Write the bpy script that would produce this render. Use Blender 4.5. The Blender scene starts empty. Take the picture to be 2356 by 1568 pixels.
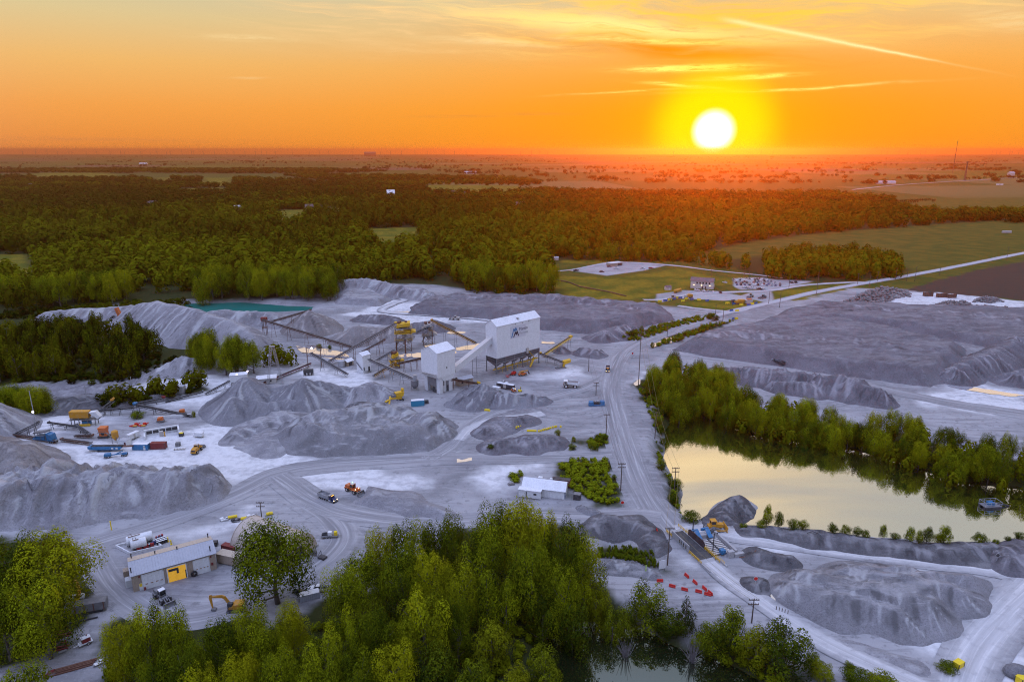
import bpy, math, random
import numpy as np
from mathutils import Vector, Matrix
R = math.radians
random.seed(7)
rng = np.random.default_rng(11)
SC = bpy.context.scene
COL = SC.collection
# ---------------------------------------------------------------- survey helpers
# The site was surveyed from the photograph: G() drops a sight line on the ground plane.
F, CX, CY, H = 1570.7, 1178.0, 784.0, 112.0
PITCH = math.atan((CY - 345.0) / F)
SP, CP = math.sin(PITCH), math.cos(PITCH)
def ray(px, py):
    r, u = (px - CX) / F, -(py - CY) / F
    return (r, CP + u * SP, -SP + u * CP)
def G(px, py, z=0.0):
    d = ray(px, py); t = (z - H) / d[2]
    return Vector((d[0] * t, d[1] * t, z))
def G2(px, py, z=0.0):
    p = G(px, py, z); return (p.x, p.y)
def hgt(P, py):
    v = -(py - CY) / F
    return H + P[1] * (v * CP - SP) / (CP + v * SP)
def at(px, py, Y):
    d = ray(px, py); t = Y / d[1]
    return Vector((d[0] * t, Y, H + d[2] * t))
# ---------------------------------------------------------------- numeric noise
def _hash(i, j, s):
    n = (i.astype(np.int64) * 374761393 + j.astype(np.int64) * 668265263 + s * 1274126177) & 0xffffffff
    n = ((n ^ (n >> 13)) * 1274126177) & 0xffffffff
    return ((n ^ (n >> 16)) & 0xffff) / 65535.0
def vnoise(x, y, s=0):
    x = np.asarray(x, float); y = np.asarray(y, float)
    i, j = np.floor(x), np.floor(y); fx, fy = x - i, y - j
    fx = fx * fx * (3 - 2 * fx); fy = fy * fy * (3 - 2 * fy)
    a, b, c, d = _hash(i, j, s), _hash(i + 1, j, s), _hash(i, j + 1, s), _hash(i + 1, j + 1, s)
    return (a + (b - a) * fx + (c - a) * fy + (a - b - c + d) * fx * fy) * 2 - 1
def fbm(x, y, sc, o=4, s=0, gain=.5):
    v, a = 0, 1.0
    for k in range(o):
        v = v + a * vnoise(np.asarray(x) / sc, np.asarray(y) / sc, s + k); a *= gain; sc *= .5
    return v
def sdist(x, y, poly):
    """signed distance to a polygon, negative inside"""
    x = np.asarray(x, float); y = np.asarray(y, float)
    d = np.full(x.shape, 1e18); ins = np.zeros(x.shape, bool)
    n = len(poly)
    for k in range(n):
        ax, ay = poly[k]; bx, by = poly[(k + 1) % n]
        ex, ey = bx - ax, by - ay; L = ex * ex + ey * ey + 1e-12
        t = np.clip(((x - ax) * ex + (y - ay) * ey) / L, 0, 1)
        d = np.minimum(d, (x - ax - t * ex) ** 2 + (y - ay - t * ey) ** 2)
        c = ((ay > y) != (by > y))
        ins ^= c & (x < ex * (y - ay) / (ey if abs(ey) > 1e-12 else 1e-12) + ax)
    d = np.sqrt(d)
    return np.where(ins, -d, d)
def pldist(x, y, pts):
    d = np.full(np.shape(x), 1e18)
    for k in range(len(pts) - 1):
        ax, ay = pts[k]; bx, by = pts[k + 1]
        ex, ey = bx - ax, by - ay; L = ex * ex + ey * ey + 1e-12
        t = np.clip(((x - ax) * ex + (y - ay) * ey) / L, 0, 1)
        d = np.minimum(d, (x - ax - t * ex) ** 2 + (y - ay - t * ey) ** 2)
    return np.sqrt(d)
def sstep(a, b, x):
    t = np.clip((x - a) / (b - a), 0, 1); return t * t * (3 - 2 * t)
def smooth_line(pts, step):
    """Catmull-Rom through points, resampled"""
    P = [np.array(p, float) for p in pts]
    P = [2 * P[0] - P[1]] + P + [2 * P[-1] - P[-2]]
    out = []
    for k in range(1, len(P) - 2):
        a, b, c, d = P[k - 1:k + 3]; n = max(2, int(np.linalg.norm(c - b) / step))
        for i in range(n):
            t = i / n
            out.append(.5 * (2 * b + (c - a) * t + (2 * a - 5 * b + 4 * c - d) * t * t + (3 * b - a - 3 * c + d) * t ** 3))
    out.append(P[-2]); return np.array(out)
# ---------------------------------------------------------------- materials
MATS = {}
def nodes_of(m):
    m.use_nodes = True; nt = m.node_tree; nt.nodes.clear()
    out = nt.nodes.new('ShaderNodeOutputMaterial')
    return nt, nt.nodes, nt.links, out
class NB:
    """tiny node-graph writer"""
    def __init__(s, nt): s.nt = nt; s.n = nt.nodes; s.l = nt.links
    def put(s, sock, v):
        if isinstance(v, bpy.types.NodeSocket): s.l.new(v, sock)
        elif v is not None:
            if sock.type == 'RGBA' and not hasattr(v, '__len__'): v = (v, v, v, 1)
            elif sock.type == 'RGBA' and len(v) == 3: v = (*v, 1)
            sock.default_value = v
    def math(s, op, a, b=None, c=None, clamp=False):
        n = s.n.new('ShaderNodeMath'); n.operation = op; n.use_clamp = clamp
        for k, v in enumerate((a, b, c)):
            if v is not None: s.put(n.inputs[k], v)
        return n.outputs[0]
    def vmath(s, op, a, b=None, out=0):
        n = s.n.new('ShaderNodeVectorMath'); n.operation = op
        s.put(n.inputs[0], a)
        if b is not None: s.put(n.inputs[1], b)
        return n.outputs['Value' if op in ('DOT_PRODUCT', 'LENGTH') else 0]
    def mix(s, f, a, b, mode='MIX'):
        n = s.n.new('ShaderNodeMix'); n.data_type = 'RGBA'; n.blend_type = mode
        s.put(n.inputs[0], f); s.put(n.inputs[6], a); s.put(n.inputs[7], b); return n.outputs[2]
    def rng(s, v, a, b, c=0., d=1., smooth=True):
        n = s.n.new('ShaderNodeMapRange'); n.interpolation_type = 'SMOOTHSTEP' if smooth else 'LINEAR'
        for k, q in enumerate((v, a, b, c, d)): s.put(n.inputs[k], q)
        return n.outputs[0]
    def noise(s, vec, scale, detail=4, rough=.55, dist=0., col=False):
        n = s.n.new('ShaderNodeTexNoise'); s.put(n.inputs['Vector'], vec)
        s.put(n.inputs['Scale'], scale); n.inputs['Detail'].default_value = detail
        n.inputs['Roughness'].default_value = rough; n.inputs['Distortion'].default_value = dist
        return n.outputs[1 if col else 0]
    def mapping(s, vec, scale=(1, 1, 1), rot=(0, 0, 0), loc=(0, 0, 0)):
        n = s.n.new('ShaderNodeMapping'); s.put(n.inputs[0], vec)
        n.inputs['Scale'].default_value = scale; n.inputs['Rotation'].default_value = rot; n.inputs['Location'].default_value = loc
        return n.outputs[0]
    def attr(s, name, fac=True):
        n = s.n.new('ShaderNodeAttribute'); n.attribute_name = name
        return n.outputs['Fac' if fac else 'Color']
    def geo(s, o='Position'): return s.n.new('ShaderNodeNewGeometry').outputs[o]
    def obj(s): return s.n.new('ShaderNodeTexCoord').outputs['Object']
    def xyz(s, v):
        n = s.n.new('ShaderNodeSeparateXYZ'); s.put(n.inputs[0], v); return n.outputs
    def comb(s, x, y, z):
        n = s.n.new('ShaderNodeCombineXYZ')
        for k, v in enumerate((x, y, z)): s.put(n.inputs[k], v)
        return n.outputs[0]
    def ramp(s, f, stops, interp='LINEAR'):
        n = s.n.new('ShaderNodeValToRGB'); s.put(n.inputs[0], f); e = n.color_ramp.elements; n.color_ramp.interpolation = interp
        while len(e) < len(stops): e.new(.5)
        for k, (p, c) in enumerate(stops): e[k].position = p; e[k].color = (*c[:3], 1)
        return n.outputs[0]
    def bump(s, h, dist=.1, strength=1.):
        n = s.n.new('ShaderNodeBump'); s.put(n.inputs['Height'], h)
        n.inputs['Distance'].default_value = dist; n.inputs['Strength'].default_value = strength; return n.outputs[0]
    def bsdf(s, col, rough=.8, metal=0., normal=None, spec=.3, **kw):
        n = s.n.new('ShaderNodeBsdfPrincipled'); s.put(n.inputs['Base Color'], col); s.put(n.inputs['Roughness'], rough)
        s.put(n.inputs['Metallic'], metal); s.put(n.inputs['Specular IOR Level'], spec)
        if normal is not None: s.put(n.inputs['Normal'], normal)
        for k, v in kw.items(): s.put(n.inputs[k.replace('_', ' ')], v)
        return n.outputs[0]
def mat(name, col, rough=.6, metal=0., wear=.25, wcol=(.3, .3, .33), scale=.6, emit=None, estr=0., spec=.35, ribs=None, streak=0.):
    """painted or plain surface with dust wear"""
    if name in MATS: return MATS[name]
    m = bpy.data.materials.new(name); nt, n, l, out = nodes_of(m); b = NB(nt)
    p = b.obj()
    f = b.rng(b.noise(p, scale, 5, .65), .42, .72)
    c = b.mix(b.math('MULTIPLY', f, wear), col, wcol)
    f2 = b.noise(p, scale * 5, 3, .6)
    c = b.mix(b.rng(f2, .3, .7, 0, .25), c, b.mix(.5, c, (0, 0, 0)), 'MIX')
    if streak:
        s_ = b.noise(b.mapping(p, (3, 3, .12)), 1.2, 4, .6)
        c = b.mix(b.rng(s_, .5, .75, 0, streak), c, wcol)
    nm = None
    if ribs:
        ax, per = ribs
        q = b.xyz(p)[ax]
        w = b.math('PINGPONG', q, per * .5)
        nm = b.bump(b.rng(w, per * .1, per * .3), .06, .7)
    kw = {}
    if emit: kw = dict(Emission_Color=emit, Emission_Strength=estr)
    l.new(b.bsdf(c, rough, metal, nm, spec, **kw), out.inputs[0]); MATS[name] = m; return m
# ---------------------------------------------------------------- mesh builder
def link(o, parent=None):
    COL.objects.link(o)
    if parent is not None: o.parent = parent
    return o
def tag(o, label=None, cat=None, group=None, kind=None):
    if label: o['label'] = label
    if cat: o['category'] = cat
    if group: o['group'] = group
    if kind: o['kind'] = kind
    return o
def empty(name, loc=(0, 0, 0), rz=0., label=None, cat=None, group=None):
    o = bpy.data.objects.new(name, None); o.empty_display_size = .5
    o.location = loc; o.rotation_euler = (0, 0, rz); COL.objects.link(o); return tag(o, label, cat, group)
class MB:
    def __init__(s): s.v = []; s.f = []; s.m = []; s.mi = 0
    def add(s, vs, fs):
        o = len(s.v); s.v += [tuple(v) for v in vs]; s.f += [tuple(o + i for i in f) for f in fs]; s.m += [s.mi] * len(fs); return s
    def slot(s, i): s.mi = i; return s
    def box(s, c, d, rz=0., ry=0., taper=(1, 1)):
        """centre, full size, optional yaw/pitch, top taper"""
        x, y, z = d[0] / 2, d[1] / 2, d[2] / 2
        vs = []
        for sz in (-1, 1):
            tx, ty = taper if sz > 0 else (1, 1)
            for sx, sy in ((-1, -1), (1, -1), (1, 1), (-1, 1)): vs.append(Vector((sx * x * tx, sy * y * ty, sz * z)))
        M = Matrix.Translation(c) @ Matrix.Rotation(rz, 4, 'Z') @ Matrix.Rotation(ry, 4, 'Y')
        return s.add([M @ v for v in vs], [(3, 2, 1, 0), (4, 5, 6, 7), (0, 1, 5, 4), (1, 2, 6, 5), (2, 3, 7, 6), (3, 0, 4, 7)])
    def bb(s, x0, x1, y0, y1, z0, z1): return s.box(((x0 + x1) / 2, (y0 + y1) / 2, (z0 + z1) / 2), (abs(x1 - x0), abs(y1 - y0), abs(z1 - z0)))
    def prism(s, prof, y0, y1, ax='y'):
        """extrude an (a,z) profile along an axis"""
        n = len(prof)
        mk = (lambda a, z, t: (a, t, z)) if ax == 'y' else ((lambda a, z, t: (t, a, z)) if ax == 'x' else (lambda a, z, t: (a, z, t)))
        vs = [mk(a, z, y0) for a, z in prof] + [mk(a, z, y1) for a, z in prof]
        fs = [tuple(range(n)), tuple(range(2 * n - 1, n - 1, -1))] + [(i + n, (i + 1) % n + n, (i + 1) % n, i) for i in range(n)]
        return s.add(vs, fs)
    def bar(s, a, b, w=.1, h=None):
        """square-section bar between two points"""
        a, b = Vector(a), Vector(b); d = b - a
        if d.length < 1e-6: return s
        h = h or w; t = d.normalized(); up = Vector((0, 0, 1)) if abs(t.z) < .95 else Vector((1, 0, 0))
        sd = t.cross(up).normalized(); u = sd.cross(t)
        vs = [p + sd * (i * w / 2) + u * (j * h / 2) for p in (a, b) for i, j in ((-1, -1), (1, -1), (1, 1), (-1, 1))]
        return s.add(vs, [(3, 2, 1, 0), (4, 5, 6, 7), (0, 1, 5, 4), (1, 2, 6, 5), (2, 3, 7, 6), (3, 0, 4, 7)])
    def tube(s, pts, rad, n=8, cap=True):
        pts = [Vector(p) for p in pts]; rad = rad if hasattr(rad, '__len__') else [rad] * len(pts)
        vs, fs = [], []
        for k, p in enumerate(pts):
            t = (pts[min(k + 1, len(pts) - 1)] - pts[max(k - 1, 0)]).normalized()
            up = Vector((0, 0, 1)) if abs(t.z) < .9 else Vector((1, 0, 0))
            sd = t.cross(up).normalized(); u = sd.cross(t)
            for i in range(n):
                a = 2 * math.pi * i / n; vs.append(p + (sd * math.cos(a) + u * math.sin(a)) * rad[k])
        for k in range(len(pts) - 1):
            for i in range(n):
                j = (i + 1) % n; fs.append((k * n + i, k * n + j, (k + 1) * n + j, (k + 1) * n + i))
        if cap: fs += [tuple(range(n - 1, -1, -1)), tuple((len(pts) - 1) * n + i for i in range(n))]
        return s.add(vs, fs)
    def cyl(s, a, b, r, n=14, r2=None): return s.tube([a, b], [r, r if r2 is None else r2], n)
    def wheel(s, c, r, w, n=18):
        x, y, z = c
        prof = [(.55, -.5), (.9, -.5), (1., -.38), (1., .38), (.9, .5), (.55, .5)]
        vs, fs = [], []
        for i in range(n):
            a = 2 * math.pi * i / n
            for q, t in prof: vs.append((x + r * q * math.cos(a), y + t * w, z + r * q * math.sin(a)))
        m = len(prof)
        for i in range(n):
            for k in range(m):
                k2 = (k + 1) % m; i2 = (i + 1) % n
                fs.append((i * m + k, i2 * m + k, i2 * m + k2, i * m + k2))
        return s.add(vs, fs)
    def ball(s, c, r, n=10, m=6, sc=(1, 1, 1)):
        vs = [(c[0], c[1], c[2] + r * sc[2])]; fs = []
        for j in range(1, m):
            for i in range(n):
                a, b = 2 * math.pi * i / n, math.pi * j / m
                vs.append((c[0] + r * sc[0] * math.sin(b) * math.cos(a), c[1] + r * sc[1] * math.sin(b) * math.sin(a), c[2] + r * sc[2] * math.cos(b)))
        vs.append((c[0], c[1], c[2] - r * sc[2])); L = len(vs) - 1
        for i in range(n):
            j = (i + 1) % n; fs.append((0, 1 + i, 1 + j)); fs.append((L, L - n + j, L - n + i))
            for k in range(m - 2): fs.append((1 + k * n + i, 1 + (k + 1) * n + i, 1 + (k + 1) * n + j, 1 + k * n + j))
        return s.add(vs, fs)
    def mesh(s, name, mats, smooth=False):
        me = bpy.data.meshes.new(name); me.from_pydata(s.v, [], s.f)
        for m in (mats if isinstance(mats, (list, tuple)) else [mats]): me.materials.append(m)
        if any(s.m): me.polygons.foreach_set('material_index', s.m)
        if smooth: me.polygons.foreach_set('use_smooth', [True] * len(s.f))
        me.update(); return me
    def build(s, name, mats, parent=None, smooth=False, bevel=0., loc=None, rz=0.):
        o = bpy.data.objects.new(name, s.mesh(name, mats, smooth)); link(o, parent)
        if loc is not None: o.location = loc; o.rotation_euler = (0, 0, rz)
        if bevel:
            b = o.modifiers.new('bevel', 'BEVEL'); b.width = bevel; b.segments = 2; b.limit_method = 'ANGLE'; b.angle_limit = R(40)
        return o
def np_mesh(name, V, Fc, m, attrs=None, smooth=True):
    """mesh from numpy arrays; faces all the same length"""
    me = bpy.data.meshes.new(name); k = Fc.shape[1]
    me.vertices.add(len(V)); me.vertices.foreach_set('co', np.ascontiguousarray(V, np.float32).ravel())
    me.loops.add(Fc.size); me.loops.foreach_set('vertex_index', np.ascontiguousarray(Fc, np.int32).ravel())
    me.polygons.add(len(Fc)); me.polygons.foreach_set('loop_start', np.arange(0, Fc.size, k, dtype=np.int32))
    me.update(calc_edges=True)
    if smooth: me.polygons.foreach_set('use_smooth', np.ones(len(Fc), bool))
    for m_ in (m if isinstance(m, (list, tuple)) else [m]): me.materials.append(m_)
    for a, v in (attrs or {}).items():
        at_ = me.attributes.new(a, 'FLOAT', 'POINT'); at_.data.foreach_set('value', np.ascontiguousarray(v, np.float32).ravel())
    me.update(); return me
def dup(root, loc, rz=None, label=None, group=None, scale=None):
    """a copy of a thing with copies of its parts and sub-parts"""
    r = root.copy(); COL.objects.link(r); r.location = loc
    if rz is not None: r.rotation_euler = (0, 0, rz)
    if scale is not None: r.scale = scale
    if label: r['label'] = label
    if group: r['group'] = group
    for ch in list(root.children):
        c = ch.copy(); COL.objects.link(c); c.parent = r
        for g in list(ch.children):
            d = g.copy(); COL.objects.link(d); d.parent = c
    return r
SUN_E = 1.3
SKY_S = 1.0
HAZE = 7.5e-5
# ================================================================ camera, sun, sky
cam_d = bpy.data.cameras.new('camera'); cam = bpy.data.objects.new('camera', cam_d); COL.objects.link(cam)
cam.location = (0, 0, H); cam.rotation_euler = (math.pi / 2 - PITCH, 0, 0)
cam_d.sensor_width = 36; cam_d.lens = 36 * F / 2356; cam_d.clip_end = 200000; cam_d.clip_start = 1
SC.camera = cam
sdv = Vector(ray(1642, 302)).normalized()
SUN_EL, SUN_AZ = math.asin(sdv.z), math.atan2(sdv.x, sdv.y)
ld = bpy.data.lights.new('sun', 'SUN'); ld.energy = SUN_E; ld.angle = R(0.6); ld.color = (1, .24, .012)
sun = bpy.data.objects.new('sun', ld); COL.objects.link(sun)
sun.rotation_euler = sdv.to_track_quat('Z', 'Y').to_euler()
w = bpy.data.worlds.new('World'); SC.world = w; w.use_nodes = True
nt = w.node_tree; nt.nodes.clear(); b = NB(nt)
wout = nt.nodes.new('ShaderNodeOutputWorld'); bg = nt.nodes.new('ShaderNodeBackground'); nt.links.new(bg.outputs[0], wout.inputs[0])
d = nt.nodes.new('ShaderNodeTexCoord').outputs['Generated']
dn = b.vmath('NORMALIZE', d)
x_, y_, z_ = b.xyz(dn)[:3]
el = b.math('MULTIPLY', b.math('ARCSINE', z_), 180 / math.pi)          # degrees
az = b.math('MULTIPLY', b.math('ARCTAN2', x_, y_), 180 / math.pi)
elf = b.math('DIVIDE', b.math('ADD', el, 5.), 95., clamp=True)
def S(e): return (e + 5) / 95
front = b.ramp(elf, [(S(-5), (.70, .22, .03)), (S(0), (.82, .27, .05)), (S(3), (.91, .37, .08)), (S(6), (.88, .50, .16)), (S(9), (.74, .59, .30)), (S(11.5), (.60, .58, .40)),
                     (S(17), (.94, .66, .32)), (S(23), (1.0, .75, .42)), (S(27), (.90, .72, .46)), (S(31), (.66, .60, .52)), (S(40), (.42, .50, .66)), (S(60), (1.02, 1.22, 2.05)), (S(90), (1.42, 1.66, 2.72))])
back = b.ramp(elf, [(S(-5), (.28, .28, .38)), (S(2), (.52, .55, .80)), (S(15), (.60, .66, 1.0)), (S(45), (.92, 1.08, 1.82)), (S(90), (1.42, 1.66, 2.72))])
hl = b.math('SQRT', b.math('ADD', b.math('MULTIPLY', x_, x_), b.math('MULTIPLY', y_, y_)))
caz = b.math('DIVIDE', b.math('ADD', b.math('MULTIPLY', x_, math.sin(SUN_AZ)), b.math('MULTIPLY', y_, math.cos(SUN_AZ))), b.math('MAXIMUM', hl, .001))
col = b.mix(b.rng(caz, -.35, .72), back, front)
cs = b.vmath('DOT_PRODUCT', dn, tuple(sdv))
ang = b.math('MULTIPLY', b.math('ARCCOSINE', b.math('MINIMUM', cs, 1.)), 180 / math.pi)
# warm sky round the sun: flattened towards the horizon
dz = b.math('SUBTRACT', el, math.degrees(SUN_EL)); da = b.math('SUBTRACT', az, math.degrees(SUN_AZ))
q1 = b.math('ADD', b.math('POWER', b.math('ABSOLUTE', b.math('DIVIDE', da, 30.)), 2.), b.math('POWER', b.math('ABSOLUTE', b.math('DIVIDE', dz, 7.5)), 2.))
col = b.mix(b.math('MULTIPLY', b.math('EXPONENT', b.math('MULTIPLY', q1, -1.)), .95), col, (1.02, .345, .0))
# cirrus: streaked noise in azimuth / elevation
def lens(a0, e0, wa, we):
    q = b.math('ADD', b.math('POWER', b.math('ABSOLUTE', b.math('DIVIDE', b.math('SUBTRACT', az, a0), wa)), 2.), b.math('POWER', b.math('ABSOLUTE', b.math('DIVIDE', b.math('SUBTRACT', el, e0), we)), 2.))
    return b.math('EXPONENT', b.math('MULTIPLY', q, -1.))
ae = b.comb(az, el, 0.)
wv = b.noise(b.mapping(ae, (.10, .35, 1)), 1., 3, .5)
tilt = b.math('ADD', el, b.math('MULTIPLY', az, .06))
ae2 = b.comb(az, b.math('ADD', tilt, b.math('MULTIPLY', wv, 2.2)), 0.)
st = b.noise(b.mapping(ae2, (.085, 1.15, 1)), 1., 6, .62, .4)
st2 = b.noise(b.mapping(ae2, (.22, 2.6, 1), loc=(7, 3, 0)), 1., 6, .66, .8)
cl = b.math('MULTIPLY', b.rng(st, .43, .66), b.math('ADD', .35, b.rng(st2, .3, .7)))
lowm = b.rng(el, 5.2, 8.5)
msk = b.math('MAXIMUM', b.math('MAXIMUM', lens(6, 9.2, 17, 2.3), b.math('MULTIPLY', lens(-9, 9.6, 9, 1.7), .55)), b.math('MULTIPLY', lens(26, 10, 15, 3.), .75))
bank = b.math('MULTIPLY', b.math('MULTIPLY', b.rng(b.noise(b.mapping(ae2, (.07, .5, 1), loc=(2, 5, 0)), 1., 7, .62, .5), .40, .56), b.math('ADD', .55, b.rng(st2, .35, .65, 0, .6))), b.math('MAXIMUM', lens(9.5, 9.0, 13, 1.5), b.math('MULTIPLY', lens(-3, 9.7, 9, .8), .8)))
f = b.math('MULTIPLY', b.math('ADD', b.math('MULTIPLY', cl, msk), b.math('MULTIPLY', bank, .8)), lowm, clamp=True)
ccol = b.mix(b.rng(ang, 5, 26), (1.15, .66, .06), (1., .66, .30))
col = b.mix(b.math('MULTIPLY', f, 1.5, clamp=True), col, ccol)
# darker orange underside of the cloud bank over the sun
ep = b.math('ADD', b.math('SUBTRACT', el, 7.9), b.math('MULTIPLY', b.math('SUBTRACT', az, 11.), .10)); ep = b.math('ADD', ep, b.math('MULTIPLY', b.math('SUBTRACT', wv, .5), 1.6))
def wedge(a0, wa, e0, we):
    q = b.math('ADD', b.math('POWER', b.math('ABSOLUTE', b.math('DIVIDE', b.math('SUBTRACT', az, a0), wa)), 2.), b.math('POWER', b.math('ABSOLUTE', b.math('DIVIDE', b.math('SUBTRACT', ep, e0), we)), 2.)); return b.math('EXPONENT', b.math('MULTIPLY', q, -1.))
col = b.mix(b.math('MULTIPLY', wedge(9, 12, .75, .75), b.rng(st2, .26, .52), clamp=True), col, (1.3, .92, .30))
col = b.mix(b.math('MULTIPLY', wedge(12.5, 9.5, -.45, .70), b.rng(st, .34, .54, .45, 1.), clamp=True), col, (.86, .27, .003))
# bright burning streaks above the sun
def streak(a0, e0, wa, we, sl, s):
    e = b.math('ADD', b.math('SUBTRACT', el, e0), b.math('MULTIPLY', b.math('SUBTRACT', az, a0), sl))
    e = b.math('ADD', e, b.math('MULTIPLY', b.math('SUBTRACT', wv, .5), .5))
    q = b.math('ADD', b.math('POWER', b.math('ABSOLUTE', b.math('DIVIDE', b.math('SUBTRACT', az, a0), wa)), 2.), b.math('POWER', b.math('ABSOLUTE', b.math('DIVIDE', e, we)), 2.))
    n = b.rng(b.noise(b.mapping(ae, (.5, 5, 1), loc=(a0, e0, 0)), 1., 5, .7), .3, .62)
    return b.math('MULTIPLY', b.math('MULTIPLY', b.math('EXPONENT', b.math('MULTIPLY', q, -1.)), n), s, clamp=True)
def AE(px, py):
    v = Vector(ray(px, py)).normalized(); return math.degrees(math.atan2(v.x, v.y)), math.degrees(math.asin(v.z))
for (px, py, wa, we, sl, s) in ((1590, 157, 3.6, .22, .0, 2.4), (1715, 178, 2.6, .14, -.03, 2.2), (1590, 200, 2.6, .13, .09, 2.), (1500, 95, 6.5, .18, .06, .8), (1800, 205, 6.5, .09, -.02, 1.0), (1150, 98, 5.5, .22, .05, .6),
                               (570, 88, 3.0, .2, -.02, .6), (1450, 212, 4.5, .07, -.03, .6), (570, 178, 1.2, .07, 0, .4), (2330, 45, 2.5, .6, .2, .5)):
    a0, e0 = AE(px, py); f = streak(a0, e0, wa, we, sl, s)
    col = b.mix(f, col, b.mix(b.rng(ang, 3, 20), (1.6, 1.15, .22), (1.0, .74, .36)))
# low grey bars
for (px, py, wa, we, s) in ((180, 321, 9, .14, .35), (1050, 268, 3.0, .1, .3), (1230, 262, 2.5, .1, .3)):
    a0, e0 = AE(px, py); col = b.mix(streak(a0, e0, wa, we, 0, s), col, (.62, .22, .09))
# contrail: a band along a great circle
v1, v2 = Vector(ray(1672, 46)).normalized(), Vector(ray(2168, 143)).normalized()
nn = v1.cross(v2).normalized(); mid = (v1 + v2).normalized(); tt = nn.cross(mid).normalized()
if tt.dot(v2) < 0: tt = -tt
dd = b.math('ABSOLUTE', b.math('ADD', b.vmath('DOT_PRODUCT', dn, tuple(nn)), b.math('MULTIPLY', b.math('SUBTRACT', b.noise(dn, 55., 3, .6), .5), .0018)))
al = b.vmath('DOT_PRODUCT', dn, tuple(tt)); L = abs(tt.dot(v2))
wid = b.rng(al, -L, L, .0030, .0011, False)
f = b.math('EXPONENT', b.math('MULTIPLY', b.math('POWER', b.math('DIVIDE', dd, wid), 2.), -1.))
f = b.math('MULTIPLY', f, b.math('MULTIPLY', b.rng(al, -L * 1.15, -L * .85), b.rng(al, L * 1.75, L * .9)))
f = b.math('MULTIPLY', f, b.rng(al, L * .6, L * 1.1, 1., .22))
f = b.math('MULTIPLY', f, b.rng(b.vmath('DOT_PRODUCT', dn, tuple(mid)), .5, .8))
col = b.mix(b.math('MULTIPLY', f, .9), col, (1.25, .92, .40))
# cloud streak higher up, the one the quarry lake mirrors
hi = b.noise(b.mapping(b.comb(az, b.math('ADD', el, b.math('MULTIPLY', az, .16)), 0.), (.035, .17, 1), loc=(3, 1, 0)), 1., 4, .5, .3)
f = b.math('MULTIPLY', b.math('MULTIPLY', b.rng(hi, .42, .68), b.math('MULTIPLY', b.rng(el, 16, 20), b.rng(el, 40, 30))), b.rng(caz, .2, .8))
col = b.mix(b.math('MULTIPLY', f, .8), col, (1.1, .88, .52))
f = b.math('MULTIPLY', b.math('MULTIPLY', b.rng(az, 14, 36), b.rng(el, 17, 25)), b.rng(el, 60, 38)); col = b.mix(b.math('MULTIPLY', f, .8), col, (.36, .43, .48))
hz2 = b.noise(b.mapping(b.comb(az, b.math('ADD', el, b.math('MULTIPLY', az, .2)), 0.), (.03, .22, 1), loc=(9, 4, 0)), 1., 4, .5, .3)
f = b.math('MULTIPLY', b.math('MULTIPLY', b.rng(hz2, .48, .66), b.math('MULTIPLY', b.rng(el, 16, 20), b.rng(el, 44, 34))), b.rng(caz, .2, .8)); col = b.mix(b.math('MULTIPLY', f, .75), col, (.44, .45, .47))
# sun glow and disc
col = b.mix(b.math('MULTIPLY', b.math('EXPONENT', b.math('MULTIPLY', b.math('POWER', b.math('DIVIDE', ang, 5.2), 2.), -1.)), .9), col, (1.25, .50, .0))
col = b.mix(b.math('MULTIPLY', b.rng(ang, 5.8, 2.3), .95), col, (1.5, .86, .0))
col = b.mix(b.rng(ang, 1.85, .55), col, (4., 3.7, 2.6))
sky = nt.nodes.new('ShaderNodeTexSky'); sky.sky_type = 'NISHITA'; sky.sun_disc = False
sky.sun_elevation = max(SUN_EL, R(1.5)); sky.sun_rotation = SUN_AZ; sky.altitude = 200; sky.air_density = 1.2; sky.dust_density = 3
tot = nt.nodes.new('ShaderNodeMix'); tot.data_type = 'RGBA'; tot.blend_type = 'ADD'; tot.inputs[0].default_value = .004
b.put(tot.inputs[6], col); b.put(tot.inputs[7], sky.outputs[0])
b.put(bg.inputs[0], tot.outputs[2]); bg.inputs[1].default_value = SKY_S
w.cycles.sampling_method = 'MANUAL'; w.cycles.sample_map_resolution = 1024
SC.view_settings.view_transform = 'Standard'; SC.view_settings.look = 'None'; SC.view_settings.exposure = 0; SC.view_settings.gamma = 1
cy = SC.cycles; cy.use_denoising = True; cy.max_bounces = 5; cy.diffuse_bounces = 1; cy.glossy_bounces = 2; cy.transmission_bounces = 2; cy.transparent_max_bounces = 4; cy.volume_bounces = 0
cy.filter_width = 1.1; cy.use_adaptive_sampling = True; cy.adaptive_threshold = .02; cy.sample_clamp_indirect = 4; cy.caustics_reflective = False; cy.caustics_refractive = False
try: cy.denoising_prefilter = 'NONE'
except Exception: pass
# ---------------------------------------------------------------- air
hz = MB(); hz.bb(-40500, 40500, -3500, 24500, -40, 142)
m = bpy.data.materials.new('haze'); nt, n, l, out = nodes_of(m)
pv = n.new('ShaderNodeVolumePrincipled'); pv.inputs['Color'].default_value = (.95, .43, .24, 1); pv.inputs['Density'].default_value = HAZE; pv.inputs['Anisotropy'].default_value = .83
l.new(pv.outputs[0], out.inputs['Volume'])
o = hz.build('haze', m); tag(o, 'warm evening haze lying over the plain', None, None, 'stuff')
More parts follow.
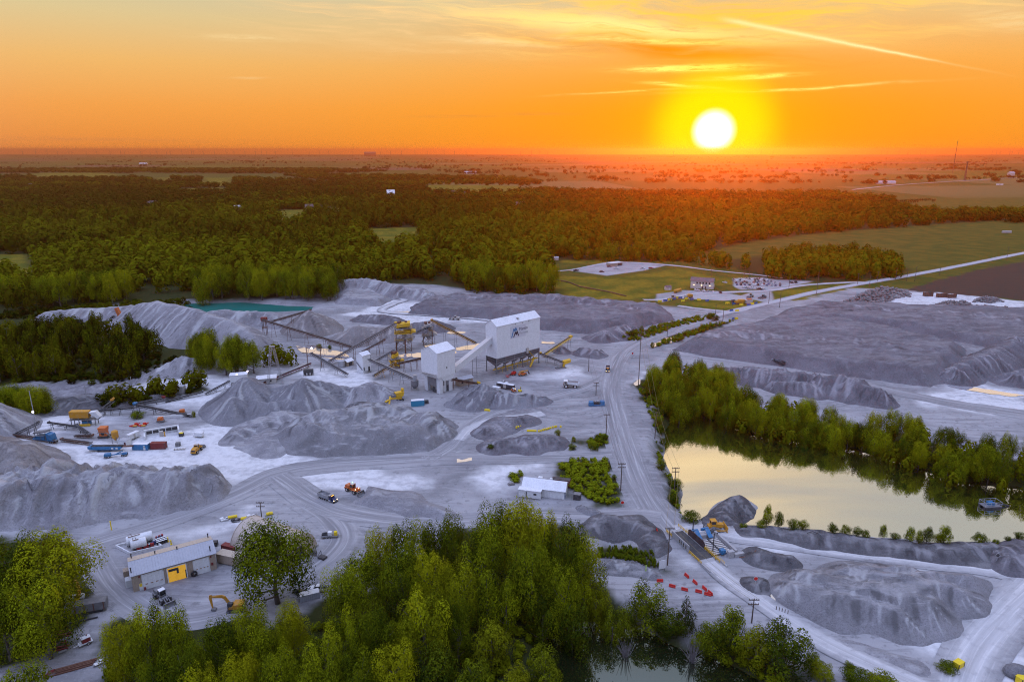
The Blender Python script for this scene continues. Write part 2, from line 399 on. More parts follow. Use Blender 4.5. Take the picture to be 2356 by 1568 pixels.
# ================================================================ terrain
def W(pts, z=0.): return [G2(x, y, z) for x, y in pts]
POND = W([(1531,988),(1545,958),(1590,952),(1635,958),(1684,976),(1728,992),(1790,1003),(1852,1009),(1930,1020),(2012,1036),(2113,1070),(2213,1104),(2300,1112),(2400,1122),(2560,1150),(2700,1300),(2356,1256),(2200,1252),(2000,1240),(1870,1226),(1760,1217),(1702,1212),(1722,1190),(1741,1166),(1720,1150),(1680,1145),(1650,1158),(1612,1193),(1590,1200),(1566,1190),(1563,1126),(1540,1090),(1522,1054)], -4)
POND2 = W([(1235,1470),(1300,1440),(1370,1424),(1440,1424),(1500,1452),(1560,1484),(1640,1512),(1700,1535),(1750,1562),(1770,1620),(1500,1680),(1300,1650),(1270,1540)], -2.5)
POND3 = W([(405,704),(450,697),(560,695),(640,702),(720,706),(715,716),(640,718),(560,718),(470,720)], -2)
PIT = W([(-200,800),(-100,812),(60,800),(180,808),(330,820),(430,850),(330,880),(200,935),(120,958),(-40,968),(-300,960)])
SINK = W([(1365,1222),(1420,1212),(1470,1225),(1480,1250),(1420,1262),(1370,1255)])
def base_h(x, y):
    x = np.asarray(x, float); y = np.asarray(y, float)
    h = .35 * fbm(x, y, 60, 3, 3) + .12 * fbm(x, y, 9, 3, 5)
    near = sstep(900, 500, y)
    h = h * near + (1 - near) * 1.2 * fbm(x, y, 700, 2, 8) * sstep(900, 2000, y)
    h += sstep(5500, 13000, y) * (20 + 3 * fbm(x, y, 5000, 3, 21)) * sstep(17000, 13600, y)
    h -= sstep(13600, 20000, y) * 30
    return h
def terrain(x, y):
    x = np.asarray(x, float); y = np.asarray(y, float); h = base_h(x, y)
    for poly, z, dep, sl in ((POND, -4., 3., .75), (POND2, -2.5, 3., .5), (POND3, -2., 3., .3)):
        P = np.array(poly); m = (x > P[:, 0].min() - 16) & (x < P[:, 0].max() + 16) & (y > P[:, 1].min() - 16) & (y < P[:, 1].max() + 16)
        if m.any():
            s = sdist(x[m], y[m], poly) + .8 * fbm(x[m], y[m], 9, 3, 31)
            h[m] = np.minimum(h[m], np.maximum(z - dep, z + np.where(s > 0, sl, .6) * s + .15))
    for poly, dep, sl in ((PIT, 9., .55), (SINK, 3.2, .5)):
        P = np.array(poly); m = (x > P[:, 0].min()) & (x < P[:, 0].max()) & (y > P[:, 1].min()) & (y < P[:, 1].max())
        if m.any():
            s = -sdist(x[m], y[m], poly); h[m] = h[m] - np.clip(s * sl, 0, dep) * (1 + .15 * fbm(x[m], y[m], 12, 3, 41))
    return h
def th(x, y): return float(terrain(np.array([x]), np.array([y]))[0])
def GT(px, py):
    """ground point under a sight line, on the terrain"""
    p = G(px, py)
    for _ in range(4): p = G(px, py, th(p.x, p.y))
    return p
def axis(a, b_, fine, g, far):
    mid = list(np.arange(a, b_, fine)); s = fine; up, x = [], b_
    while x < far[1]: up.append(x); s *= g; x += s
    up.append(far[1]); s = fine; dn_, x = [], a - fine
    while x > far[0]: dn_.append(x); s *= g; x -= s
    dn_.append(far[0]); return np.array(dn_[::-1] + mid + up)
xs = axis(-330, 400, 1.25, 1.035, (-40000, 40000)); ys = axis(95, 560, 1.25, 1.02, (-3000, 24000))
X, Y = np.meshgrid(xs, ys); nx, ny = len(xs), len(ys)
Z = terrain(X.ravel(), Y.ravel())
# ---- what covers the ground: real surface kinds, painted as coverage masks
Xr, Yr = X.ravel(), Y.ravel()
pale = np.zeros(len(Xr)); grass = np.zeros(len(Xr)); wood = np.zeros(len(Xr)); soil = np.zeros(len(Xr)); farm = np.zeros(len(Xr)); dark = np.zeros(len(Xr))
def cover(arr, poly, soft, amt=1., wob=3.):
    P = np.array(poly); m = (Xr > P[:, 0].min() - soft * 2) & (Xr < P[:, 0].max() + soft * 2) & (Yr > P[:, 1].min() - soft * 2) & (Yr < P[:, 1].max() + soft * 2)
    if m.any():
        s = sdist(Xr[m], Yr[m], poly) + wob * fbm(Xr[m], Yr[m], max(6., soft * 2), 3, 51)
        arr[m] = np.maximum(arr[m], amt * sstep(soft, -soft, s))
# everything beyond the workings is farm country; the quarry itself is bare crushed stone
QUARRY = W([(-900,1700),(-900,900),(-300,800),(0,742),(120,700),(290,696),(420,690),(780,648),(990,655),(1200,678),(1560,707),(1680,715),(1760,702),(1830,684),(1960,663),(2100,668),(2356,694),(2900,740),(3600,1000),(3600,1700)])
sq = sdist(Xr, Yr, QUARRY); farm = sstep(-2, 6, sq + 3 * fbm(Xr, Yr, 20, 2, 9)) * (Yr > 60)
FORESTS = [W([(-900,735),(0,722),(110,708),(285,698),(330,700),(425,690),(560,688),(780,672),(775,648),(1000,654),(1200,680),(1290,686),(1268,650),(1220,628),(1300,598),(1560,602),(1600,585),(1700,560),(1900,534),(2070,522),(2400,500),(2800,500),(2800,478),(2356,492),(2160,500),(2080,487),(2050,462),(1900,445),(1500,446),(1260,440),(1040,447),(1000,432),(700,424),(300,420),(0,432),(-900,432)]),
           W([(1640,602),(1700,620),(1760,640),(1900,650),(2060,640),(2085,620),(2040,598),(1900,585),(1760,588)]),
           W([(-900,428),(300,418),(700,422),(900,430),(1150,436),(1000,425),(780,418),(560,412),(200,408),(-900,405)]),
           W([(700,414),(1250,424),(1200,412),(900,405),(650,404)]), W([(-900,400),(300,400),(420,391),(300,388),(-900,392)]), W([(350,399),(700,400),(900,394),(760,388),(380,390)])]
CLEAR = [W([(830,526),(965,522),(960,570),(880,582)]), W([(85,398),(250,398),(300,412),(75,412)]), W([(-100,586),(60,584),(85,638),(-100,648)]), W([(467,410),(530,410),(545,428),(455,428)]), W([(355,409),(392,409),(395,422),(350,422)]), W([(980,425),(1195,428),(1190,447),(985,443)]), W([(420,433),(520,432),(520,446),(410,446)]), W([(640,484),(700,482),(700,520),(650,522)]), W([(735,478),(785,478),(785,500),(735,500)])]
for p_ in FORESTS: cover(wood, p_, 8, 1., 5.)
for p_ in CLEAR: cover(grass, p_, 2)
for p_ in CLEAR:
    P = np.array(p_); mm = (Xr > P[:, 0].min()) & (Xr < P[:, 0].max()) & (Yr > P[:, 1].min()) & (Yr < P[:, 1].max())
    if mm.any(): wood[np.where(mm)[0]] *= sstep(-6, 4, sdist(Xr[mm], Yr[mm], p_))
GREENS = [[(1295,686),(1230,632),(1420,638),(1560,618),(1640,636),(1760,640),(1700,652),(1585,660),(1540,680),(1450,690)],
          [(1555,700),(1640,685),(1760,690),(1830,684),(1745,703),(1690,717),(1570,708)], [(1770,672),(1960,652),(1975,660),(1830,692),(1780,690)],
          [(1290,590),(1440,570),(1600,590),(1560,604),(1290,606)]]
for p_ in GREENS: cover(grass, W(p_), 3)
cover(soil, W([(2075,668),(2240,622),(2500,575),(3200,620),(3200,760),(2356,690)]), 3)
# verges and scrub inside the workings
for p_ in ([(1430,780),(1480,760),(1560,740),(1640,726),(1650,735),(1560,757),(1470,785)], [(1500,800),(1540,775),(1640,745),(1690,738),(1650,752),(1560,785)],
           [(1285,1068),(1330,1058),(1400,1062),(1405,1085),(1428,1165),(1385,1165),(1330,1140),(1290,1100)], [(1175,1095),(1205,1085),(1200,1110),(1178,1115)],
           [(1340,1018),(1395,1000),(1400,1035),(1350,1040)], [(1375,1268),(1440,1258),(1500,1280),(1530,1310),(1460,1300),(1370,1285)],
           [(1450,880),(1500,860),(1560,880),(1700,940),(1850,970),(2100,1000),(2250,1060),(2500,1060),(2500,1130),(2213,1106),(2012,1034),(1728,990),(1530,985)],
           [(1505,960),(1531,985),(1523,1050),(1563,1126),(1560,1175),(1545,1160),(1515,1060)],
           [(-300,1250),(150,1230),(210,1290),(200,1420),(150,1500),(-300,1640)], [(240,1440),(420,1400),(620,1440),(900,1330),(1060,1210),(1300,1210),(1370,1320),(1420,1400),(1560,1440),(1700,1480),(1900,1568),(1900,1750),(200,1750)],
           [(0,720),(160,700),(330,740),(430,800),(560,790),(600,826),(480,836),(300,838),(100,846),(0,848),(-400,848),(-400,740)], [(-200,935),(60,918),(120,935),(100,962),(-200,968)], [(225,938),(330,908),(470,892),(478,898),(400,916),(260,944)]):
    cover(wood, W(p_), 2.5, 1., 3.)
# pale packed dust
for p_ in ([(60,1010),(250,1020),(430,980),(540,960),(640,1010),(720,1060),(900,1065),(880,1100),(600,1110),(540,1100),(380,1085),(180,1060)],
           [(290,890),(430,860),(560,880),(480,940),(440,930),(330,935)], [(0,985),(130,955),(300,940),(260,965),(80,1000)],
           [(1280,850),(1345,840),(1340,862),(1290,880),(1190,870)], [(1060,1100),(1120,1080),(1220,1075),(1200,1110),(1130,1125)],
           [(700,1120),(760,1100),(880,1095),(990,1110),(900,1130),(780,1118)], [(880,745),(790,725),(900,690),(980,700),(1080,715),(1190,745),(1060,740),(960,745)],
           [(2020,682),(2150,670),(2356,686),(2356,712),(2200,712),(2060,700)], [(640,1080),(780,1066),(960,1050),(1060,1030),(1010,1060),(800,1085)],
           [(330,1230),(560,1190),(620,1210),(480,1240)], [(470,900),(520,980),(560,1020),(480,1010)], [(2320,1370),(2420,1400),(2420,1600),(2180,1600),(2230,1480)],
           [(1700,1228),(1900,1245),(2280,1292),(2240,1318),(1960,1275),(1800,1275),(1720,1260)], [(2170,872),(2356,900),(2356,960),(2120,930)],
           [(690,845),(820,850),(880,880),(780,890),(680,870)], [(1480,855),(1560,850),(1580,870),(1470,878)], [(2085,1472),(2150,1440),(2225,1425),(2235,1445),(2205,1505),(2120,1495)], [(1560,1285),(1590,1280),(1610,1310),(1650,1350),(1620,1350)]):
    cover(pale, W(p_), 5, 1., 5.)
for p_ in ([(-300,850),(300,842),(440,850),(330,882),(200,940),(120,958),(-300,965)], [(1960,745),(2260,795),(2230,860),(2140,892),(2080,790)], [(1130,850),(1280,850),(1300,862),(1200,880),(1120,870)], [(1090,890),(1250,920),(1260,950),(1100,955)], [(330,1290),(480,1340),(420,1420),(300,1440),(210,1330)], [(250,1330),(390,1320),(370,1370),(270,1375)]):
    cover(dark, W(p_), 6, .7, 6.)
pale *= (1 - wood)
for p_ in ([(1684,640),(1753,637),(1868,638),(1880,646),(1774,666),(1704,666),(1688,659)], [(1509,676),(1574,667),(1650,669),(1704,680),(1743,668),(1774,665),(1782,687),(1774,701),(1735,690),(1665,692),(1618,689),(1556,686),(1524,695),(1509,692)], [(1310,622),(1384,608),(1447,603),(1530,611),(1478,623),(1397,634),(1340,626)]):
    P = np.array(W(p_)); mm = np.where((Xr > P[:, 0].min()) & (Xr < P[:, 0].max()) & (Yr > P[:, 1].min()) & (Yr < P[:, 1].max()))[0]
    if len(mm): k_ = sstep(-1.5, 1.5, sdist(Xr[mm], Yr[mm], W(p_))); farm[mm] *= k_; grass[mm] *= k_; pale[mm] = np.maximum(pale[mm], .15 * (1 - k_))
me_ids = (np.arange(ny - 1)[:, None] * nx + np.arange(nx - 1)[None, :]).ravel()
Fg = np.stack([me_ids, me_ids + 1, me_ids + nx + 1, me_ids + nx], 1)
def yard_nodes(b, P):
    n1 = b.noise(P, .035, 6, .6); n2 = b.noise(P, .35, 5, .65); n3 = b.noise(b.mapping(P, (.05, .16, 1), (0, 0, .5)), 1., 5, .6, 1.2); n4 = b.noise(P, 2.2, 3, .7)
    n5 = b.noise(b.mapping(P, (.03, .45, 1), (0, 0, .12)), 1., 5, .6, .9)
    gra = b.mix(b.rng(n1, .35, .65), (.22, .215, .22), (.37, .36, .365))
    gra = b.mix(b.rng(n3, .5, .7, 0, .6), gra, (.43, .42, .42)); gra = b.mix(b.rng(n5, .52, .66, 0, .45), gra, (.38, .37, .375))
    q_ = b.vmath('ADD', P, b.vmath('MULTIPLY', b.noise(P, .018, 2, .5, 0, True), (26, 26, 0)))
    for rz_, lc in ((.15, 0), (.95, 40), (2.2, 90)):
        r1 = b.noise(b.mapping(q_, (.03, .55, .0), (0, 0, rz_), (lc, 0, 0)), 1., 4, .62); mk = b.rng(b.noise(b.mapping(P, (1, 1, 1), loc=(lc, lc, 0)), .02, 2), .46, .58)
        gra = b.mix(b.math('MULTIPLY', b.rng(r1, .54, .66), b.math('MULTIPLY', mk, .34)), gra, (.46, .45, .45)); gra = b.mix(b.math('MULTIPLY', b.rng(r1, .46, .40), b.math('MULTIPLY', mk, .3)), gra, (.15, .145, .15))
    gra = b.mix(b.rng(n2, .54, .68, 0, .6), gra, (.15, .145, .15)); gra = b.mix(b.rng(n4, .58, .7, 0, .45), gra, (.42, .41, .41))
    return gra, n2, n3, n4
gm = bpy.data.materials.new('ground'); nt, n, l, out = nodes_of(gm); b = NB(nt)
P = b.geo()
gra, n2, n3, n4 = yard_nodes(b, P)
pl = b.math('MULTIPLY', b.attr('pale'), b.math('ADD', .35, b.math('ADD', b.rng(n3, .3, .62, 0, .5), b.rng(n2, .35, .6, 0, .35))), clamp=True)
gra = b.mix(pl, gra, b.mix(n2, (.54, .53, .535), (.78, .77, .765)))
gra = b.mix(b.math('MULTIPLY', b.attr('dark'), b.rng(n2, .25, .6)), gra, (.16, .145, .155))
fl = b.rng(b.noise(P, .05, 3, .5), .35, .65)
grs = b.mix(fl, (.085, .105, .008), (.22, .165, .012)); grs = b.mix(b.rng(n2, .4, .7, 0, .5), grs, (.05, .06, .01))
c = b.mix(b.attr('farm'), gra, b.mix(fl, (.055, .075, .010), (.11, .095, .012)))
# the patchwork of far fields
px_ = b.xyz(P); 
def cell(sx, sy, ox):
    vx = b.math('FLOOR', b.math('DIVIDE', b.math('ADD', px_[0], b.math('MULTIPLY', px_[1], ox)), sx)); vy = b.math('FLOOR', b.math('DIVIDE', b.math('SUBTRACT', px_[1], b.math('MULTIPLY', px_[0], ox)), sy))
    wn = nt.nodes.new('ShaderNodeTexWhiteNoise'); b.put(wn.inputs['Vector'], b.comb(vx, vy, 0.)); return wn.outputs[0]
pw = b.ramp(cell(640., 520., .12), [(0, (.045, .07, .010)), (.3, (.07, .095, .012)), (.5, (.09, .085, .018)), (.65, (.055, .075, .012)), (.8, (.13, .075, .045)), (.93, (.14, .12, .04))], 'CONSTANT')
c = b.mix(b.math('MULTIPLY', b.attr('farm'), b.rng(px_[1], 1500., 1900.)), c, pw)
c = b.mix(b.attr('grass'), c, grs)
c = b.mix(b.attr('soil'), c, b.mix(b.noise(b.mapping(P, (.02, .25, 1), (0, 0, -.4)), 1., 3), (.05, .036, .030), (.075, .052, .036)))
c = b.mix(b.attr('wood'), c, b.mix(n2, (.016, .022, .006), (.05, .055, .014)))
bh = b.math('ADD', b.math('MULTIPLY', n4, .5), n2)
l.new(b.bsdf(c, .95, 0, b.bump(bh, .25, .9), .12), out.inputs[0])
V = np.stack([Xr, Yr, Z], 1)
gme = np_mesh('ground', V, Fg, gm, dict(pale=pale, grass=grass, wood=wood, soil=soil, farm=farm, dark=dark))
go = bpy.data.objects.new('ground', gme); link(go); tag(go, 'bare grey crushed stone yard of the quarry and the farmland round it', kind='structure')
# ================================================================ water
def water_mat(name, tint, refl, body, rough=.02, wave=.0):
    m = bpy.data.materials.new(name); nt, n, l, out = nodes_of(m); b = NB(nt); P = b.geo()
    gl = n.new('ShaderNodeBsdfGlossy'); b.put(gl.inputs['Color'], tint); gl.inputs['Roughness'].default_value = rough
    wv = b.noise(b.mapping(P, (.5, 1.6, 1)), 1., 3, .5)
    gl.inputs['Normal'].default_value = (0, 0, 0); b.put(gl.inputs['Normal'], b.bump(wv, .02, wave))
    df = b.bsdf(b.mix(b.noise(P, .05, 3), body, tuple(q * .7 for q in body)), .9, 0, None, 0.)
    mx = n.new('ShaderNodeMixShader'); mx.inputs[0].default_value = refl; l.new(df, mx.inputs[1]); l.new(gl.outputs[0], mx.inputs[2]); l.new(mx.outputs[0], out.inputs[0]); return m
M_LAKE = water_mat('lake_water', (1., .98, .93), .88, (.03, .05, .02), .012, .015)
M_POND = water_mat('dark_water', (.48, .50, .45), .52, (.018, .026, .010), .02, .04)
M_TEAL = water_mat('teal_water', (.45, .6, .5), .22, (.03, .20, .165), .05, .2)
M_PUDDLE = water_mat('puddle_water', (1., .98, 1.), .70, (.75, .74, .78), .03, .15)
def sheet(name, poly, z, m, label, kind='structure'):
    mb = MB(); mb.add([(x, y, z) for x, y in poly], [tuple(range(len(poly)))]); o = mb.build(name, m); 
    bmm = o.data; bmm.flip_normals() if bmm.polygons[0].normal.z < 0 else None
    return tag(o, label, kind=kind)
def grow(poly, d):
    c = np.mean(poly, 0); out = []
    n_ = len(poly); area = sum(poly[k][0] * poly[(k + 1) % n_][1] - poly[(k + 1) % n_][0] * poly[k][1] for k in range(n_)); sg = 1 if area > 0 else -1
    for k in range(n_):
        e = np.array(poly[(k + 1) % n_]) - np.array(poly[k - 1]); e /= np.linalg.norm(e) + 1e-9
        out.append((poly[k][0] + sg * e[1] * d, poly[k][1] - sg * e[0] * d))
    return out
sheet('lake', grow(POND, 2.2), -4, M_LAKE, 'still quarry lake mirroring the cream evening sky')
sheet('pond', grow(POND2, 2.), -2.5, M_POND, 'dark pond under the foreground trees')
sheet('turquoise_pond', grow(POND3, 2.), -2, M_TEAL, 'turquoise settling pond below the tree line')
PUDDLES = [([(682,795),(720,800),(785,808),(800,822),(770,826),(720,815),(690,808)], 'long bright pool behind the conveyors'), ([(1045,800),(1110,790),(1125,798),(1060,806)], 'bright pool between the screening tower and the white gallery'),
 ([(905,818),(960,812),(1000,808),(1045,806),(1040,816),(960,822),(905,826)], 'bright pool below the yellow screening tower'), ([(975,796),(1015,790),(1035,795),(990,802)], 'bright pool under the hopper tower'),
 ([(1245,786),(1275,788),(1272,791),(1246,790)], 'thin bright pool right of the white screen house'), ([(1028,761),(1068,764),(1064,768),(1030,767)], 'narrow bright pool under the far inclined conveyor'),
 ([(878,717),(960,716),(1000,722),(985,724),(905,720)], 'bright wet strip on the far haul track'), ([(1495,792),(1530,783),(1560,785),(1535,790),(1505,798)], 'bright pool beside the country road'), ([(1530,778),(1570,776),(1560,780),(1535,782)], 'small bright pool uphill of the roadside pool'),
 ([(2180,885),(2230,890),(2330,905),(2356,910),(2300,909),(2200,894)], 'broken bright pool below the right stockpile'), ([(1388,1242),(1400,1234),(1425,1233),(1448,1240),(1460,1256),(1380,1262)], 'white pool in the gravel hollow'),
 ([(1945,1258),(2050,1267),(2110,1272),(2110,1276),(2010,1270)], 'thin bright ditch along the lake bank'), ([(2190,1275),(2275,1274),(2262,1287),(2215,1290),(2195,1284)], 'white pool near the lake bank'),
 ([(1460,880),(1472,872),(1470,884),(1458,888)], 'small pool beside the road bend'), ([(1770,1366),(1778,1362),(1790,1384),(1780,1392)], 'small white pool beside the right stockpile'), ([(1048,1060),(1090,1056),(1095,1062),(1050,1066)], 'small bright pool in the central track')]
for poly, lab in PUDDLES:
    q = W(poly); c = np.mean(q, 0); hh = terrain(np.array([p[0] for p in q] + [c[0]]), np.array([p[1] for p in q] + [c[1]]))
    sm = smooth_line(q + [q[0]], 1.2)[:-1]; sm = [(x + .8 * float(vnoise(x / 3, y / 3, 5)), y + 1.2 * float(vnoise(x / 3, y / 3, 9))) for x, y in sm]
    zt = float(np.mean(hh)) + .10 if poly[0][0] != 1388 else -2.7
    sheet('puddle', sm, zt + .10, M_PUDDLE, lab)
# ================================================================ roads
def road_mat(name, c1, c2, c3, rut=1.):
    m = bpy.data.materials.new(name); nt, n, l, out = nodes_of(m); b = NB(nt); P = b.geo()
    u, v, wd = b.attr('across'), b.attr('along'), b.attr('edge')
    uv = b.comb(b.math('MULTIPLY', u, 1.), b.math('MULTIPLY', v, .03), 0.)
    s1 = b.noise(uv, 1.1, 6, .65, .3); s2 = b.noise(b.comb(b.math('MULTIPLY', u, .45), b.math('MULTIPLY', v, .015), 3.), 1., 4, .6); n2 = b.noise(P, .4, 5, .65)
    c = b.mix(b.rng(s2, .35, .65), c1, c2); c = b.mix(b.rng(s1, .48, .68, 0, .8 * rut), c, c3); c = b.mix(b.rng(n2, .5, .8, 0, .4), c, (.2, .19, .205))
    e = b.math('ADD', wd, b.math('MULTIPLY', b.math('SUBTRACT', n2, .5), .7))
    c = b.mix(b.rng(e, .30, 1.0), c, yard_nodes(b, P)[0])
    l.new(b.bsdf(c, .9, 0, b.bump(b.math('ADD', s1, b.math('MULTIPLY', n2, .5)), .25, .8), .15), out.inputs[0]); return m
M_HAUL = road_mat('haul_road', (.23, .225, .23), (.34, .33, .335), (.50, .49, .49))
M_PALE = road_mat('pale_road', (.44, .43, .43), (.56, .55, .55), (.70, .68, .67))
M_LANE = road_mat('country_road', (.42, .41, .43), (.48, .47, .48), (.55, .54, .54), .5)
def road(name, pts, width, m, label, lift=.16, ter=True, step=2.):
    q = smooth_line(W(pts), step); n_ = 5 if width == 5 else 9
    d = np.gradient(q, axis=0); d /= np.linalg.norm(d, axis=1)[:, None] + 1e-9; nr = np.stack([-d[:, 1], d[:, 0]], 1)
    wd = width if hasattr(width, '__len__') else [width, width]; tt_ = np.linspace(0, 1, len(q)); wv = np.interp(tt_, np.linspace(0, 1, len(wd)), wd)
    us = np.linspace(-.5, .5, n_); alng = np.concatenate([[0], np.cumsum(np.linalg.norm(np.diff(q, axis=0), axis=1))])
    px_, py_ = [q[:, k][:, None] + nr[:, k][:, None] * us[None, :] * wv[:, None] for k in (0, 1)]
    zz = terrain(px_.ravel(), py_.ravel()) + lift - .12 * (np.abs(np.tile(us, len(q))) > .45)
    V = np.stack([px_.ravel(), py_.ravel(), zz], 1); ids = (np.arange(len(q) - 1)[:, None] * n_ + np.arange(n_ - 1)[None, :]).ravel()
    Fc = np.stack([ids, ids + n_, ids + n_ + 1, ids + 1], 1)
    me = np_mesh(name, V, Fc, m, dict(across=(us[None, :] * wv[:, None]).ravel(), along=np.repeat(alng, n_), edge=np.abs(np.tile(us, len(q))) * 2))
    if me.polygons[0].normal.z < 0: me.flip_normals()
    o = bpy.data.objects.new(name, me); link(o); return tag(o, label, kind='structure')
road('haul_road', [(1560,1235),(1530,1205),(1490,1150),(1455,1080),(1428,1000),(1410,930),(1405,880),(1425,820),(1470,788),(1560,756),(1640,728)], [15,15,15,15,14,14,12,11], M_HAUL, 'broad rutted haul road running from the weighbridge past the lake', .22)
road('country_road', [(1610,735),(1690,716),(1760,700),(1850,678),(1930,662),(2000,650),(2110,630),(2230,607),(2356,582),(2560,545)], 8.5, M_LANE, 'pale gravel country road climbing to the right between the fields', .26)
road('weighbridge_road', [(1632,1292),(1690,1342),(1760,1390),(1850,1450),(1950,1505),(2100,1570),(2300,1650)], [6.5, 7, 7.5, 8], M_PALE, 'pale paved lane leading from the weighbridge to the lower right', .3)
road('yard_track', [(170,1262),(260,1232),(370,1200),(470,1165),(555,1130),(640,1090),(760,1072),(900,1062),(1050,1056),(1200,1054),(1330,1050),(1420,1046)], [9,10,11,12,12,12,11,11,10,9], M_HAUL, 'haul track sweeping across the yard in front of the piles', .2)
road('lower_track', [(640,1095),(720,1150),(820,1185),(960,1200),(1100,1195),(1250,1185),(1380,1190),(1470,1185),(1520,1190)], [11,12,12,11,10,9,9,10], M_HAUL, 'haul track passing below the blue and white shed', .24)
road('ring_track', [(985,1060),(1040,1025),(1075,985),(1120,955),(1190,932),(1270,915),(1350,890),(1405,860)], [9,9,8,8,8,9,10], M_HAUL, 'curved track ringing the yellow barrel pad', .2)
road('east_track', [(1430,808),(1500,812),(1600,822),(1700,836),(1800,848),(1900,868),(2050,900),(2200,930),(2400,960)], [9,9,9,9,9,11,14], M_HAUL, 'track running east below the big right stockpile', .2)
road('bank_track', [(1560,1222),(1620,1212),(1690,1228),(1800,1246),(1950,1268),(2100,1285),(2250,1302),(2400,1330)], [10,9,8,8,9,9,9], M_PALE, 'pale track along the lake bank', .24)
road('corner_track', [(2400,1330),(2330,1400),(2265,1470),(2225,1540),(2200,1620)], [13,13,13,12], M_PALE, 'pale rutted track curving out of the lower right corner', .28)
road('office_track', [(1480,690),(1530,688),(1590,676),(1680,672),(1770,668),(1860,655),(1960,650),(2000,650)], [6,7,8,7,6,6,6], M_LANE, 'gravel drive past the office building', .22)
road('office_loop', [(1560,704),(1620,712),(1690,718),(1730,708)], 5, M_LANE, 'pale gravel spur below the office lawn', .3)
road('forest_drive', [(1215,622),(1300,622),(1400,605),(1470,605),(1560,612),(1640,622),(1740,632),(1800,640)], [3,4,8,10,5,4,4], M_LANE, 'gravel drive and pad in front of the wood', .24)
road('far_track', [(1200,748),(1120,735),(1050,728),(960,722),(880,716),(905,700),(930,690),(900,682)], [8,8,8,7,6], M_PALE, 'pale haul track winding over the far stockpiles', .5)
road('shop_drive', [(205,1260),(230,1300),(265,1350),(330,1400),(420,1420),(520,1400),(640,1350),(740,1300),(790,1240),(760,1190),(700,1150)], [10,10,9,10,11,10,10,11,12,12], M_HAUL, 'gravel drive looping round the tan workshop', .18)
road('ramp_track', [(1055,1015),(1085,985),(1140,965),(1200,960),(1250,952)], [6,6,6,7], M_PALE, 'pale ramp down to the yellow barrels', .26)
road('farm_road', [(1960,437),(2060,427),(2160,420),(2260,414),(2400,405)], 9, M_LANE, 'thin pale farm road across the far fields', .5, step=25)
# ================================================================ stockpiles
def gravel_mat(name, c1, c2, c3, coarse=.5, str_=1.):
    m = bpy.data.materials.new(name); nt, n, l, out = nodes_of(m); b = NB(nt); P = b.geo()
    n1 = b.noise(P, .06, 5, .6); n2 = b.noise(P, coarse, 5, .7); n3 = b.noise(P, coarse * 5, 3, .7)
    nz = b.xyz(b.geo('Normal'))[2]
    c = b.mix(b.rng(n1, .35, .65), c1, c2); c = b.mix(b.rng(n2, .5, .75, 0, .6), c, c3)
    c = b.mix(b.rng(n3, .45, .7, 0, .4), c, tuple(q * .4 for q in c1)); sk = b.attr('streak')
    c = b.mix(b.rng(sk, .12, .7, 0, .7), c, tuple(min(.5, q * 1.45) for q in c3)); c = b.mix(b.rng(sk, -.1, -.7, 0, .75), c, tuple(q * .5 for q in c1))
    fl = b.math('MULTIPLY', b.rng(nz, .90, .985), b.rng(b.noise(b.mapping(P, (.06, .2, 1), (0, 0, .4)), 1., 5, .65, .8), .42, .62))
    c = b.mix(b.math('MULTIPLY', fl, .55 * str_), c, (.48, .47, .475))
    l.new(b.bsdf(c, .95, 0, b.bump(b.math('ADD', b.math('ADD', n2, b.math('MULTIPLY', sk, .6)), b.math('MULTIPLY', n3, .6)), .6, 1.), .1), out.inputs[0]); return m
M_G = gravel_mat('grey_gravel', (.20, .195, .20), (.29, .28, .29), (.38, .37, .38))
M_GD = gravel_mat('dark_gravel', (.11, .105, .11), (.15, .145, .15), (.20, .195, .20), .5, .5)
M_GB = gravel_mat('fine_gravel', (.23, .22, .23), (.32, .31, .32), (.43, .42, .425), .4, 1.)
M_GC = gravel_mat('coarse_gravel', (.20, .195, .21), (.29, .285, .30), (.42, .415, .43), 1.1, .3)
M_GP = gravel_mat('purple_gravel', (.135, .125, .135), (.19, .18, .192), (.25, .24, .25), .3, .4)
M_GT = gravel_mat('tan_gravel', (.215, .195, .19), (.28, .26, .255), (.36, .32, .30), .4, .6)
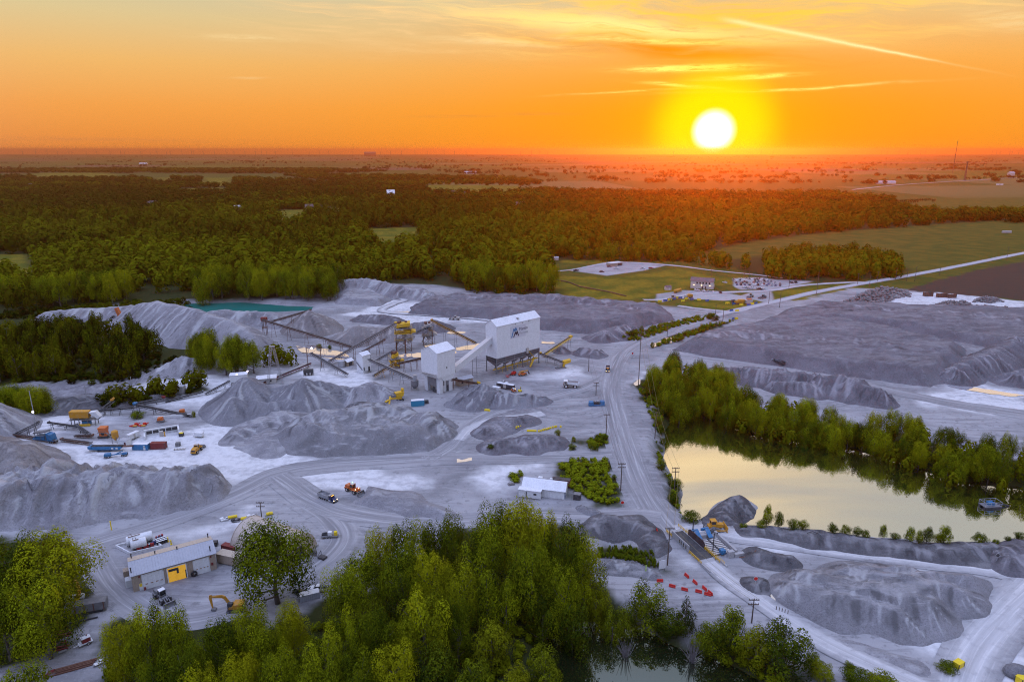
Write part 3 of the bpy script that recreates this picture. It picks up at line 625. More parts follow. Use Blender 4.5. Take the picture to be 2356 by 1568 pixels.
def pile(label, ridges=(), plateaus=(), m=None, slope=.68, step=.8, gul=.5, gl=4., lump=.5, ls=8., seed=1, name='gravel_pile', cat='stockpile', group=None, soft=1.2, z=None, bumps=0):
    """a heap: ridge lines [(px,py,height)...] shed material at the angle of repose; plateaus (polygon, height) are flat topped"""
    rr = [[(*G2(a, c), h) for a, c, h in r] for r in ridges]; pp = [(W(p), h) for p, h in plateaus]
    xs_, ys_ = [], []
    for r in rr:
        for x, y, h in r: k = h / slope + 3; xs_ += [x - k, x + k]; ys_ += [y - k, y + k]
    for p, h in pp: xs_ += [q[0] for q in p]; ys_ += [q[1] for q in p]
    gx = np.arange(min(xs_) - 3, max(xs_) + 3, step); gy = np.arange(min(ys_) - 3, max(ys_) + 3, step); X, Y = np.meshgrid(gx, gy); x, y = X.ravel(), Y.ravel()
    wx = x + 1.6 * fbm(x, y, 11, 3, seed + 3); wy = y + 1.6 * fbm(x, y, 11, 3, seed + 9)
    h = np.full(x.shape, -9.); SK = fbm(x, y, 3, 3, seed + 31) * .3
    for r in rr:
        r2 = r if len(r) > 1 else [r[0], (r[0][0] + .1, r[0][1], r[0][2])]
        arc = 0.
        for k in range(len(r2) - 1):
            ax, ay, ah = r2[k]; bx, by, bh = r2[k + 1]; ex, ey = bx - ax, by - ay; L = math.hypot(ex, ey)
            t = np.clip(((wx - ax) * ex + (wy - ay) * ey) / (L * L + 1e-9), 0, 1); qx, qy = wx - ax - t * ex, wy - ay - t * ey
            d = np.hypot(qx, qy); hh = ah + (bh - ah) * t
            ang = np.arctan2(qy, qx); s_ = arc + t * L + ang * max(hh.max() * .9, 3)
            prog = np.clip(d * slope / np.maximum(hh, .1), 0, 1)
            g = gul * 1.3 * (1 - np.abs(vnoise(s_ / gl, d * .02 + seed, seed)) * 2) * np.sin(prog * math.pi) ** .7 + gul * .5 * vnoise(s_ / (gl * .35), d * .05, seed + 2) * prog * (1 - prog) * 3
            cand = hh - np.sqrt((d * slope) ** 2 + soft ** 2) + soft * .6 + g
            sn = vnoise(s_ / 1.5, d * .05, seed + 21) * .8 + vnoise(s_ / .6, d * .09, seed + 22) * .5; SK = np.where((cand > h) & (cand > .2), sn * (.35 + .65 * np.sin(prog * math.pi)) + .25 * (1 - prog) ** 4, SK)  # last term pales the crest, a sky highlight put into the colour
            h = np.where(h > cand, h + np.maximum(0, .8 - (h - cand)) ** 2 * .25, cand + np.maximum(0, .8 - (cand - h)) ** 2 * .25); arc += L
    for p, hp in pp:
        s = -sdist(wx, wy, p); gg = gul * vnoise((x + y) / gl, (x - y) / (gl * 2.5), seed + 5)
        rawh = s * slope + gg * (s > 0) * np.clip(s * slope / hp, 0, 1); top = hp * (1 + .10 * fbm(x, y, 26, 3, seed + 6))
        if bumps: top = top + bumps * np.abs(fbm(x, y, 10, 3, seed + 12))
        k_ = 1.4; hc = np.clip(.5 + .5 * (rawh - top) / k_, 0, 1); cand = rawh * (1 - hc) + top * hc - k_ * hc * (1 - hc)
        h = np.maximum(h, cand)
    inn = np.clip(h / 2.5, 0, 1); h = h + inn * (lump * 1.25 * fbm(x, y, ls, 4, seed + 7, .55) + .18 * fbm(x, y, 2.2, 2, seed + 8))
    T = terrain(x, y) if z is None else np.full(x.shape, z); keep = (h > -.35).reshape(X.shape)
    fk = keep[:-1, :-1] | keep[1:, :-1] | keep[:-1, 1:] | keep[1:, 1:]
    zz = T + np.maximum(h, -.8); ny_, nx_ = X.shape; ids = (np.arange(ny_ - 1)[:, None] * nx_ + np.arange(nx_ - 1)[None, :])[fk]
    Fc = np.stack([ids, ids + 1, ids + nx_ + 1, ids + nx_], 1); used = np.unique(Fc); mp = np.zeros(len(x), int); mp[used] = np.arange(len(used))
    c = (x[used].mean(), y[used].mean()); V = np.stack([x[used] - c[0], y[used] - c[1], zz[used]], 1)
    o = bpy.data.objects.new(name, np_mesh(name, V, mp[Fc], m or M_G, dict(streak=SK[used]))); o.location = (c[0], c[1], 0); link(o)
    PILES.append((x, y, zz, h, X.shape, gx[0], gy[0], step))
    return tag(o, label, cat, group)
PILES = []
def surf(x, y):
    """height of the ground or of whatever heap lies on it"""
    z = th(x, y)
    for (px, py, zz, h, sh, x0, y0, st) in PILES:
        i, j = int(round((x - x0) / st)), int(round((y - y0) / st))
        if 0 <= i < sh[1] and 0 <= j < sh[0]:
            k = j * sh[1] + i
            if h[k] > -.3: z = max(z, float(zz[k]))
    return z
GRP = 'gravel stockpiles of the quarry'
pile('tallest tan-grey gravel hill at the left edge of the photo', [[(-160, 1075, 15), (-50, 1082, 15.5), (2, 1086, 13.5), (50, 1104, 7), (110, 1118, 3)]], m=M_GT, gul=.9, gl=6, lump=.7, seed=3, group=GRP)
pile('long gullied grey gravel ridge above the tan workshop road', [[(-200, 1165, 9), (-60, 1170, 9.5), (80, 1165, 10), (190, 1160, 9.5)], [(190, 1160, 9.5), (300, 1146, 9.2), (390, 1138, 9.4), (440, 1133, 8.5), (490, 1131, 4)], [(60, 1150, 9), (120, 1135, 10), (200, 1128, 8)], [(300, 1146, 8.5), (340, 1130, 7)], [(220, 1157, 8.5), (250, 1135, 8)]], m=M_GB, gul=2.8, gl=7, lump=1.1, ls=8, seed=12, group=GRP)
pile('smooth gravel cone at the far left behind the lamp pole', [[(-90, 985, 15), (-20, 985, 13), (20, 980, 8)]], m=M_GB, gul=.3, seed=21, group=GRP)
pile('sharp pale gravel cone left of the twin peaks', [[(572, 935, 14.5)], [(572, 935, 14), (600, 930, 10)], [(572, 935, 11), (640, 928, 8.8), (700, 930, 11)], [(560, 950, 8), (620, 955, 6), (680, 950, 7)], [(545, 955, 9), (530, 945, 7)]], m=M_GC, slope=.72, gul=.4, lump=.4, seed=30, group=GRP, soft=.6)
pile('rounded coarse gravel cone right of the sharp pale cone', [[(700, 930, 13.2)], [(650, 935, 9), (700, 930, 11), (745, 922, 10), (790, 918, 7)]], m=M_GC, slope=.66, gul=.3, lump=.5, seed=37, group=GRP, soft=1.)
pile('low fan of gravel beside the small white tower', [[(820, 918, 6.5), (850, 912, 7), (880, 915, 5)]], m=M_GB, slope=.55, gul=.3, seed=39, group=GRP)
pile('dark freshly dumped cone in the middle of the yard', [[(835, 962, 8), (860, 958, 6)]], m=M_GD, gul=.5, seed=41, group=GRP)
pile('broad lumpy gravel mound with a dark cut face in the centre', [[(700, 1000, 7), (800, 985, 8.5), (900, 975, 8), (960, 985, 6.5), (1010, 1000, 5.5)]], [([(655, 1046), (700, 1052), (770, 1053), (850, 1049), (930, 1046), (990, 1040), (1030, 1018), (1065, 985), (1020, 962), (930, 945), (860, 940), (780, 950), (700, 975), (640, 1000), (600, 1020)], 6.5)], m=M_G, gul=.9, gl=5, lump=1.1, ls=9, seed=46, group=GRP, bumps=1.2)
pile('low sloping bench of gravel left of the dark cut face', [[(545, 1010, 2.5), (600, 985, 4), (660, 970, 5)]], [([(538, 1032), (575, 1050), (640, 1052), (690, 1020), (700, 990), (600, 990)], 2.4)], m=M_GB, slope=.4, gul=.4, seed=51, group=GRP)
pile('blue-grey coarse rock pile below the black semitrailer', [[(1110, 922, 8.5), (1150, 926, 5.5), (1200, 926, 4.2), (1238, 926, 3)], [(1062, 930, 4.5), (1090, 935, 4)]], m=M_GC, slope=.62, gul=.3, lump=.8, ls=4, seed=57, group=GRP)
pile('big rounded stockpile in the lower right corner', [[(1880, 1345, 4.4), (1990, 1340, 6.4), (2080, 1345, 5.8)], [(1850, 1352, 5.4), (1990, 1380, 6.2), (2140, 1420, 5.4)], [(1950, 1340, 6), (2080, 1372, 6.4), (2200, 1385, 4.8)], [(1818, 1366, 4), (1930, 1402, 5.4), (2060, 1432, 4.8)]], [([(1790, 1345), (1792, 1372), (1830, 1402), (1918, 1428), (2000, 1448), (2092, 1462), (2150, 1452), (2192, 1440), (2245, 1398), (2289, 1356), (2275, 1330), (2200, 1318), (2050, 1310), (1930, 1315), (1850, 1325)], 5.)], m=M_G, gul=.6, gl=7, lump=.5, ls=11, seed=63, group=GRP, bumps=.4)
pile('low pale gravel apron in front of the lower right stockpile', [], [([(1795, 1392), (1830, 1420), (1920, 1455), (2020, 1485), (2110, 1510), (2175, 1550), (2120, 1560), (2010, 1512), (1900, 1460), (1800, 1412)], 1.3)], m=M_GB, slope=.3, gul=.2, seed=66, group=GRP)
pile('largest flat-topped stockpile on the right beyond the lake trees', [[(1620, 795, 5), (1720, 790, 7), (1850, 800, 7), (1980, 810, 6), (2060, 830, 5)]], [([(1545, 805), (1640, 822), (1780, 842), (1900, 860), (2050, 880), (2140, 892), (2195, 872), (2235, 835), (2220, 803), (2090, 774), (1980, 750), (1860, 738), (1760, 742), (1660, 760), (1580, 785)], 6.)], m=M_GP, gul=.8, gl=9, lump=.9, ls=16, step=1.6, seed=71, group=GRP, bumps=.6)
pile('back terrace of gravel below the boulder heaps', [[(1900, 725, 5), (2050, 728, 6), (2250, 742, 6.5), (2500, 770, 7)]], [([(1760, 740), (1850, 750), (1990, 752), (2090, 766), (2230, 792), (2356, 815), (2700, 860), (2700, 730), (2356, 716), (2150, 708), (1980, 704), (1870, 706), (1800, 720)], 5.5)], m=M_GP, gul=.6, gl=9, lump=.9, ls=18, step=1.8, seed=75, group=GRP)
pile('steep ridge of gravel at the right edge above the wet track', [[(2200, 872, 7), (2270, 845, 9), (2340, 815, 10), (2420, 800, 9)], [(2330, 880, 5), (2420, 865, 8)]], m=M_GP, gul=1., gl=4, seed=79, group=GRP)
pile('gullied ridge of gravel behind the lake trees', [[(1650, 868, 5.5), (1720, 872, 7), (1800, 882, 6.8), (1880, 894, 7.2), (1960, 910, 8.5), (2020, 925, 6)], [(1790, 895, 5), (1870, 905, 5)]], m=M_GP, gul=1.1, gl=3.2, lump=.6, seed=83, group=GRP)
pile('wide purple-grey stockpile behind the white screen house', [[(1120, 700, 7), (1250, 704, 9), (1380, 716, 8), (1480, 730, 5)], [(960, 708, 4), (1060, 698, 7), (1120, 700, 7)]], [([(930, 722), (1010, 728), (1120, 735), (1240, 758), (1350, 768), (1470, 758), (1550, 735), (1535, 712), (1400, 700), (1280, 690), (1120, 684), (1030, 686), (960, 700)], 6.)], m=M_GP, gul=.6, gl=8, lump=1., ls=14, step=1.6, seed=88, group=GRP, bumps=.8)
pile('pale serrated ridge of overburden under the far tree line', [[(770, 668, 10), (830, 668, 10.5), (880, 672, 10), (930, 680, 8), (985, 688, 5)]], [([(770, 700), (870, 705), (905, 690), (860, 672), (780, 668)], 4.)], m=M_GB, gul=1.6, gl=7, lump=.6, step=1.5, seed=93, group=GRP)
pile('long smooth pale stockpile behind the pit trees', [[(330, 752, 17), (365, 755, 19), (420, 765, 17.5), (480, 778, 17), (540, 790, 14), (580, 800, 9)]], m=M_GB, gul=.5, gl=9, lump=.6, ls=14, step=1.4, seed=97, group=GRP)
pile('low pale stockpile left of the yellow dump truck', [[(110, 735, 6), (180, 732, 8), (250, 728, 7.5), (300, 725, 8)]], m=M_GB, gul=.4, step=1.5, seed=101, group=GRP)
pile('double-humped pale stockpile in front of the turquoise pond', [[(480, 738, 7), (520, 742, 9), (560, 744, 9), (590, 742, 8), (640, 746, 7.5)]], m=M_GB, gul=.7, gl=6, step=1.4, seed=104, group=GRP)
pile('perfect tan cone under the red stacker conveyor', [[(716, 758, 13.5)], [(716, 758, 12), (735, 752, 10)]], m=M_GT, slope=.70, gul=.4, gl=6, lump=.25, step=1.3, seed=108, group=GRP, soft=.7)
pile('broad cone of gravel behind the yellow screening tower', [[(825, 782, 10), (850, 780, 8.5), (905, 775, 7)]], m=M_GT, slope=.6, gul=.4, step=1.3, seed=112, group=GRP)
pile('low grey heap left of the far wheel loader', [[(960, 758, 5), (1000, 755, 6)], [(840, 735, 4), (900, 738, 4.5)]], m=M_GP, slope=.5, gul=.4, step=1.4, seed=115, group=GRP)
pile('small heap at the foot of the right discharge conveyor', [[(1340, 812, 3.2), (1370, 816, 3)], [(1290, 808, 3)]], m=M_GP, slope=.55, seed=118, group=GRP)
pile('low heap between the tracks right of the screen house', [[(1385, 778, 5), (1420, 770, 6), (1450, 765, 5)]], m=M_GP, slope=.5, seed=121, group=GRP)
pile('long low slope of dumped gravel beside the orange loader', [], [([(812, 1162), (858, 1118), (930, 1130), (1010, 1160), (1060, 1192), (1030, 1204), (940, 1190), (860, 1172)], 2.6)], m=M_GB, slope=.5, gul=.2, lump=.3, seed=124, group=GRP)
pile('gravel bank around the yellow barrel pad', [[(1120, 1000, 3), (1165, 978, 3.5), (1210, 968, 3)], [(1150, 1030, 3.8), (1210, 1026, 4.2), (1260, 1020, 3.5)]], m=M_GP, slope=.5, gul=.4, seed=127, group=GRP)
pile('dark gravel tongue pushed out into the lake', [[(1640, 1200, 1.2), (1668, 1175, 1.8), (1700, 1160, 1.8), (1722, 1165, 1.2)]], m=M_GD, slope=.35, gul=.2, lump=.3, seed=130, group=GRP)
pile('raised gravel berm along the near lake shore', [[(1720, 1222, 1.6), (1850, 1236, 2.2), (1990, 1254, 2.2), (2150, 1268, 2.5), (2260, 1272, 2.6), (2420, 1276, 2.6)]], m=M_GD, slope=.5, gul=.4, lump=.4, seed=133, group=GRP)
pile('crater rim of gravel around the white pool', [[(1352, 1222, 1.8), (1390, 1205, 2.6), (1450, 1205, 2.4), (1495, 1225, 2.6), (1510, 1262, 2)]], m=M_GD, slope=.5, gul=.3, seed=136, group=GRP)
pile('lumpy low berm beside the reeds', [[(1370, 1290, 1.5), (1410, 1296, 1.8), (1450, 1302, 1.6), (1500, 1318, 1.2)]], m=M_G, slope=.5, lump=.5, seed=139, group=GRP)
pile('dark grey spur of gravel at the right edge beside the white pool', [[(2330, 1300, 3), (2400, 1296, 5)]], m=M_GP, slope=.45, seed=142, group=GRP)
pile('low gravel heap behind the weighbridge trays', [[(1745, 1280, 2), (1790, 1290, 2.2)], [(1730, 1345, 1.6)]], m=M_GD, slope=.45, seed=145, group=GRP)
pile('small pile of ballast beside the road hollow', [[(1355, 1180, 1.4), (1330, 1172, 1.)]], m=M_GC, slope=.5, seed=148, group=GRP)
pile('dark earth bank in the left pit', [[(60, 905, 6), (150, 900, 7), (190, 888, 6)]], m=M_GD, slope=.6, gul=1.2, seed=151, group=GRP)
pile('pale earth slope at the back of the pit', [[(330, 862, 6), (420, 852, 8), (480, 848, 7)]], m=M_GB, slope=.6, gul=1., seed=154, group=GRP)
pile('dark berm behind the left crusher', [[(95, 945, 3.2), (200, 938, 3.6), (300, 925, 3.4), (380, 915, 2.5)]], m=M_GD, slope=.5, gul=.5, seed=157, group=GRP)
# ================================================================ trees
def leaf_mat(name, c1, c2, trans=.16):
    m = bpy.data.materials.new(name); nt, n, l, out = nodes_of(m); b = NB(nt)
    t = b.attr('tint'); r = n.new('ShaderNodeObjectInfo').outputs['Random']
    c = b.mix(t, c1, c2); c = b.mix(b.rng(r, .55, 1., 0, .45), c, tuple(a * q for a, q in zip(c2, (1.15, .95, .8))))
    c = b.mix(b.rng(r, .5, .1, 0, .62), c, tuple(a * q for a, q in zip(c1, (.8, 1., .9))))
    df = n.new('ShaderNodeBsdfDiffuse'); tr = n.new('ShaderNodeBsdfTranslucent'); b.put(df.inputs[0], c); b.put(tr.inputs[0], b.mix(.5, c, (1, 1, 1), 'MULTIPLY') if False else b.vmath('MULTIPLY', c, (1.9, 1.8, 1.)))
    mx = n.new('ShaderNodeMixShader'); mx.inputs[0].default_value = trans; l.new(df.outputs[0], mx.inputs[1]); l.new(tr.outputs[0], mx.inputs[2]); l.new(mx.outputs[0], out.inputs[0]); return m
M_LEAF = leaf_mat('cottonwood_leaves', (.022, .036, .004), (.285, .325, .008))
M_WILLOW = leaf_mat('willow_leaves', (.024, .038, .005), (.20, .235, .008))
M_CEDAR = leaf_mat('cedar_leaves', (.024, .036, .010), (.060, .075, .016), .2)
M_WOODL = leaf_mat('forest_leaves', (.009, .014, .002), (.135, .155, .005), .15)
M_BARK = mat('bark', (.13, .11, .095), .9, wear=.5, wcol=(.22, .2, .18), scale=1.5)
M_DEAD = mat('dead_wood', (.20, .18, .18), .9, wear=.3)
def crown_arrays(seed, kind, nl, leaves, ls, jit=.24, far=0):
    """leaf quads of a unit crown: trunk axis z, height 1, width about 1 (radius .5)"""
    g = np.random.default_rng(seed); Vs, Ts = [], []
    C = []
    for k in range(nl):
        u = (k + .5) / nl; a = k * 2.39996 + g.uniform(-.5, .5)
        if kind == 'broad': z = .26 + .68 * u ** .85; env = .44 * math.sqrt(max(0, 1 - ((z - .50) / .50) ** 2)) ** .8; lr = .135
        elif kind == 'upright': z = .16 + .76 * u; env = .36 * (1 - ((z - .42) / .62) ** 2); lr = .12
        elif kind == 'round': z = .10 + .76 * u; env = .42 * math.sqrt(max(.02, 1 - ((z - .42) / .52) ** 2)); lr = .15
        else: z = .06 + .86 * u; env = .40 * (1 - z) + .01; lr = .10 * (1.15 - z)
        rr = env * (g.uniform(.35, 1.0) if kind != 'cedar' else g.uniform(.5, 1)); s = lr * g.uniform(.75, 1.35)
        C.append((rr * math.cos(a), rr * math.sin(a), z, s))
    tot = sum(c[3] ** 2 for c in C)
    for (cx, cy, cz, s) in C:
        n_ = max(6, int(leaves * s * s / tot)); d = g.normal(size=(n_, 3)); d[:, 2] = d[:, 2] * .9 + .25; d /= np.linalg.norm(d, axis=1)[:, None]
        rad = s * g.uniform(.55, 1.08, (n_, 1)) ** .6; st = 1.22 if kind in ('broad', 'upright') else (1. if kind == 'round' else .8)
        p = np.array([cx, cy, cz]) + d * rad * np.array([1, 1, st]); p[:, 2] -= (np.hypot(p[:, 0] - cx, p[:, 1] - cy) ** 2) / s * .5
        # small tufts that break up the outline
        co = p - np.array([0, 0, .42]); co /= np.linalg.norm(co, axis=1)[:, None] + 1e-6; nr = (d * .25 + co) if far else (d * .7 + co * .55) + g.normal(size=(n_, 3)) * jit; nr /= np.linalg.norm(nr, axis=1)[:, None]
        t1 = np.cross(nr, g.normal(size=(n_, 3))); t1 /= np.linalg.norm(t1, axis=1)[:, None]; t2 = np.cross(nr, t1)
        w_ = ls * g.uniform(.6, 1.35, (n_, 1)); q = w_ * g.uniform(.45, .8, (n_, 1))
        Vs.append(np.stack([p - t1 * w_, p - t2 * q, p + t1 * w_, p + t2 * q], 1).reshape(-1, 3))
        lt = g.uniform(0, .85); Ts.append(np.repeat(np.clip(lt + g.uniform(-.25, .35, n_), 0, 1), 4))
    V = np.concatenate(Vs); T = np.concatenate(Ts); Fc = np.arange(len(V)).reshape(-1, 4); return V, Fc, T, C
def trunk_mb(C, seed, kind, r0=.028, nb=9):
    g = random.Random(seed); mb = MB(); top = .9 if kind in ('cedar', 'upright') else .62
    bend = [(g.uniform(-.02, .02), g.uniform(-.02, .02)) for _ in range(4)]
    pts = [(0, 0, -.04), (bend[0][0], bend[0][1], top * .3), (bend[1][0], bend[1][1], top * .65), (bend[2][0], bend[2][1], top)]
    mb.tube(pts, [r0 * 1.25, r0 * .85, r0 * .6, r0 * .2], 7)
    for c in g.sample(C, min(nb, len(C))):
        z0 = max(.1, min(top * .9, c[2] - .24)); mb.tube([(bend[1][0] * .6, bend[1][1] * .6, z0), (c[0] * .5, c[1] * .5, (z0 + c[2]) / 2 - .02), (c[0], c[1], c[2])], [r0 * .45, r0 * .3, r0 * .1], 5)
    return mb
KINDS = {}
def make_kind(key, kind, n, nl, leaves, ls, m):
    KINDS[key] = []
    for k in range(n):
        V, Fc, T, C = crown_arrays(100 + k * 7 + sum(map(ord, key)), kind, nl, leaves, ls)
        cm = np_mesh(key + '_crown', V, Fc, m, dict(tint=T), False)
        tm = trunk_mb(C, k + 5, kind).mesh(key + '_trunk', M_BARK, True); KINDS[key].append((cm, tm))
make_kind('cottonwood', 'broad', 5, 34, 13000, .0130, M_LEAF)
make_kind('poplar', 'upright', 4, 26, 6000, .017, M_LEAF)
make_kind('willow', 'round', 4, 26, 5600, .019, M_WILLOW)
make_kind('cedar', 'cedar', 2, 40, 2600, .018, M_CEDAR)
make_kind('farcotton', 'broad', 5, 20, 2000, .032, M_WOODL)
def solo_mesh(key, i):
    """crown and trunk in one mesh for trees too far off to show parts"""
    k_ = ('solo', key, i)
    if k_ not in KINDS:
        cm, tm = KINDS[key][i]; nc = len(cm.vertices)
        vc = np.empty(nc * 3, np.float32); cm.vertices.foreach_get('co', vc); me = bpy.data.meshes.new(key + '_tree')
        tv = [tuple(v.co) for v in tm.vertices]; tf = [tuple(q + nc for q in p.vertices) for p in tm.polygons]
        me.from_pydata([tuple(v) for v in vc.reshape(-1, 3)] + tv, [], [tuple(range(4 * j, 4 * j + 4)) for j in range(nc // 4)] + tf)
        me.materials.append(cm.materials[0]); me.materials.append(M_BARK)
        me.polygons.foreach_set('material_index', [0] * (nc // 4) + [1] * len(tf))
        t = np.zeros(len(me.vertices), np.float32); q = np.empty(nc, np.float32); cm.attributes['tint'].data.foreach_get('value', q); t[:nc] = q
        a = me.attributes.new('tint', 'FLOAT', 'POINT'); a.data.foreach_set('value', t); me.update(); KINDS[k_] = me
    return KINDS[k_]
TN = [0]
def tree(name, key, x, y, h, wd, label, cat='tree', group=None, parts=True, zb=None, rz=None):
    TN[0] += 1; i = TN[0] % len(KINDS[key]); cm, tm = KINDS[key][i]
    z = terrain(np.array([x]), np.array([y]))[0] if zb is None else zb; rz = random.uniform(0, 6.28) if rz is None else rz
    if parts:
        e = empty(name, (x, y, z - .1), rz, label, cat, group); e.scale = (wd, wd, h)
        c = bpy.data.objects.new('crown', cm); link(c, e); t = bpy.data.objects.new('trunk', tm); link(t, e)
        return e
    o = bpy.data.objects.new(name, solo_mesh(key, i)); link(o); o.location = (x, y, z - .1); o.rotation_euler = (0, 0, rz); o.scale = (wd, wd, h)
    return tag(o, label, cat, group)
def top_at(px, py, h):
    p = G(px, py, h); return p.x, p.y
def scale_px(x, y, z=0): # metres per photo pixel there
    return (y * CP + (H - z) * SP) / F
# ---- foreground trees, each read from the photograph: x, top y, height, crown width px
FG = [(110, 1212, 23, 195, 'cottonwood', 'broad full cottonwood at the left edge beside the tan workshop'), (10, 1228, 22, 150, 'cottonwood', 'dark cottonwood cut by the left edge, behind the bright one'),
 (75, 1322, 22, 165, 'cottonwood', 'bright yellow-green cottonwood in front of the rusty scrap at left'), (-15, 1345, 20, 130, 'cottonwood', 'green cottonwood cut by the left edge below the bright one'),
 (40, 1506, 17, 130, 'willow', 'small round green tree in the bottom left corner'), (618, 1186, 25, 205, 'cottonwood', 'tall lone cottonwood standing in front of the tan dome'),
 (262, 1418, 18, 105, 'cottonwood', 'slim green tree nearest the parked trailer, left end of the lower clump'), (325, 1378, 22, 110, 'cottonwood', 'tall green tree below the white wheel loader'),
 (392, 1392, 20, 95, 'cottonwood', 'darker olive tree just right of the tree below the loader'), (415, 1466, 20, 120, 'cottonwood', 'bright green tree in the second row of the bottom left clump'),
 (500, 1418, 19, 115, 'cottonwood', 'dense green tree under the orange excavator arm'), (565, 1385, 20, 110, 'cottonwood', 'yellow-green tree directly below the lone tall cottonwood'),
 (450, 1520, 18, 110, 'cottonwood', 'yellow-green treetop at the bottom edge, left of the yellowest crown'), (545, 1495, 18, 105, 'cottonwood', 'yellowest crown at the bottom edge of the photo'), (640, 1480, 19, 110, 'cottonwood', 'green treetop at the bottom edge right of the yellowest crown'),
 (665, 1375, 17, 85, 'cottonwood', 'dark tree beside the parked pickups'), (735, 1440, 21, 130, 'cottonwood', 'feathery green tree at the lower left of the central wood'), (790, 1398, 20, 110, 'cottonwood', 'light green tree with forked top in the central wood'),
 (860, 1380, 21, 120, 'cottonwood', 'brightest green tree in the front row of the central wood'), (785, 1292, 19, 110, 'cottonwood', 'olive tree at the left end of the central wood beside the track'), (828, 1264, 20, 120, 'cottonwood', 'golden-olive tree at the upper left shoulder of the central wood'),
 (872, 1206, 21, 105, 'cottonwood', 'dark pointed tree at the back left of the central wood'), (940, 1194, 22, 120, 'cottonwood', 'golden green tree at the back of the central wood, left of the slim one'), (982, 1184, 22, 85, 'poplar', 'slim golden tree at the back of the central wood'),
 (1035, 1172, 23, 95, 'cottonwood', 'dark brownish tree with ragged top at the back of the central wood'), (922, 1258, 21, 130, 'cottonwood', 'wide olive crown in the middle of the central wood'), (990, 1258, 21, 125, 'cottonwood', 'wide yellow-green crown in the middle of the central wood'),
 (1052, 1290, 19, 110, 'cottonwood', 'yellow-green tree overhanging the dark gap in the central wood'), (1108, 1206, 23, 120, 'cottonwood', 'yellowest tree of the central wood, with the sky-lit gap behind'), (1135, 1152, 25, 120, 'cottonwood', 'tall dark tree left of the topmost crown of the central wood'),
 (1192, 1138, 27, 140, 'cottonwood', 'topmost crown of the central wood'), (1245, 1158, 26, 120, 'cottonwood', 'tall tree just right of the topmost crown'), (1300, 1184, 25, 130, 'cottonwood', 'broad golden tree on the right shoulder of the central wood'),
 (1345, 1222, 22, 105, 'cottonwood', 'outermost right tree of the central wood beside the reeds'), (1225, 1240, 23, 130, 'cottonwood', 'grey-green tree below the topmost crown'), (1120, 1300, 19, 100, 'poplar', 'narrow green tree with a white leaning trunk'),
 (1165, 1322, 17, 80, 'poplar', 'small green tree right of the white leaning trunk'), (970, 1340, 23, 150, 'cottonwood', 'large green tree in front of the middle of the central wood'), (1050, 1372, 17, 90, 'cottonwood', 'dark green tree right of the large front tree'),
 (1250, 1348, 13, 105, 'willow', 'round willow over the left end of the dark pond'), (1320, 1372, 12, 100, 'willow', 'wide low willow on the back shore of the dark pond'), (1300, 1290, 19, 110, 'cottonwood', 'tall dark tree behind the wide low willow'),
 (1375, 1340, 10, 75, 'willow', 'bushy willow between the wood and the red barriers'), (1412, 1386, 8, 60, 'willow', 'small round willow at the edge of the dark pond'), (1130, 1416, 13, 110, 'willow', 'low spreading tree in the shade left of the pond'),
 (1255, 1474, 12, 95, 'willow', 'rounded bushy tree at the near left corner of the dark pond'), (905, 1468, 17, 130, 'cottonwood', 'dark shaded tree in the second front row'), (820, 1490, 17, 110, 'cottonwood', 'shaded green tree near the bottom edge below the feathery tree'),
 (1000, 1470, 15, 120, 'willow', 'dark bushy tree in the shade below the large front tree'), (1090, 1500, 13, 100, 'willow', 'dark low tree near the bottom edge left of the cedars'), (1190, 1520, 11, 90, 'willow', 'dark thicket tree at the bottom edge beside the pond'),
 (720, 1530, 15, 110, 'cottonwood', 'light green treetop at the bottom edge left of centre'), (340, 1510, 17, 100, 'cottonwood', 'green tree at the bottom edge near the scrap beams'), (600, 1420, 18, 100, 'cottonwood', 'shaded tree behind the yellowest crowns'),
 (1048, 1545, 9, 42, 'cedar', 'pointed cedar at the bottom edge, right of its twin'), (1012, 1552, 8, 40, 'cedar', 'pointed cedar at the bottom edge, left of its twin'), (1378, 1538, 9, 52, 'cedar', 'cedar at the bottom edge in front of the pond'), (1412, 1549, 8, 40, 'cedar', 'smaller cedar at the bottom edge right of the pond cedar'),
 (1490, 1330, 11.5, 105, 'willow', 'round-topped tree below the red barriers'), (1583, 1352, 11, 80, 'cedar', 'dark conical cedar right of the round-topped tree'), (1690, 1388, 12, 105, 'poplar', 'upright green tree below the pale weighbridge lane'), (1645, 1420, 8, 95, 'willow', 'darker tree at the foot of the upright green tree'),
 (1810, 1424, 12.5, 140, 'willow', 'big weeping yellow-green willow beside the pale lane'), (1748, 1436, 9.5, 100, 'willow', 'shaded willow left of the weeping one'), (1540, 1400, 6, 95, 'willow', 'low dark tree on the pond bank under the barriers'), (1440, 1385, 6, 75, 'willow', 'leaning tree on the pond bank left of the low dark one')]
for (px, py, h, wpx, key, lab) in FG:
    x, y = top_at(px, py, h); h = h * .90 - min(0, th(x, y)); tree(('cottonwood_tree', 'willow_tree', 'cedar_tree', 'poplar_tree')[('cottonwood', 'willow', 'cedar', 'poplar').index(key)], key, x, y, h, wpx * scale_px(x, y, h * .6) * .98, lab)
NFG = len(FG)
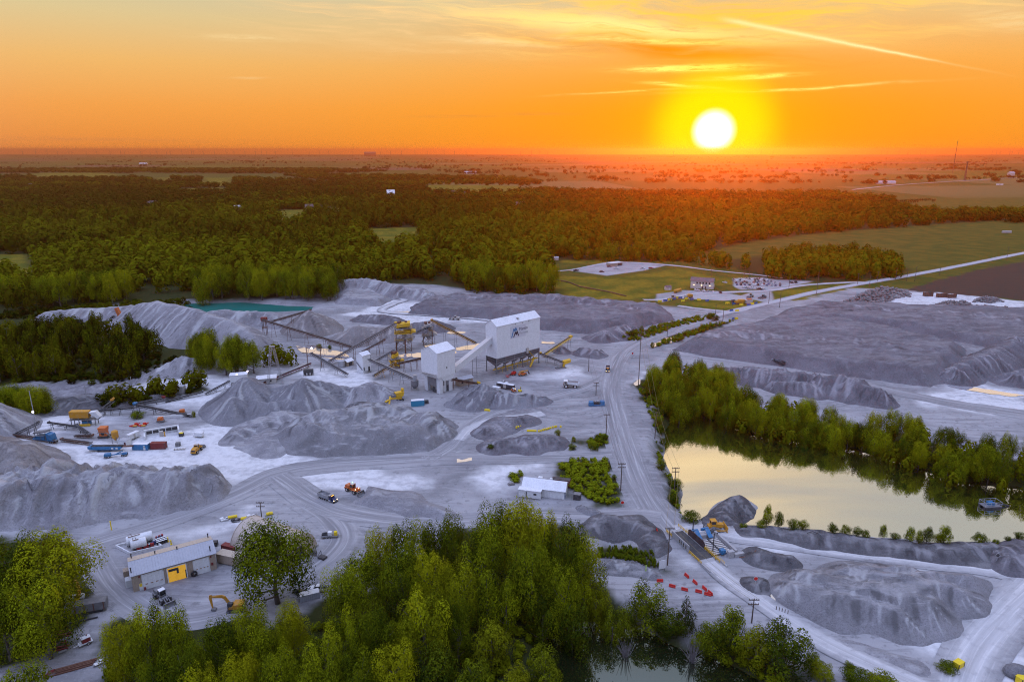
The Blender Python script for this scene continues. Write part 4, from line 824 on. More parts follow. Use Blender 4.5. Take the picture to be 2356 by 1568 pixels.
# ---- belts and woods, scattered inside their footprints
CAND = []
def scatter(poly, gap, h0, h1, key, zone, n_=9999, wr=(.55, .8), sizef=None, grow_=0.):
    p = W(poly); P = np.array(p); area = abs(sum(p[k][0] * p[(k + 1) % len(p)][1] - p[(k + 1) % len(p)][0] * p[k][1] for k in range(len(p)))) / 2
    n = min(n_, int(area / (gap * gap))); g = np.random.default_rng(abs(int(P[0, 0] * 13 + P[0, 1] * 7)) % 99991); got = 0; tries = 0; pts = []
    cx = np.empty((0, 2))
    while got < n and tries < 14:
        tries += 1; q = np.stack([g.uniform(P[:, 0].min(), P[:, 0].max(), n * 2), g.uniform(P[:, 1].min(), P[:, 1].max(), n * 2)], 1); q = q[sdist(q[:, 0], q[:, 1], p) < 0]
        for a in q:
            if got >= n: break
            pts.append(a); got += 1
    for a in pts:
        h = g.uniform(h0, h1); CAND.append((a[0], a[1], h, h * g.uniform(*wr), key, zone))
LAKE_L = 'upright green tree in the belt along the far lake shore'
scatter([(1490,905),(1540,872),(1600,870),(1660,895),(1690,950),(1620,952),(1545,958),(1515,950)], 4.6, 8, 15, 'cottonwood', ('belt_tree', 'tall bushy tree in the thick clump at the left end of the far lake shore'), wr=(.55, .8))
scatter([(1640,925),(1760,955),(1900,985),(2050,1010),(2200,1058),(2213,1100),(2113,1066),(2012,1030),(1852,1004),(1728,985),(1650,955)], 3.9, 8, 13, 'cottonwood', ('belt_tree', LAKE_L), wr=(.6, .85))
scatter([(2110,1050),(2300,1060),(2480,1085),(2480,1122),(2300,1108),(2200,1100)], 5.5, 8, 14, 'cottonwood', ('belt_tree', 'bushy tree at the right end of the far lake shore'), wr=(.55, .75))
scatter([(1505,960),(1530,988),(1524,1050),(1562,1120),(1566,1175),(1545,1150),(1512,1050)], 5., 3, 5.5, 'willow', ('bank_bush', 'round green bush on the steep bank between haul road and lake'), wr=(.9, 1.2))
scatter([(1730,1000),(1852,1010),(2012,1036),(2113,1072),(2213,1106),(2330,1112),(2330,1104),(2213,1095),(2012,1024),(1852,998)], 6.5, 3, 6, 'willow', ('shore_bush', 'low rounded willow bush at the water line of the far shore'), wr=(.9, 1.3))
PITL = 'shaded tree in the wooded pit at the left'
scatter([(-60,800),(60,795),(180,800),(330,815),(420,832),(330,842),(200,846),(0,842),(-60,842)], 7.5, 13, 20, 'farcotton', ('pit_tree', PITL), wr=(.5, .7))  # pit crowns get the darker forest leaves, their shade painted into the colour
scatter([(-60,935),(60,915),(120,935),(100,962),(-60,968)], 6.5, 12, 17, 'cottonwood', ('pit_edge_tree', 'bushy green tree at the left edge above the lamp pole'), wr=(.6, .85))
scatter([(430,842),(500,830),(590,845),(600,862),(520,870),(440,862)], 7, 15, 19, 'cottonwood', ('island_tree', 'tree of the tall clump in front of the long pale stockpile'), wr=(.6, .8))
scatter([(615,836),(670,832),(680,842),(625,848)], 6, 11, 14, 'cottonwood', ('island_tree', 'dark bushy tree beside the lattice mast'), wr=(.9, 1.1))
scatter([(225,935),(330,905),(470,888),(480,896),(400,915),(260,942)], 6, 7, 11, 'willow', ('pit_rim_tree', 'rounded tree on the pit rim behind the left conveyors'), wr=(.8, 1.1))
scatter([(-60,790),(160,772),(300,780),(320,800),(160,800),(-60,800)], 8, 13, 18, 'farcotton', ('pit_tree', 'tree at the back of the wooded pit, below the yellow dump truck'), wr=(.55, .75))  # same darker leaf colour as painted shade
scatter([(0,720),(110,708),(285,698),(310,690),(290,672),(100,680),(-60,690)], 9.5, 18, 23, 'cottonwood', ('sunlit_tree', 'sunlit green tree of the forest edge at the far left'), wr=(.6, .8))
scatter([(455,700),(560,690),(780,694),(775,672),(640,668),(460,676)], 10, 19, 26, 'cottonwood', ('sunlit_tree', 'tall pale-trunked tree standing over the turquoise pond'), wr=(.6, .8))
scatter([(1050,672),(1200,685),(1290,690),(1268,655),(1150,650),(1060,655)], 10, 15, 22, 'cottonwood', ('sunlit_tree', 'dark green tree of the forest edge behind the purple stockpile'), wr=(.65, .85))
scatter([(1760,640),(1900,650),(2060,640),(2085,620),(2020,600),(1880,592),(1760,600)], 10, 15, 21, 'cottonwood', ('grove_tree', 'tree of the dark grove behind the parking lot'), wr=(.7, .9))
scatter([(1290,600),(1560,604),(1740,628),(1730,614),(1560,592),(1300,590)], 12, 12, 19, 'cottonwood', ('row_tree', 'tree of the row behind the gravel pad and office'), wr=(.7, .9))
# the forest proper
fz = ('forest', '')
def on_clear(a): return any(sdist(np.array([a[0]]), np.array([a[1]]), c)[0] < 4 for c in CLEAR)
scatter([(-250,700),(285,672),(460,676),(775,668),(775,648),(1000,652),(1060,655),(1268,650),(1220,628),(1260,600),(1040,560),(600,590),(300,590),(-250,590)], 12.5, 11, 24, 'farcotton', fz, wr=(.75, 1.1))
scatter([(-250,590),(300,590),(600,590),(1040,560),(1300,596),(1560,600),(1600,585),(1700,560),(1900,534),(2070,522),(2400,500),(2400,488),(2160,497),(2080,486),(2000,480),(1500,470),(1040,480),(600,490),(-250,500)], 14, 10, 23, 'farcotton', fz, wr=(.8, 1.2))
scatter([(-250,690),(285,668),(775,662),(1000,648),(1268,645),(1260,600),(1700,560),(2070,522),(2000,482),(1040,482),(-250,502)], 42, 24, 31, 'farcotton', fz, wr=(.9, 1.2))
# the trees that show largest stand as things of their own; all others make up one forest
CAND2 = [c for c in CAND if not (c[5][0] == 'forest' and on_clear(c))]
def lowfreq(x, y): return float(vnoise(x / 90, y / 140, 61) + .6 * vnoise(x / 40, y / 60, 62))
sized = sorted(CAND2, key=lambda c: -c[2] / math.hypot(c[0], c[1], H) * (1 if c[5][0] != 'forest' else .72))
TREEZ = terrain(np.array([c[0] for c in sized]), np.array([c[1] for c in sized]))
NIND = 300 - NFG; used_n = 0; rest = []
GROUPS = {'belt_tree': 'trees of the far lake shore', 'bank_bush': 'bushes along the lake bank', 'shore_bush': 'bushes at the water line', 'pit_tree': 'trees of the wooded pit', 'pit_edge_tree': 'trees above the lamp pole', 'island_tree': 'trees before the long pale stockpile',
          'pit_rim_tree': 'trees on the pit rim', 'sunlit_tree': 'trees of the sunlit forest edge', 'grove_tree': 'trees of the dark grove', 'row_tree': 'trees behind the gravel pad', 'forest': 'trees of the near forest'}
for c, z in zip(sized, TREEZ):
    zn = c[5][0]; bush = zn in ('bank_bush', 'shore_bush')
    v = Vector((c[0], c[1], z + c[2] * .5 - H)); fw = v.y * CP - v.z * SP; px = CX + F * v.x / fw
    vis = -40 < px < 2400
    if vis and (bush or used_n < NIND):
        if not bush: used_n += 1
        lab = c[5][1] or 'green tree in the near part of the forest behind the pale overburden ridge'
        tree('bush' if bush else 'deciduous_tree', c[4], c[0], c[1], c[2], c[3], lab, 'bush' if bush else 'tree', GROUPS[zn], parts=math.hypot(c[0], c[1]) < 420 and not bush, zb=z)
    elif c[5][0] == 'forest' or not vis or True: rest.append((c[0], c[1], z, c[2], c[3]))
# farther woods: wider, coarser crowns
gr = np.random.default_rng(77)
def far_fill(poly, gap, h0, h1, wmul):
    p = W(poly); P = np.array(p); n = int((P[:, 0].max() - P[:, 0].min()) * (P[:, 1].max() - P[:, 1].min()) / gap ** 2)
    q = np.stack([gr.uniform(P[:, 0].min(), P[:, 0].max(), n), gr.uniform(P[:, 1].min(), P[:, 1].max(), n)], 1); q = q[sdist(q[:, 0], q[:, 1], p) < 0]
    for cpoly in CLEAR: q = q[sdist(q[:, 0], q[:, 1], cpoly) > 4]
    z = terrain(q[:, 0], q[:, 1]); h = gr.uniform(h0, h1, len(q)); return np.stack([q[:, 0], q[:, 1], z, h, h * wmul * gr.uniform(.8, 1.2, len(q))], 1)
near_rest = np.array(rest)
far_sets = [far_fill([(-350,500),(600,490),(1040,480),(1500,470),(2000,480),(2080,486),(2050,462),(1900,447),(1500,448),(1260,442),(1040,449),(-350,449)], 17, 13, 21, 1.15),
            far_fill([(-350,449),(1040,449),(1000,434),(700,426),(300,420),(-350,424)], 23, 13, 20, 1.5), far_fill([(700,428),(1150,436),(1250,424),(1200,412),(900,405),(650,404),(780,418)], 28, 12, 19, 1.7), far_fill([(-350,424),(300,420),(700,424),(780,418),(560,412),(200,408),(-350,405)], 28, 12, 19, 1.7),
            far_fill([(-300,398),(300,399),(420,391),(300,389),(-300,392)], 34, 12, 18, 1.9), far_fill([(350,398),(700,400),(900,394),(760,389),(380,390)], 34, 12, 18, 1.9),
            far_fill([(2060,500),(2160,506),(2400,515),(2700,520),(2700,492),(2356,494),(2240,492),(2160,500),(2080,490)], 13, 13, 20, 1.0)]
def merge(name, sets, label, tmpl, m):
    VV, TT = [], []
    for k, S_ in enumerate(sets):
        Vt, Tt = tmpl[k % len(tmpl)]; a = gr.uniform(0, 6.28, len(S_)); ca, sa = np.cos(a)[:, None], np.sin(a)[:, None]
        x = (Vt[None, :, 0] * ca - Vt[None, :, 1] * sa) * S_[:, 4:5] + S_[:, 0:1]; y = (Vt[None, :, 0] * sa + Vt[None, :, 1] * ca) * S_[:, 4:5] + S_[:, 1:2]; z = Vt[None, :, 2] * S_[:, 3:4] + S_[:, 2:3]
        VV.append(np.stack([x, y, z], 2).reshape(-1, 3)); lf = .30 + .75 * vnoise(S_[:, 0] / 190, S_[:, 1] / 150, 61) + .35 * vnoise(S_[:, 0] / 60, S_[:, 1] / 60, 64) + gr.uniform(-.38, .38, len(S_)) + .62 * sstep(800, 620, S_[:, 1]) - .36 * sstep(780, 1200, S_[:, 1])  # front rows tinted bright as if sunlit, rows behind darker: light put into colour
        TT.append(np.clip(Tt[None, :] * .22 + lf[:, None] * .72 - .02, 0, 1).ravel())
    V = np.concatenate(VV); T = np.concatenate(TT); me = np_mesh(name, V, np.arange(len(V)).reshape(-1, 4), m, dict(tint=T), False)
    o = bpy.data.objects.new(name, me); link(o); return tag(o, label, None, None, 'stuff')
def tmpl(n, leaves, ls, kind='broad'): return [crown_arrays(900 + 13 * k, kind, 10, leaves, ls, .08, 1)[0::2][:2] for k in range(n)]
near_sets = [near_rest[k::5] for k in range(5)]
T1 = tmpl(5, 260, .075, 'round'); T2 = tmpl(len(far_sets), 60, .125)
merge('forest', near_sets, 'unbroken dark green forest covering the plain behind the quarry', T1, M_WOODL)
fs = []; 
for S_ in far_sets: fs += [S_[0::2], S_[1::2]]
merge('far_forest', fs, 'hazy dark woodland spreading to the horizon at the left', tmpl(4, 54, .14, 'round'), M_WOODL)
# scattered hedgerows and farm groves on the plain
cl = []
for k in range(240):
    px, py = gr.uniform(-50, 2400), 362 + 62 * gr.uniform(0, 1) ** 1.6
    if px < 1000 and py > 400 or (py > 425 and px < 2050): continue
    p = G(px, py); n = int(gr.integers(3, 16)); ax = gr.uniform(0, 3.14); ln = gr.uniform(20, 160) * (1 + p.y / 6000)
    for _ in range(n): 
        t = gr.uniform(-1, 1) * ln; hh = gr.uniform(8, 16); cl.append((p.x + t * math.cos(ax) * 1.5, p.y + t * math.sin(ax) * .5, 0, hh, hh * gr.uniform(1.2, 2.2)))
for (px, py, n, ln) in ((250, 389, 14, 90), (345, 389, 10, 60), (640, 391, 16, 120), (960, 386, 12, 120), (1190, 392, 16, 140), (1330, 398, 14, 130), (1390, 388, 16, 150), (1370, 412, 12, 60), (1150, 409, 18, 160), (1545, 408, 16, 70), (1880, 382, 10, 60), (1990, 392, 14, 60), (2200, 383, 14, 90), (2290, 393, 14, 60), (2270, 404, 9, 40), (2160, 413, 9, 40),
                        (2010, 424, 12, 40), (1810, 412, 6, 60), (1620, 396, 16, 120), (2100, 414, 6, 30), (2340, 404, 8, 40), (2140, 420, 4, 20), (1480, 393, 9, 60), (1700, 398, 8, 60)):
    p = G(px, py)
    for _ in range(n): hh = gr.uniform(10, 18); cl.append((p.x + gr.normal() * ln * .6, p.y + gr.normal() * ln * .5, 0, hh, hh * gr.uniform(1.0, 1.7)))
for k in range(20): # the conifer hedge of the farmstead
    p = G(2062 + k * 4.6, 466 - k * .25 if k < 18 else 464); cl.append((p.x, p.y, 0, 7, 6.))
    if k < 10: p = G(2066 + k * 5, 471 - k * .5); cl.append((p.x, p.y, 0, 6, 5.))
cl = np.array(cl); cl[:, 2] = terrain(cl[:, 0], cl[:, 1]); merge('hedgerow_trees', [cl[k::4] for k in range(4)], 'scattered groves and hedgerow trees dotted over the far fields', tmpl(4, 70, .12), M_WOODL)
# ================================================================ kit: vehicles, conveyors, buildings
def zm(ox, oy, s): return lambda x, y: ((ox + x / s) / 1.62988, (oy + y / s) / 1.62988)
A1, A2, A3, A4, A5, A6, A7, A8 = zm(0, 900, 1.742), zm(900, 1000, 2.356), zm(1500, 1050, 2.851), zm(0, 1400, 2.356), zm(300, 1800, 2.24), zm(1900, 900, 1.963), zm(2200, 1700, 2.24), zm(2300, 1300, 1.53)
B1, B2, B3, B5, B6, B7, B8 = zm(0, 500, 1.227), zm(1920, 500, 1.227), zm(0, 1900, 2.39), zm(2600, 1950, 1.9), zm(1700, 1500, 2.945), zm(2900, 1000, 2.506), zm(1100, 1700, 5.89)
C1, C2, C3, C4, C5 = zm(1280, 1120, 5.227), zm(0, 1480, 4.207), zm(1900, 1230, 5.8075), zm(2480, 1950, 5.89), zm(2460, 1000, 3.927)
def GS(p, py=None):
    px, py = p if py is None else (p, py); q = G(px, py)
    for _ in range(6): q = G(px, py, surf(q.x, q.y))
    return q
def yaw(a, b_): p, q = G(*a), G(*b_); return math.atan2(q.y - p.y, q.x - p.x)
VS = .80      # vehicles: survey scale of the photograph
WHITE = mat('white_paint', (.74, .75, .76), .5, wear=.18, wcol=(.5, .47, .44), scale=.35, streak=.22)
WHITER = mat('white_ribbed_cladding', (.80, .81, .82), .45, wear=.12, wcol=(.55, .53, .5), scale=.2, ribs=(0, .9), streak=.15)
ROOFW = mat('white_roof', (.80, .80, .82), .5, wear=.15, scale=.3, ribs=(0, .7))
ROOFG = mat('grey_roof', (.42, .43, .47), .45, wear=.2, scale=.4, ribs=(0, .6), streak=.2)
TAN = mat('tan_cladding', (.40, .32, .25), .6, wear=.2, wcol=(.3, .26, .22), scale=.4, ribs=(0, .5), streak=.2)
TANL = mat('tan_roof', (.52, .43, .33), .6, wear=.2, scale=.3, ribs=(0, .8))
FABRIC = mat('tan_fabric', (.52, .44, .37), .8, wear=.15, wcol=(.42, .36, .32), scale=.3)
RUST = mat('rusty_steel', (.16, .075, .05), .85, wear=.5, wcol=(.22, .13, .09), scale=.8)
STEEL = mat('grey_steel', (.20, .20, .21), .6, .2, wear=.5, wcol=(.33, .31, .3), scale=.8)
GALV = mat('galvanised_steel', (.45, .46, .48), .45, .5, wear=.2, scale=1.2)
DARK = mat('dark_steel', (.05, .05, .055), .6, wear=.35, wcol=(.2, .19, .18), scale=1.)
BELT = mat('conveyor_belt', (.035, .033, .035), .8, wear=.5, wcol=(.22, .21, .21), scale=.6)
RUBBER = mat('rubber', (.025, .025, .027), .85, wear=.6, wcol=(.16, .15, .15), scale=2.)
GLASS = mat('dark_glass', (.02, .025, .03), .08, wear=0., spec=.8)
YEL = mat('safety_yellow', (.72, .42, .015), .55, wear=.3, wcol=(.4, .34, .28), scale=.8)
YELB = mat('barrel_yellow', (.85, .62, .02), .5, wear=.12)
OCH = mat('machine_ochre', (.60, .28, .02), .5, wear=.35, wcol=(.38, .32, .27), scale=.8)
ORG = mat('machine_orange', (.62, .15, .03), .5, wear=.35, wcol=(.4, .35, .32), scale=.8)
RED = mat('barrier_red', (.62, .025, .015), .5, wear=.15)
REDO = mat('oxide_red', (.20, .030, .028), .6, wear=.3, wcol=(.25, .15, .13))
BLUE = mat('machine_blue', (.03, .17, .36), .5, wear=.3, wcol=(.3, .32, .34), scale=.8)
BLUEC = mat('container_blue', (.035, .26, .42), .5, wear=.15, ribs=(0, .5))
BLUED = mat('door_blue', (.02, .10, .30), .5, wear=.1)
DUSTY = mat('dusty_cream', (.50, .46, .42), .6, wear=.5, wcol=(.36, .34, .33), scale=.8)
CREAM = mat('cream_siding', (.62, .58, .54), .6, wear=.1, ribs=(2, .4))
CONC = mat('concrete', (.42, .41, .41), .85, wear=.4, wcol=(.3, .29, .29), scale=.8)
WOOD = mat('pole_wood', (.10, .075, .06), .85, wear=.4, wcol=(.18, .15, .13), scale=1.)
BROWNR = mat('brown_roof', (.17, .115, .115), .7, wear=.2)
def lamp_m(name, c, s): return mat(name, c, .4, wear=0, emit=(*c, 1), estr=s)
L_WARM = lamp_m('warm_lamp', (1., .75, .4), 5.); L_COOL = lamp_m('cool_lamp', (.8, .7, 1.), 6.); L_AMBER = lamp_m('amber_beacon', (1., .4, .06), 5.); L_RED = lamp_m('red_lamp', (1., .08, .04), 2.); L_GLOW = lamp_m('bay_light', (1., .62, .10), 1.1); L_GREEN = lamp_m('green_beacon', (.3, 1., .5), 3.)
def put(fn, p, yw, label, group=None, s=1., z=None):
    """run a builder at a surveyed point"""
    q = GS(p); 
    if z is not None: q.z = z
    e = fn(label, group); e.location = q; e.rotation_euler = (0, 0, yw); e.scale = (VS * s,) * 3; return e
def part(p, name, m, fill, bevel=0., smooth=False):
    mb = MB(); fill(mb); return mb.build(name, m, p, smooth, bevel)
def wheels(e, pts, r, w, rimm=DUSTY):
    for (x, y) in pts:
        t = part(e, 'wheel', RUBBER, lambda m: m.wheel((x, y, r), r, w, 20))
        part(t, 'rim', rimm, lambda m: m.cyl((x, y - w * .42, r), (x, y + w * .42, r), r * .56, 14))
def loader(body, cabm=DUSTY, boomup=0., name='wheel_loader', cat='wheel loader', beacon=None, rim=DUSTY):
    def f(label, group):
        e = empty(name, label=label, cat=cat, group=group)
        part(e, 'engine_hood', body, lambda m: (m.prism([(-3.9, 1.1), (-3.9, 2.3), (-3.4, 2.75), (-1.1, 2.9), (-1.1, 1.0)], -1.0, 1.0), m.bb(-4.1, -3.6, -1.25, 1.25, .9, 1.5)), .08)
        part(e, 'grille', DARK, lambda m: m.bb(-3.93, -3.85, -.8, .8, 1.3, 2.3))
        part(e, 'frame', body, lambda m: (m.bb(-.9, 1.9, -.75, .75, .85, 1.5), m.bb(1.4, 2.2, -.7, .7, 1.2, 2.1), m.box((-2.6, -1.2, 1.75), (1.9, .6, .15)), m.box((-2.6, 1.2, 1.75), (1.9, .6, .15)), m.box((1.7, 1.25, 1.85), (1.8, .6, .12)), m.box((1.7, -1.25, 1.85), (1.8, .6, .12))), .05)
        c = part(e, 'cab', body, lambda m: (m.bb(-1.05, .55, -.85, .85, 1.55, 2.1), m.bb(-1.1, .65, -.95, .95, 3.5, 3.68), *[m.bb(x - .06, x + .06, y - .06, y + .06, 2.1, 3.5) for x in (-.98, .48) for y in (-.8, .8)]), .04)
        part(c, 'window', GLASS, lambda m: m.box((-.25, 0, 2.8), (1.42, 1.55, 1.36)))
        part(c, 'roof_panel', cabm, lambda m: m.bb(-1.0, .55, -.85, .85, 3.685, 3.72))
        part(e, 'exhaust', DARK, lambda m: m.cyl((-1.7, .45, 2.8), (-1.7, .45, 3.6), .09, 8))
        part(e, 'boom', body, lambda m: [(m.bar((1.5, y, 1.9), (3.2, y, 1.35 + boomup), .22, .5), m.bar((3.2, y, 1.35 + boomup), (4.1, y, .75 + boomup), .22, .45)) for y in (-.55, .55)] and m.bar((1.6, 0, 2.3), (3.4, 0, 1.7 + boomup), .2))
        z = boomup
        part(e, 'bucket', STEEL, lambda m: m.prism([(3.9, .1 + z), (5.5, .05 + z), (5.5, .14 + z), (4.3, .3 + z), (4.05, .8 + z), (4.25, 1.45 + z), (4.45, 1.6 + z), (4.1, 1.6 + z), (3.75, .8 + z)], -1.55, 1.55) and [m.prism([(3.9, .1 + z), (5.4, .06 + z), (4.45, 1.55 + z), (3.8, .9 + z)], y, y + .08) for y in (-1.6, 1.52)])
        wheels(e, [(x, y) for x in (-2.5, 1.75) for y in (-1.15, 1.15)], .92, .72, rim)
        if beacon: part(e, 'beacon', beacon, lambda m: m.ball((-.9, .5, 3.85), .22, 8, 5))
        part(e, 'headlight', L_WARM if beacon else GALV, lambda m: [m.box((2.25, y, 2.2), (.15, .3, .25)) for y in (-.8, .8)])
        return e
    return f
def road_truck(cabm, bedm, lit=True, name='dump_truck', cat='dump truck', semi=False):
    def f(label, group):
        e = empty(name, label=label, cat=cat, group=group)
        part(e, 'chassis', DARK, lambda m: (m.bb(-4.4, 4.2, -.45, .45, .75, 1.05), m.bb(4.1, 4.4, -1.15, 1.15, .45, .8)))
        b_ = part(e, 'dump_bed', bedm, lambda m: (m.bb(-4.6, 1.25, -1.2, 1.2, 1.15, 1.3), m.bb(-4.6, 1.25, -1.25, -1.15, 1.15, 2.75), m.bb(-4.6, 1.25, 1.15, 1.25, 1.15, 2.75), m.bb(-4.7, -4.6, -1.2, 1.2, 1.15, 2.7), m.bb(1.25, 1.35, -1.25, 1.25, 1.15, 3.05), m.bb(1.3, 2.2, -1.2, 1.2, 2.98, 3.06)), .02)
        part(b_, 'load', M_G, lambda m: m.bb(-4.5, 1.2, -1.12, 1.12, 1.31, 1.9))
        part(b_, 'rib', bedm, lambda m: [m.bb(x - .06, x + .06, y - .05, y + .05, 1.2, 2.7) for x in (-4, -3, -2, -1, 0, .9) for y in (-1.29, 1.29)])
        c = part(e, 'cab', cabm, lambda m: (m.bb(1.55, 2.75, -1.05, 1.05, 1., 2.0), m.bb(1.55, 2.7, -1.0, 1.0, 2.55, 2.75), *[m.bb(x - .06, x + .06, y - .06, y + .06, 2., 2.55) for x in (1.63, 2.62) for y in (-.95, .95)]), .06)
        part(c, 'window', GLASS, lambda m: m.box((2.15, 0, 2.27), (1.05, 1.94, .56)))
        part(c, 'door', cabm, lambda m: [m.bb(1.7, 2.6, y - .02, y + .02, 1.05, 1.95) for y in (-1.07, 1.07)])
        part(e, 'hood', cabm, lambda m: m.prism([(2.75, .9), (4.15, .9), (4.15, 1.65), (3.9, 1.8), (2.75, 2.0)], -.7, .7) and [m.box((3.5, y, 1.12), (1.2, .5, .2)) for y in (-.95, .95)], .05)
        part(e, 'grille', GALV, lambda m: m.bb(4.15, 4.22, -.5, .5, .95, 1.6))
        for y in (-.92, .92): part(e, 'headlight', L_WARM if lit else GALV, lambda m: m.ball((4.12, y, 1.3), .19, 8, 6))
        part(e, 'marker_light', L_AMBER if lit else GALV, lambda m: [m.box((2.6, y, 2.82), (.15, .14, .12)) for y in (-.6, -.3, 0, .3, .6)])
        part(e, 'fuel_tank', GALV, lambda m: [m.cyl((1.3, y, .85), (2.5, y, .85), .32, 12) for y in (-.95, .95)])
        part(e, 'exhaust', GALV, lambda m: [m.cyl((1.45, y, 1.2), (1.45, y, 3.2), .08, 8) for y in (-.95, .95)])
        wheels(e, [(x, y) for x in (-3.6, -2.35, -1.2, -.1, 3.5) for y in (-.98, .98)], .52, .42, GALV)
        return e
    return f
def haul_truck(label, group):
    e = empty('haul_truck', label=label, cat='haul truck', group=group)
    b_ = part(e, 'dump_body', WHITE, lambda m: (m.prism([(-4.9, 3.2), (-3.9, 2.0), (2.0, 2.6), (2.3, 4.3), (2.2, 4.4), (1.9, 4.25), (1.75, 2.85), (-3.8, 2.3), (-4.8, 3.35)], -2., 2.), m.prism([(-4.9, 3.3), (-3.9, 2.05), (2.1, 2.6), (2.2, 4.2), (-4.2, 3.9)], -2.12, -1.95), m.prism([(-4.9, 3.3), (-3.9, 2.05), (2.1, 2.6), (2.2, 4.2), (-4.2, 3.9)], 1.95, 2.12), m.bb(2.1, 4.4, -2.1, 2.1, 4.28, 4.45)), .05)
    part(b_, 'load_floor', RUST, lambda m: m.prism([(-4.4, 2.95), (-3.7, 2.4), (1.7, 2.95), (1.7, 3.1)], -1.9, 1.9))
    part(e, 'chassis', DUSTY, lambda m: (m.bb(-3.6, 4.2, -.7, .7, 1.1, 1.8), m.bb(3.2, 4.6, -1.7, 1.7, 1.5, 2.1)), .05)
    part(e, 'engine_hood', DUSTY, lambda m: m.bb(3.0, 4.55, -.9, .9, 2.1, 2.9), .05)
    part(e, 'grille', ORG, lambda m: m.bb(4.55, 4.65, -.8, .8, 1.6, 2.8))
    c = part(e, 'cab', DUSTY, lambda m: (m.bb(2.6, 4.0, .5, 1.9, 2.1, 2.7), m.bb(2.6, 4.1, .45, 1.95, 3.6, 3.75), *[m.bb(x - .07, x + .07, y - .07, y + .07, 2.7, 3.6) for x in (2.7, 3.9) for y in (.6, 1.8)]))
    part(c, 'window', GLASS, lambda m: m.box((3.3, 1.2, 3.15), (1.2, 1.2, .9)))
    part(e, 'deck', STEEL, lambda m: (m.bb(2.5, 4.6, -2., 2., 2.05, 2.15), *[m.bar((4.5, y, 2.15), (4.5, y, 3.1), .06) for y in (-1.9, -1, 0)], m.bar((4.5, -1.9, 3.1), (4.5, .3, 3.1), .06)))
    part(e, 'ladder', GALV, lambda m: [m.bar((4.7, y, .6), (4.7, y, 2.1), .07) for y in (-1.6, -1.1)])
    wheels(e, [(x, y) for x in (-2.4, 2.9) for y in (-1.65, 1.65)], 1.15, .95, WHITE)
    return e
def excavator(label, group):
    e = empty('excavator', label=label, cat='excavator', group=group)
    for y in (-1.25, 1.25):
        t = part(e, 'track', DARK, lambda m: m.prism([(-2.1, .3), (-1.8, .05), (1.8, .05), (2.1, .3), (2.1, .75), (1.8, 1.), (-1.8, 1.), (-2.1, .75)], y - .35, y + .35))
        part(t, 'sprocket', STEEL, lambda m: m.cyl((1.7, y - .4, .52), (1.7, y + .4, .52), .4, 12))
    h = part(e, 'house', OCH, lambda m: (m.prism([(-2.7, 1.2), (-2.7, 2.4), (-2.3, 2.7), (.3, 2.6), (.6, 2.0), (1.5, 1.9), (1.5, 1.2)], -1.35, 1.35), m.cyl((0, 0, .9), (0, 0, 1.25), .8, 16)), .06)
    part(h, 'counterweight', DUSTY, lambda m: m.bb(-2.95, -2.5, -1.3, 1.3, 1.2, 2.5), .1)
    c = part(e, 'cab', DARK, lambda m: (m.bb(.25, 1.75, .35, 1.35, 1.3, 1.9), m.bb(.25, 1.7, .35, 1.35, 2.95, 3.08), *[m.bb(x - .05, x + .05, y - .05, y + .05, 1.9, 2.95) for x in (.32, 1.68) for y in (.42, 1.28)]))
    part(c, 'window', GLASS, lambda m: m.box((1., .85, 2.42), (1.3, .84, 1.)))
    bm_ = part(e, 'boom', OCH, lambda m: m.prism([(.9, 1.6), (2.6, 4.6), (3.4, 4.95), (6.6, 4.7), (6.75, 4.2), (3.6, 4.15), (3.0, 3.8), (1.7, 1.5)], -.45, -.02), .05)
    part(bm_, 'hydraulic_cylinder', GALV, lambda m: (m.cyl((1.7, -.6, 1.7), (3.2, -.6, 3.9), .11, 8), m.cyl((3.4, -.24, 5.15), (6.6, -.24, 5.2), .1, 8)))
    part(e, 'stick', OCH, lambda m: m.prism([(6.1, 5.1), (6.9, 5.0), (7.1, 4.2), (6.5, .9), (6.2, .9), (6.3, 4.0)], -.4, -.07), .04)
    part(e, 'bucket', STEEL, lambda m: m.prism([(6.6, 1.0), (6.2, .95), (5.5, .6), (5.3, .05), (5.7, .0), (6.5, .2), (6.75, .6)], -.85, .4), .03)
    return e
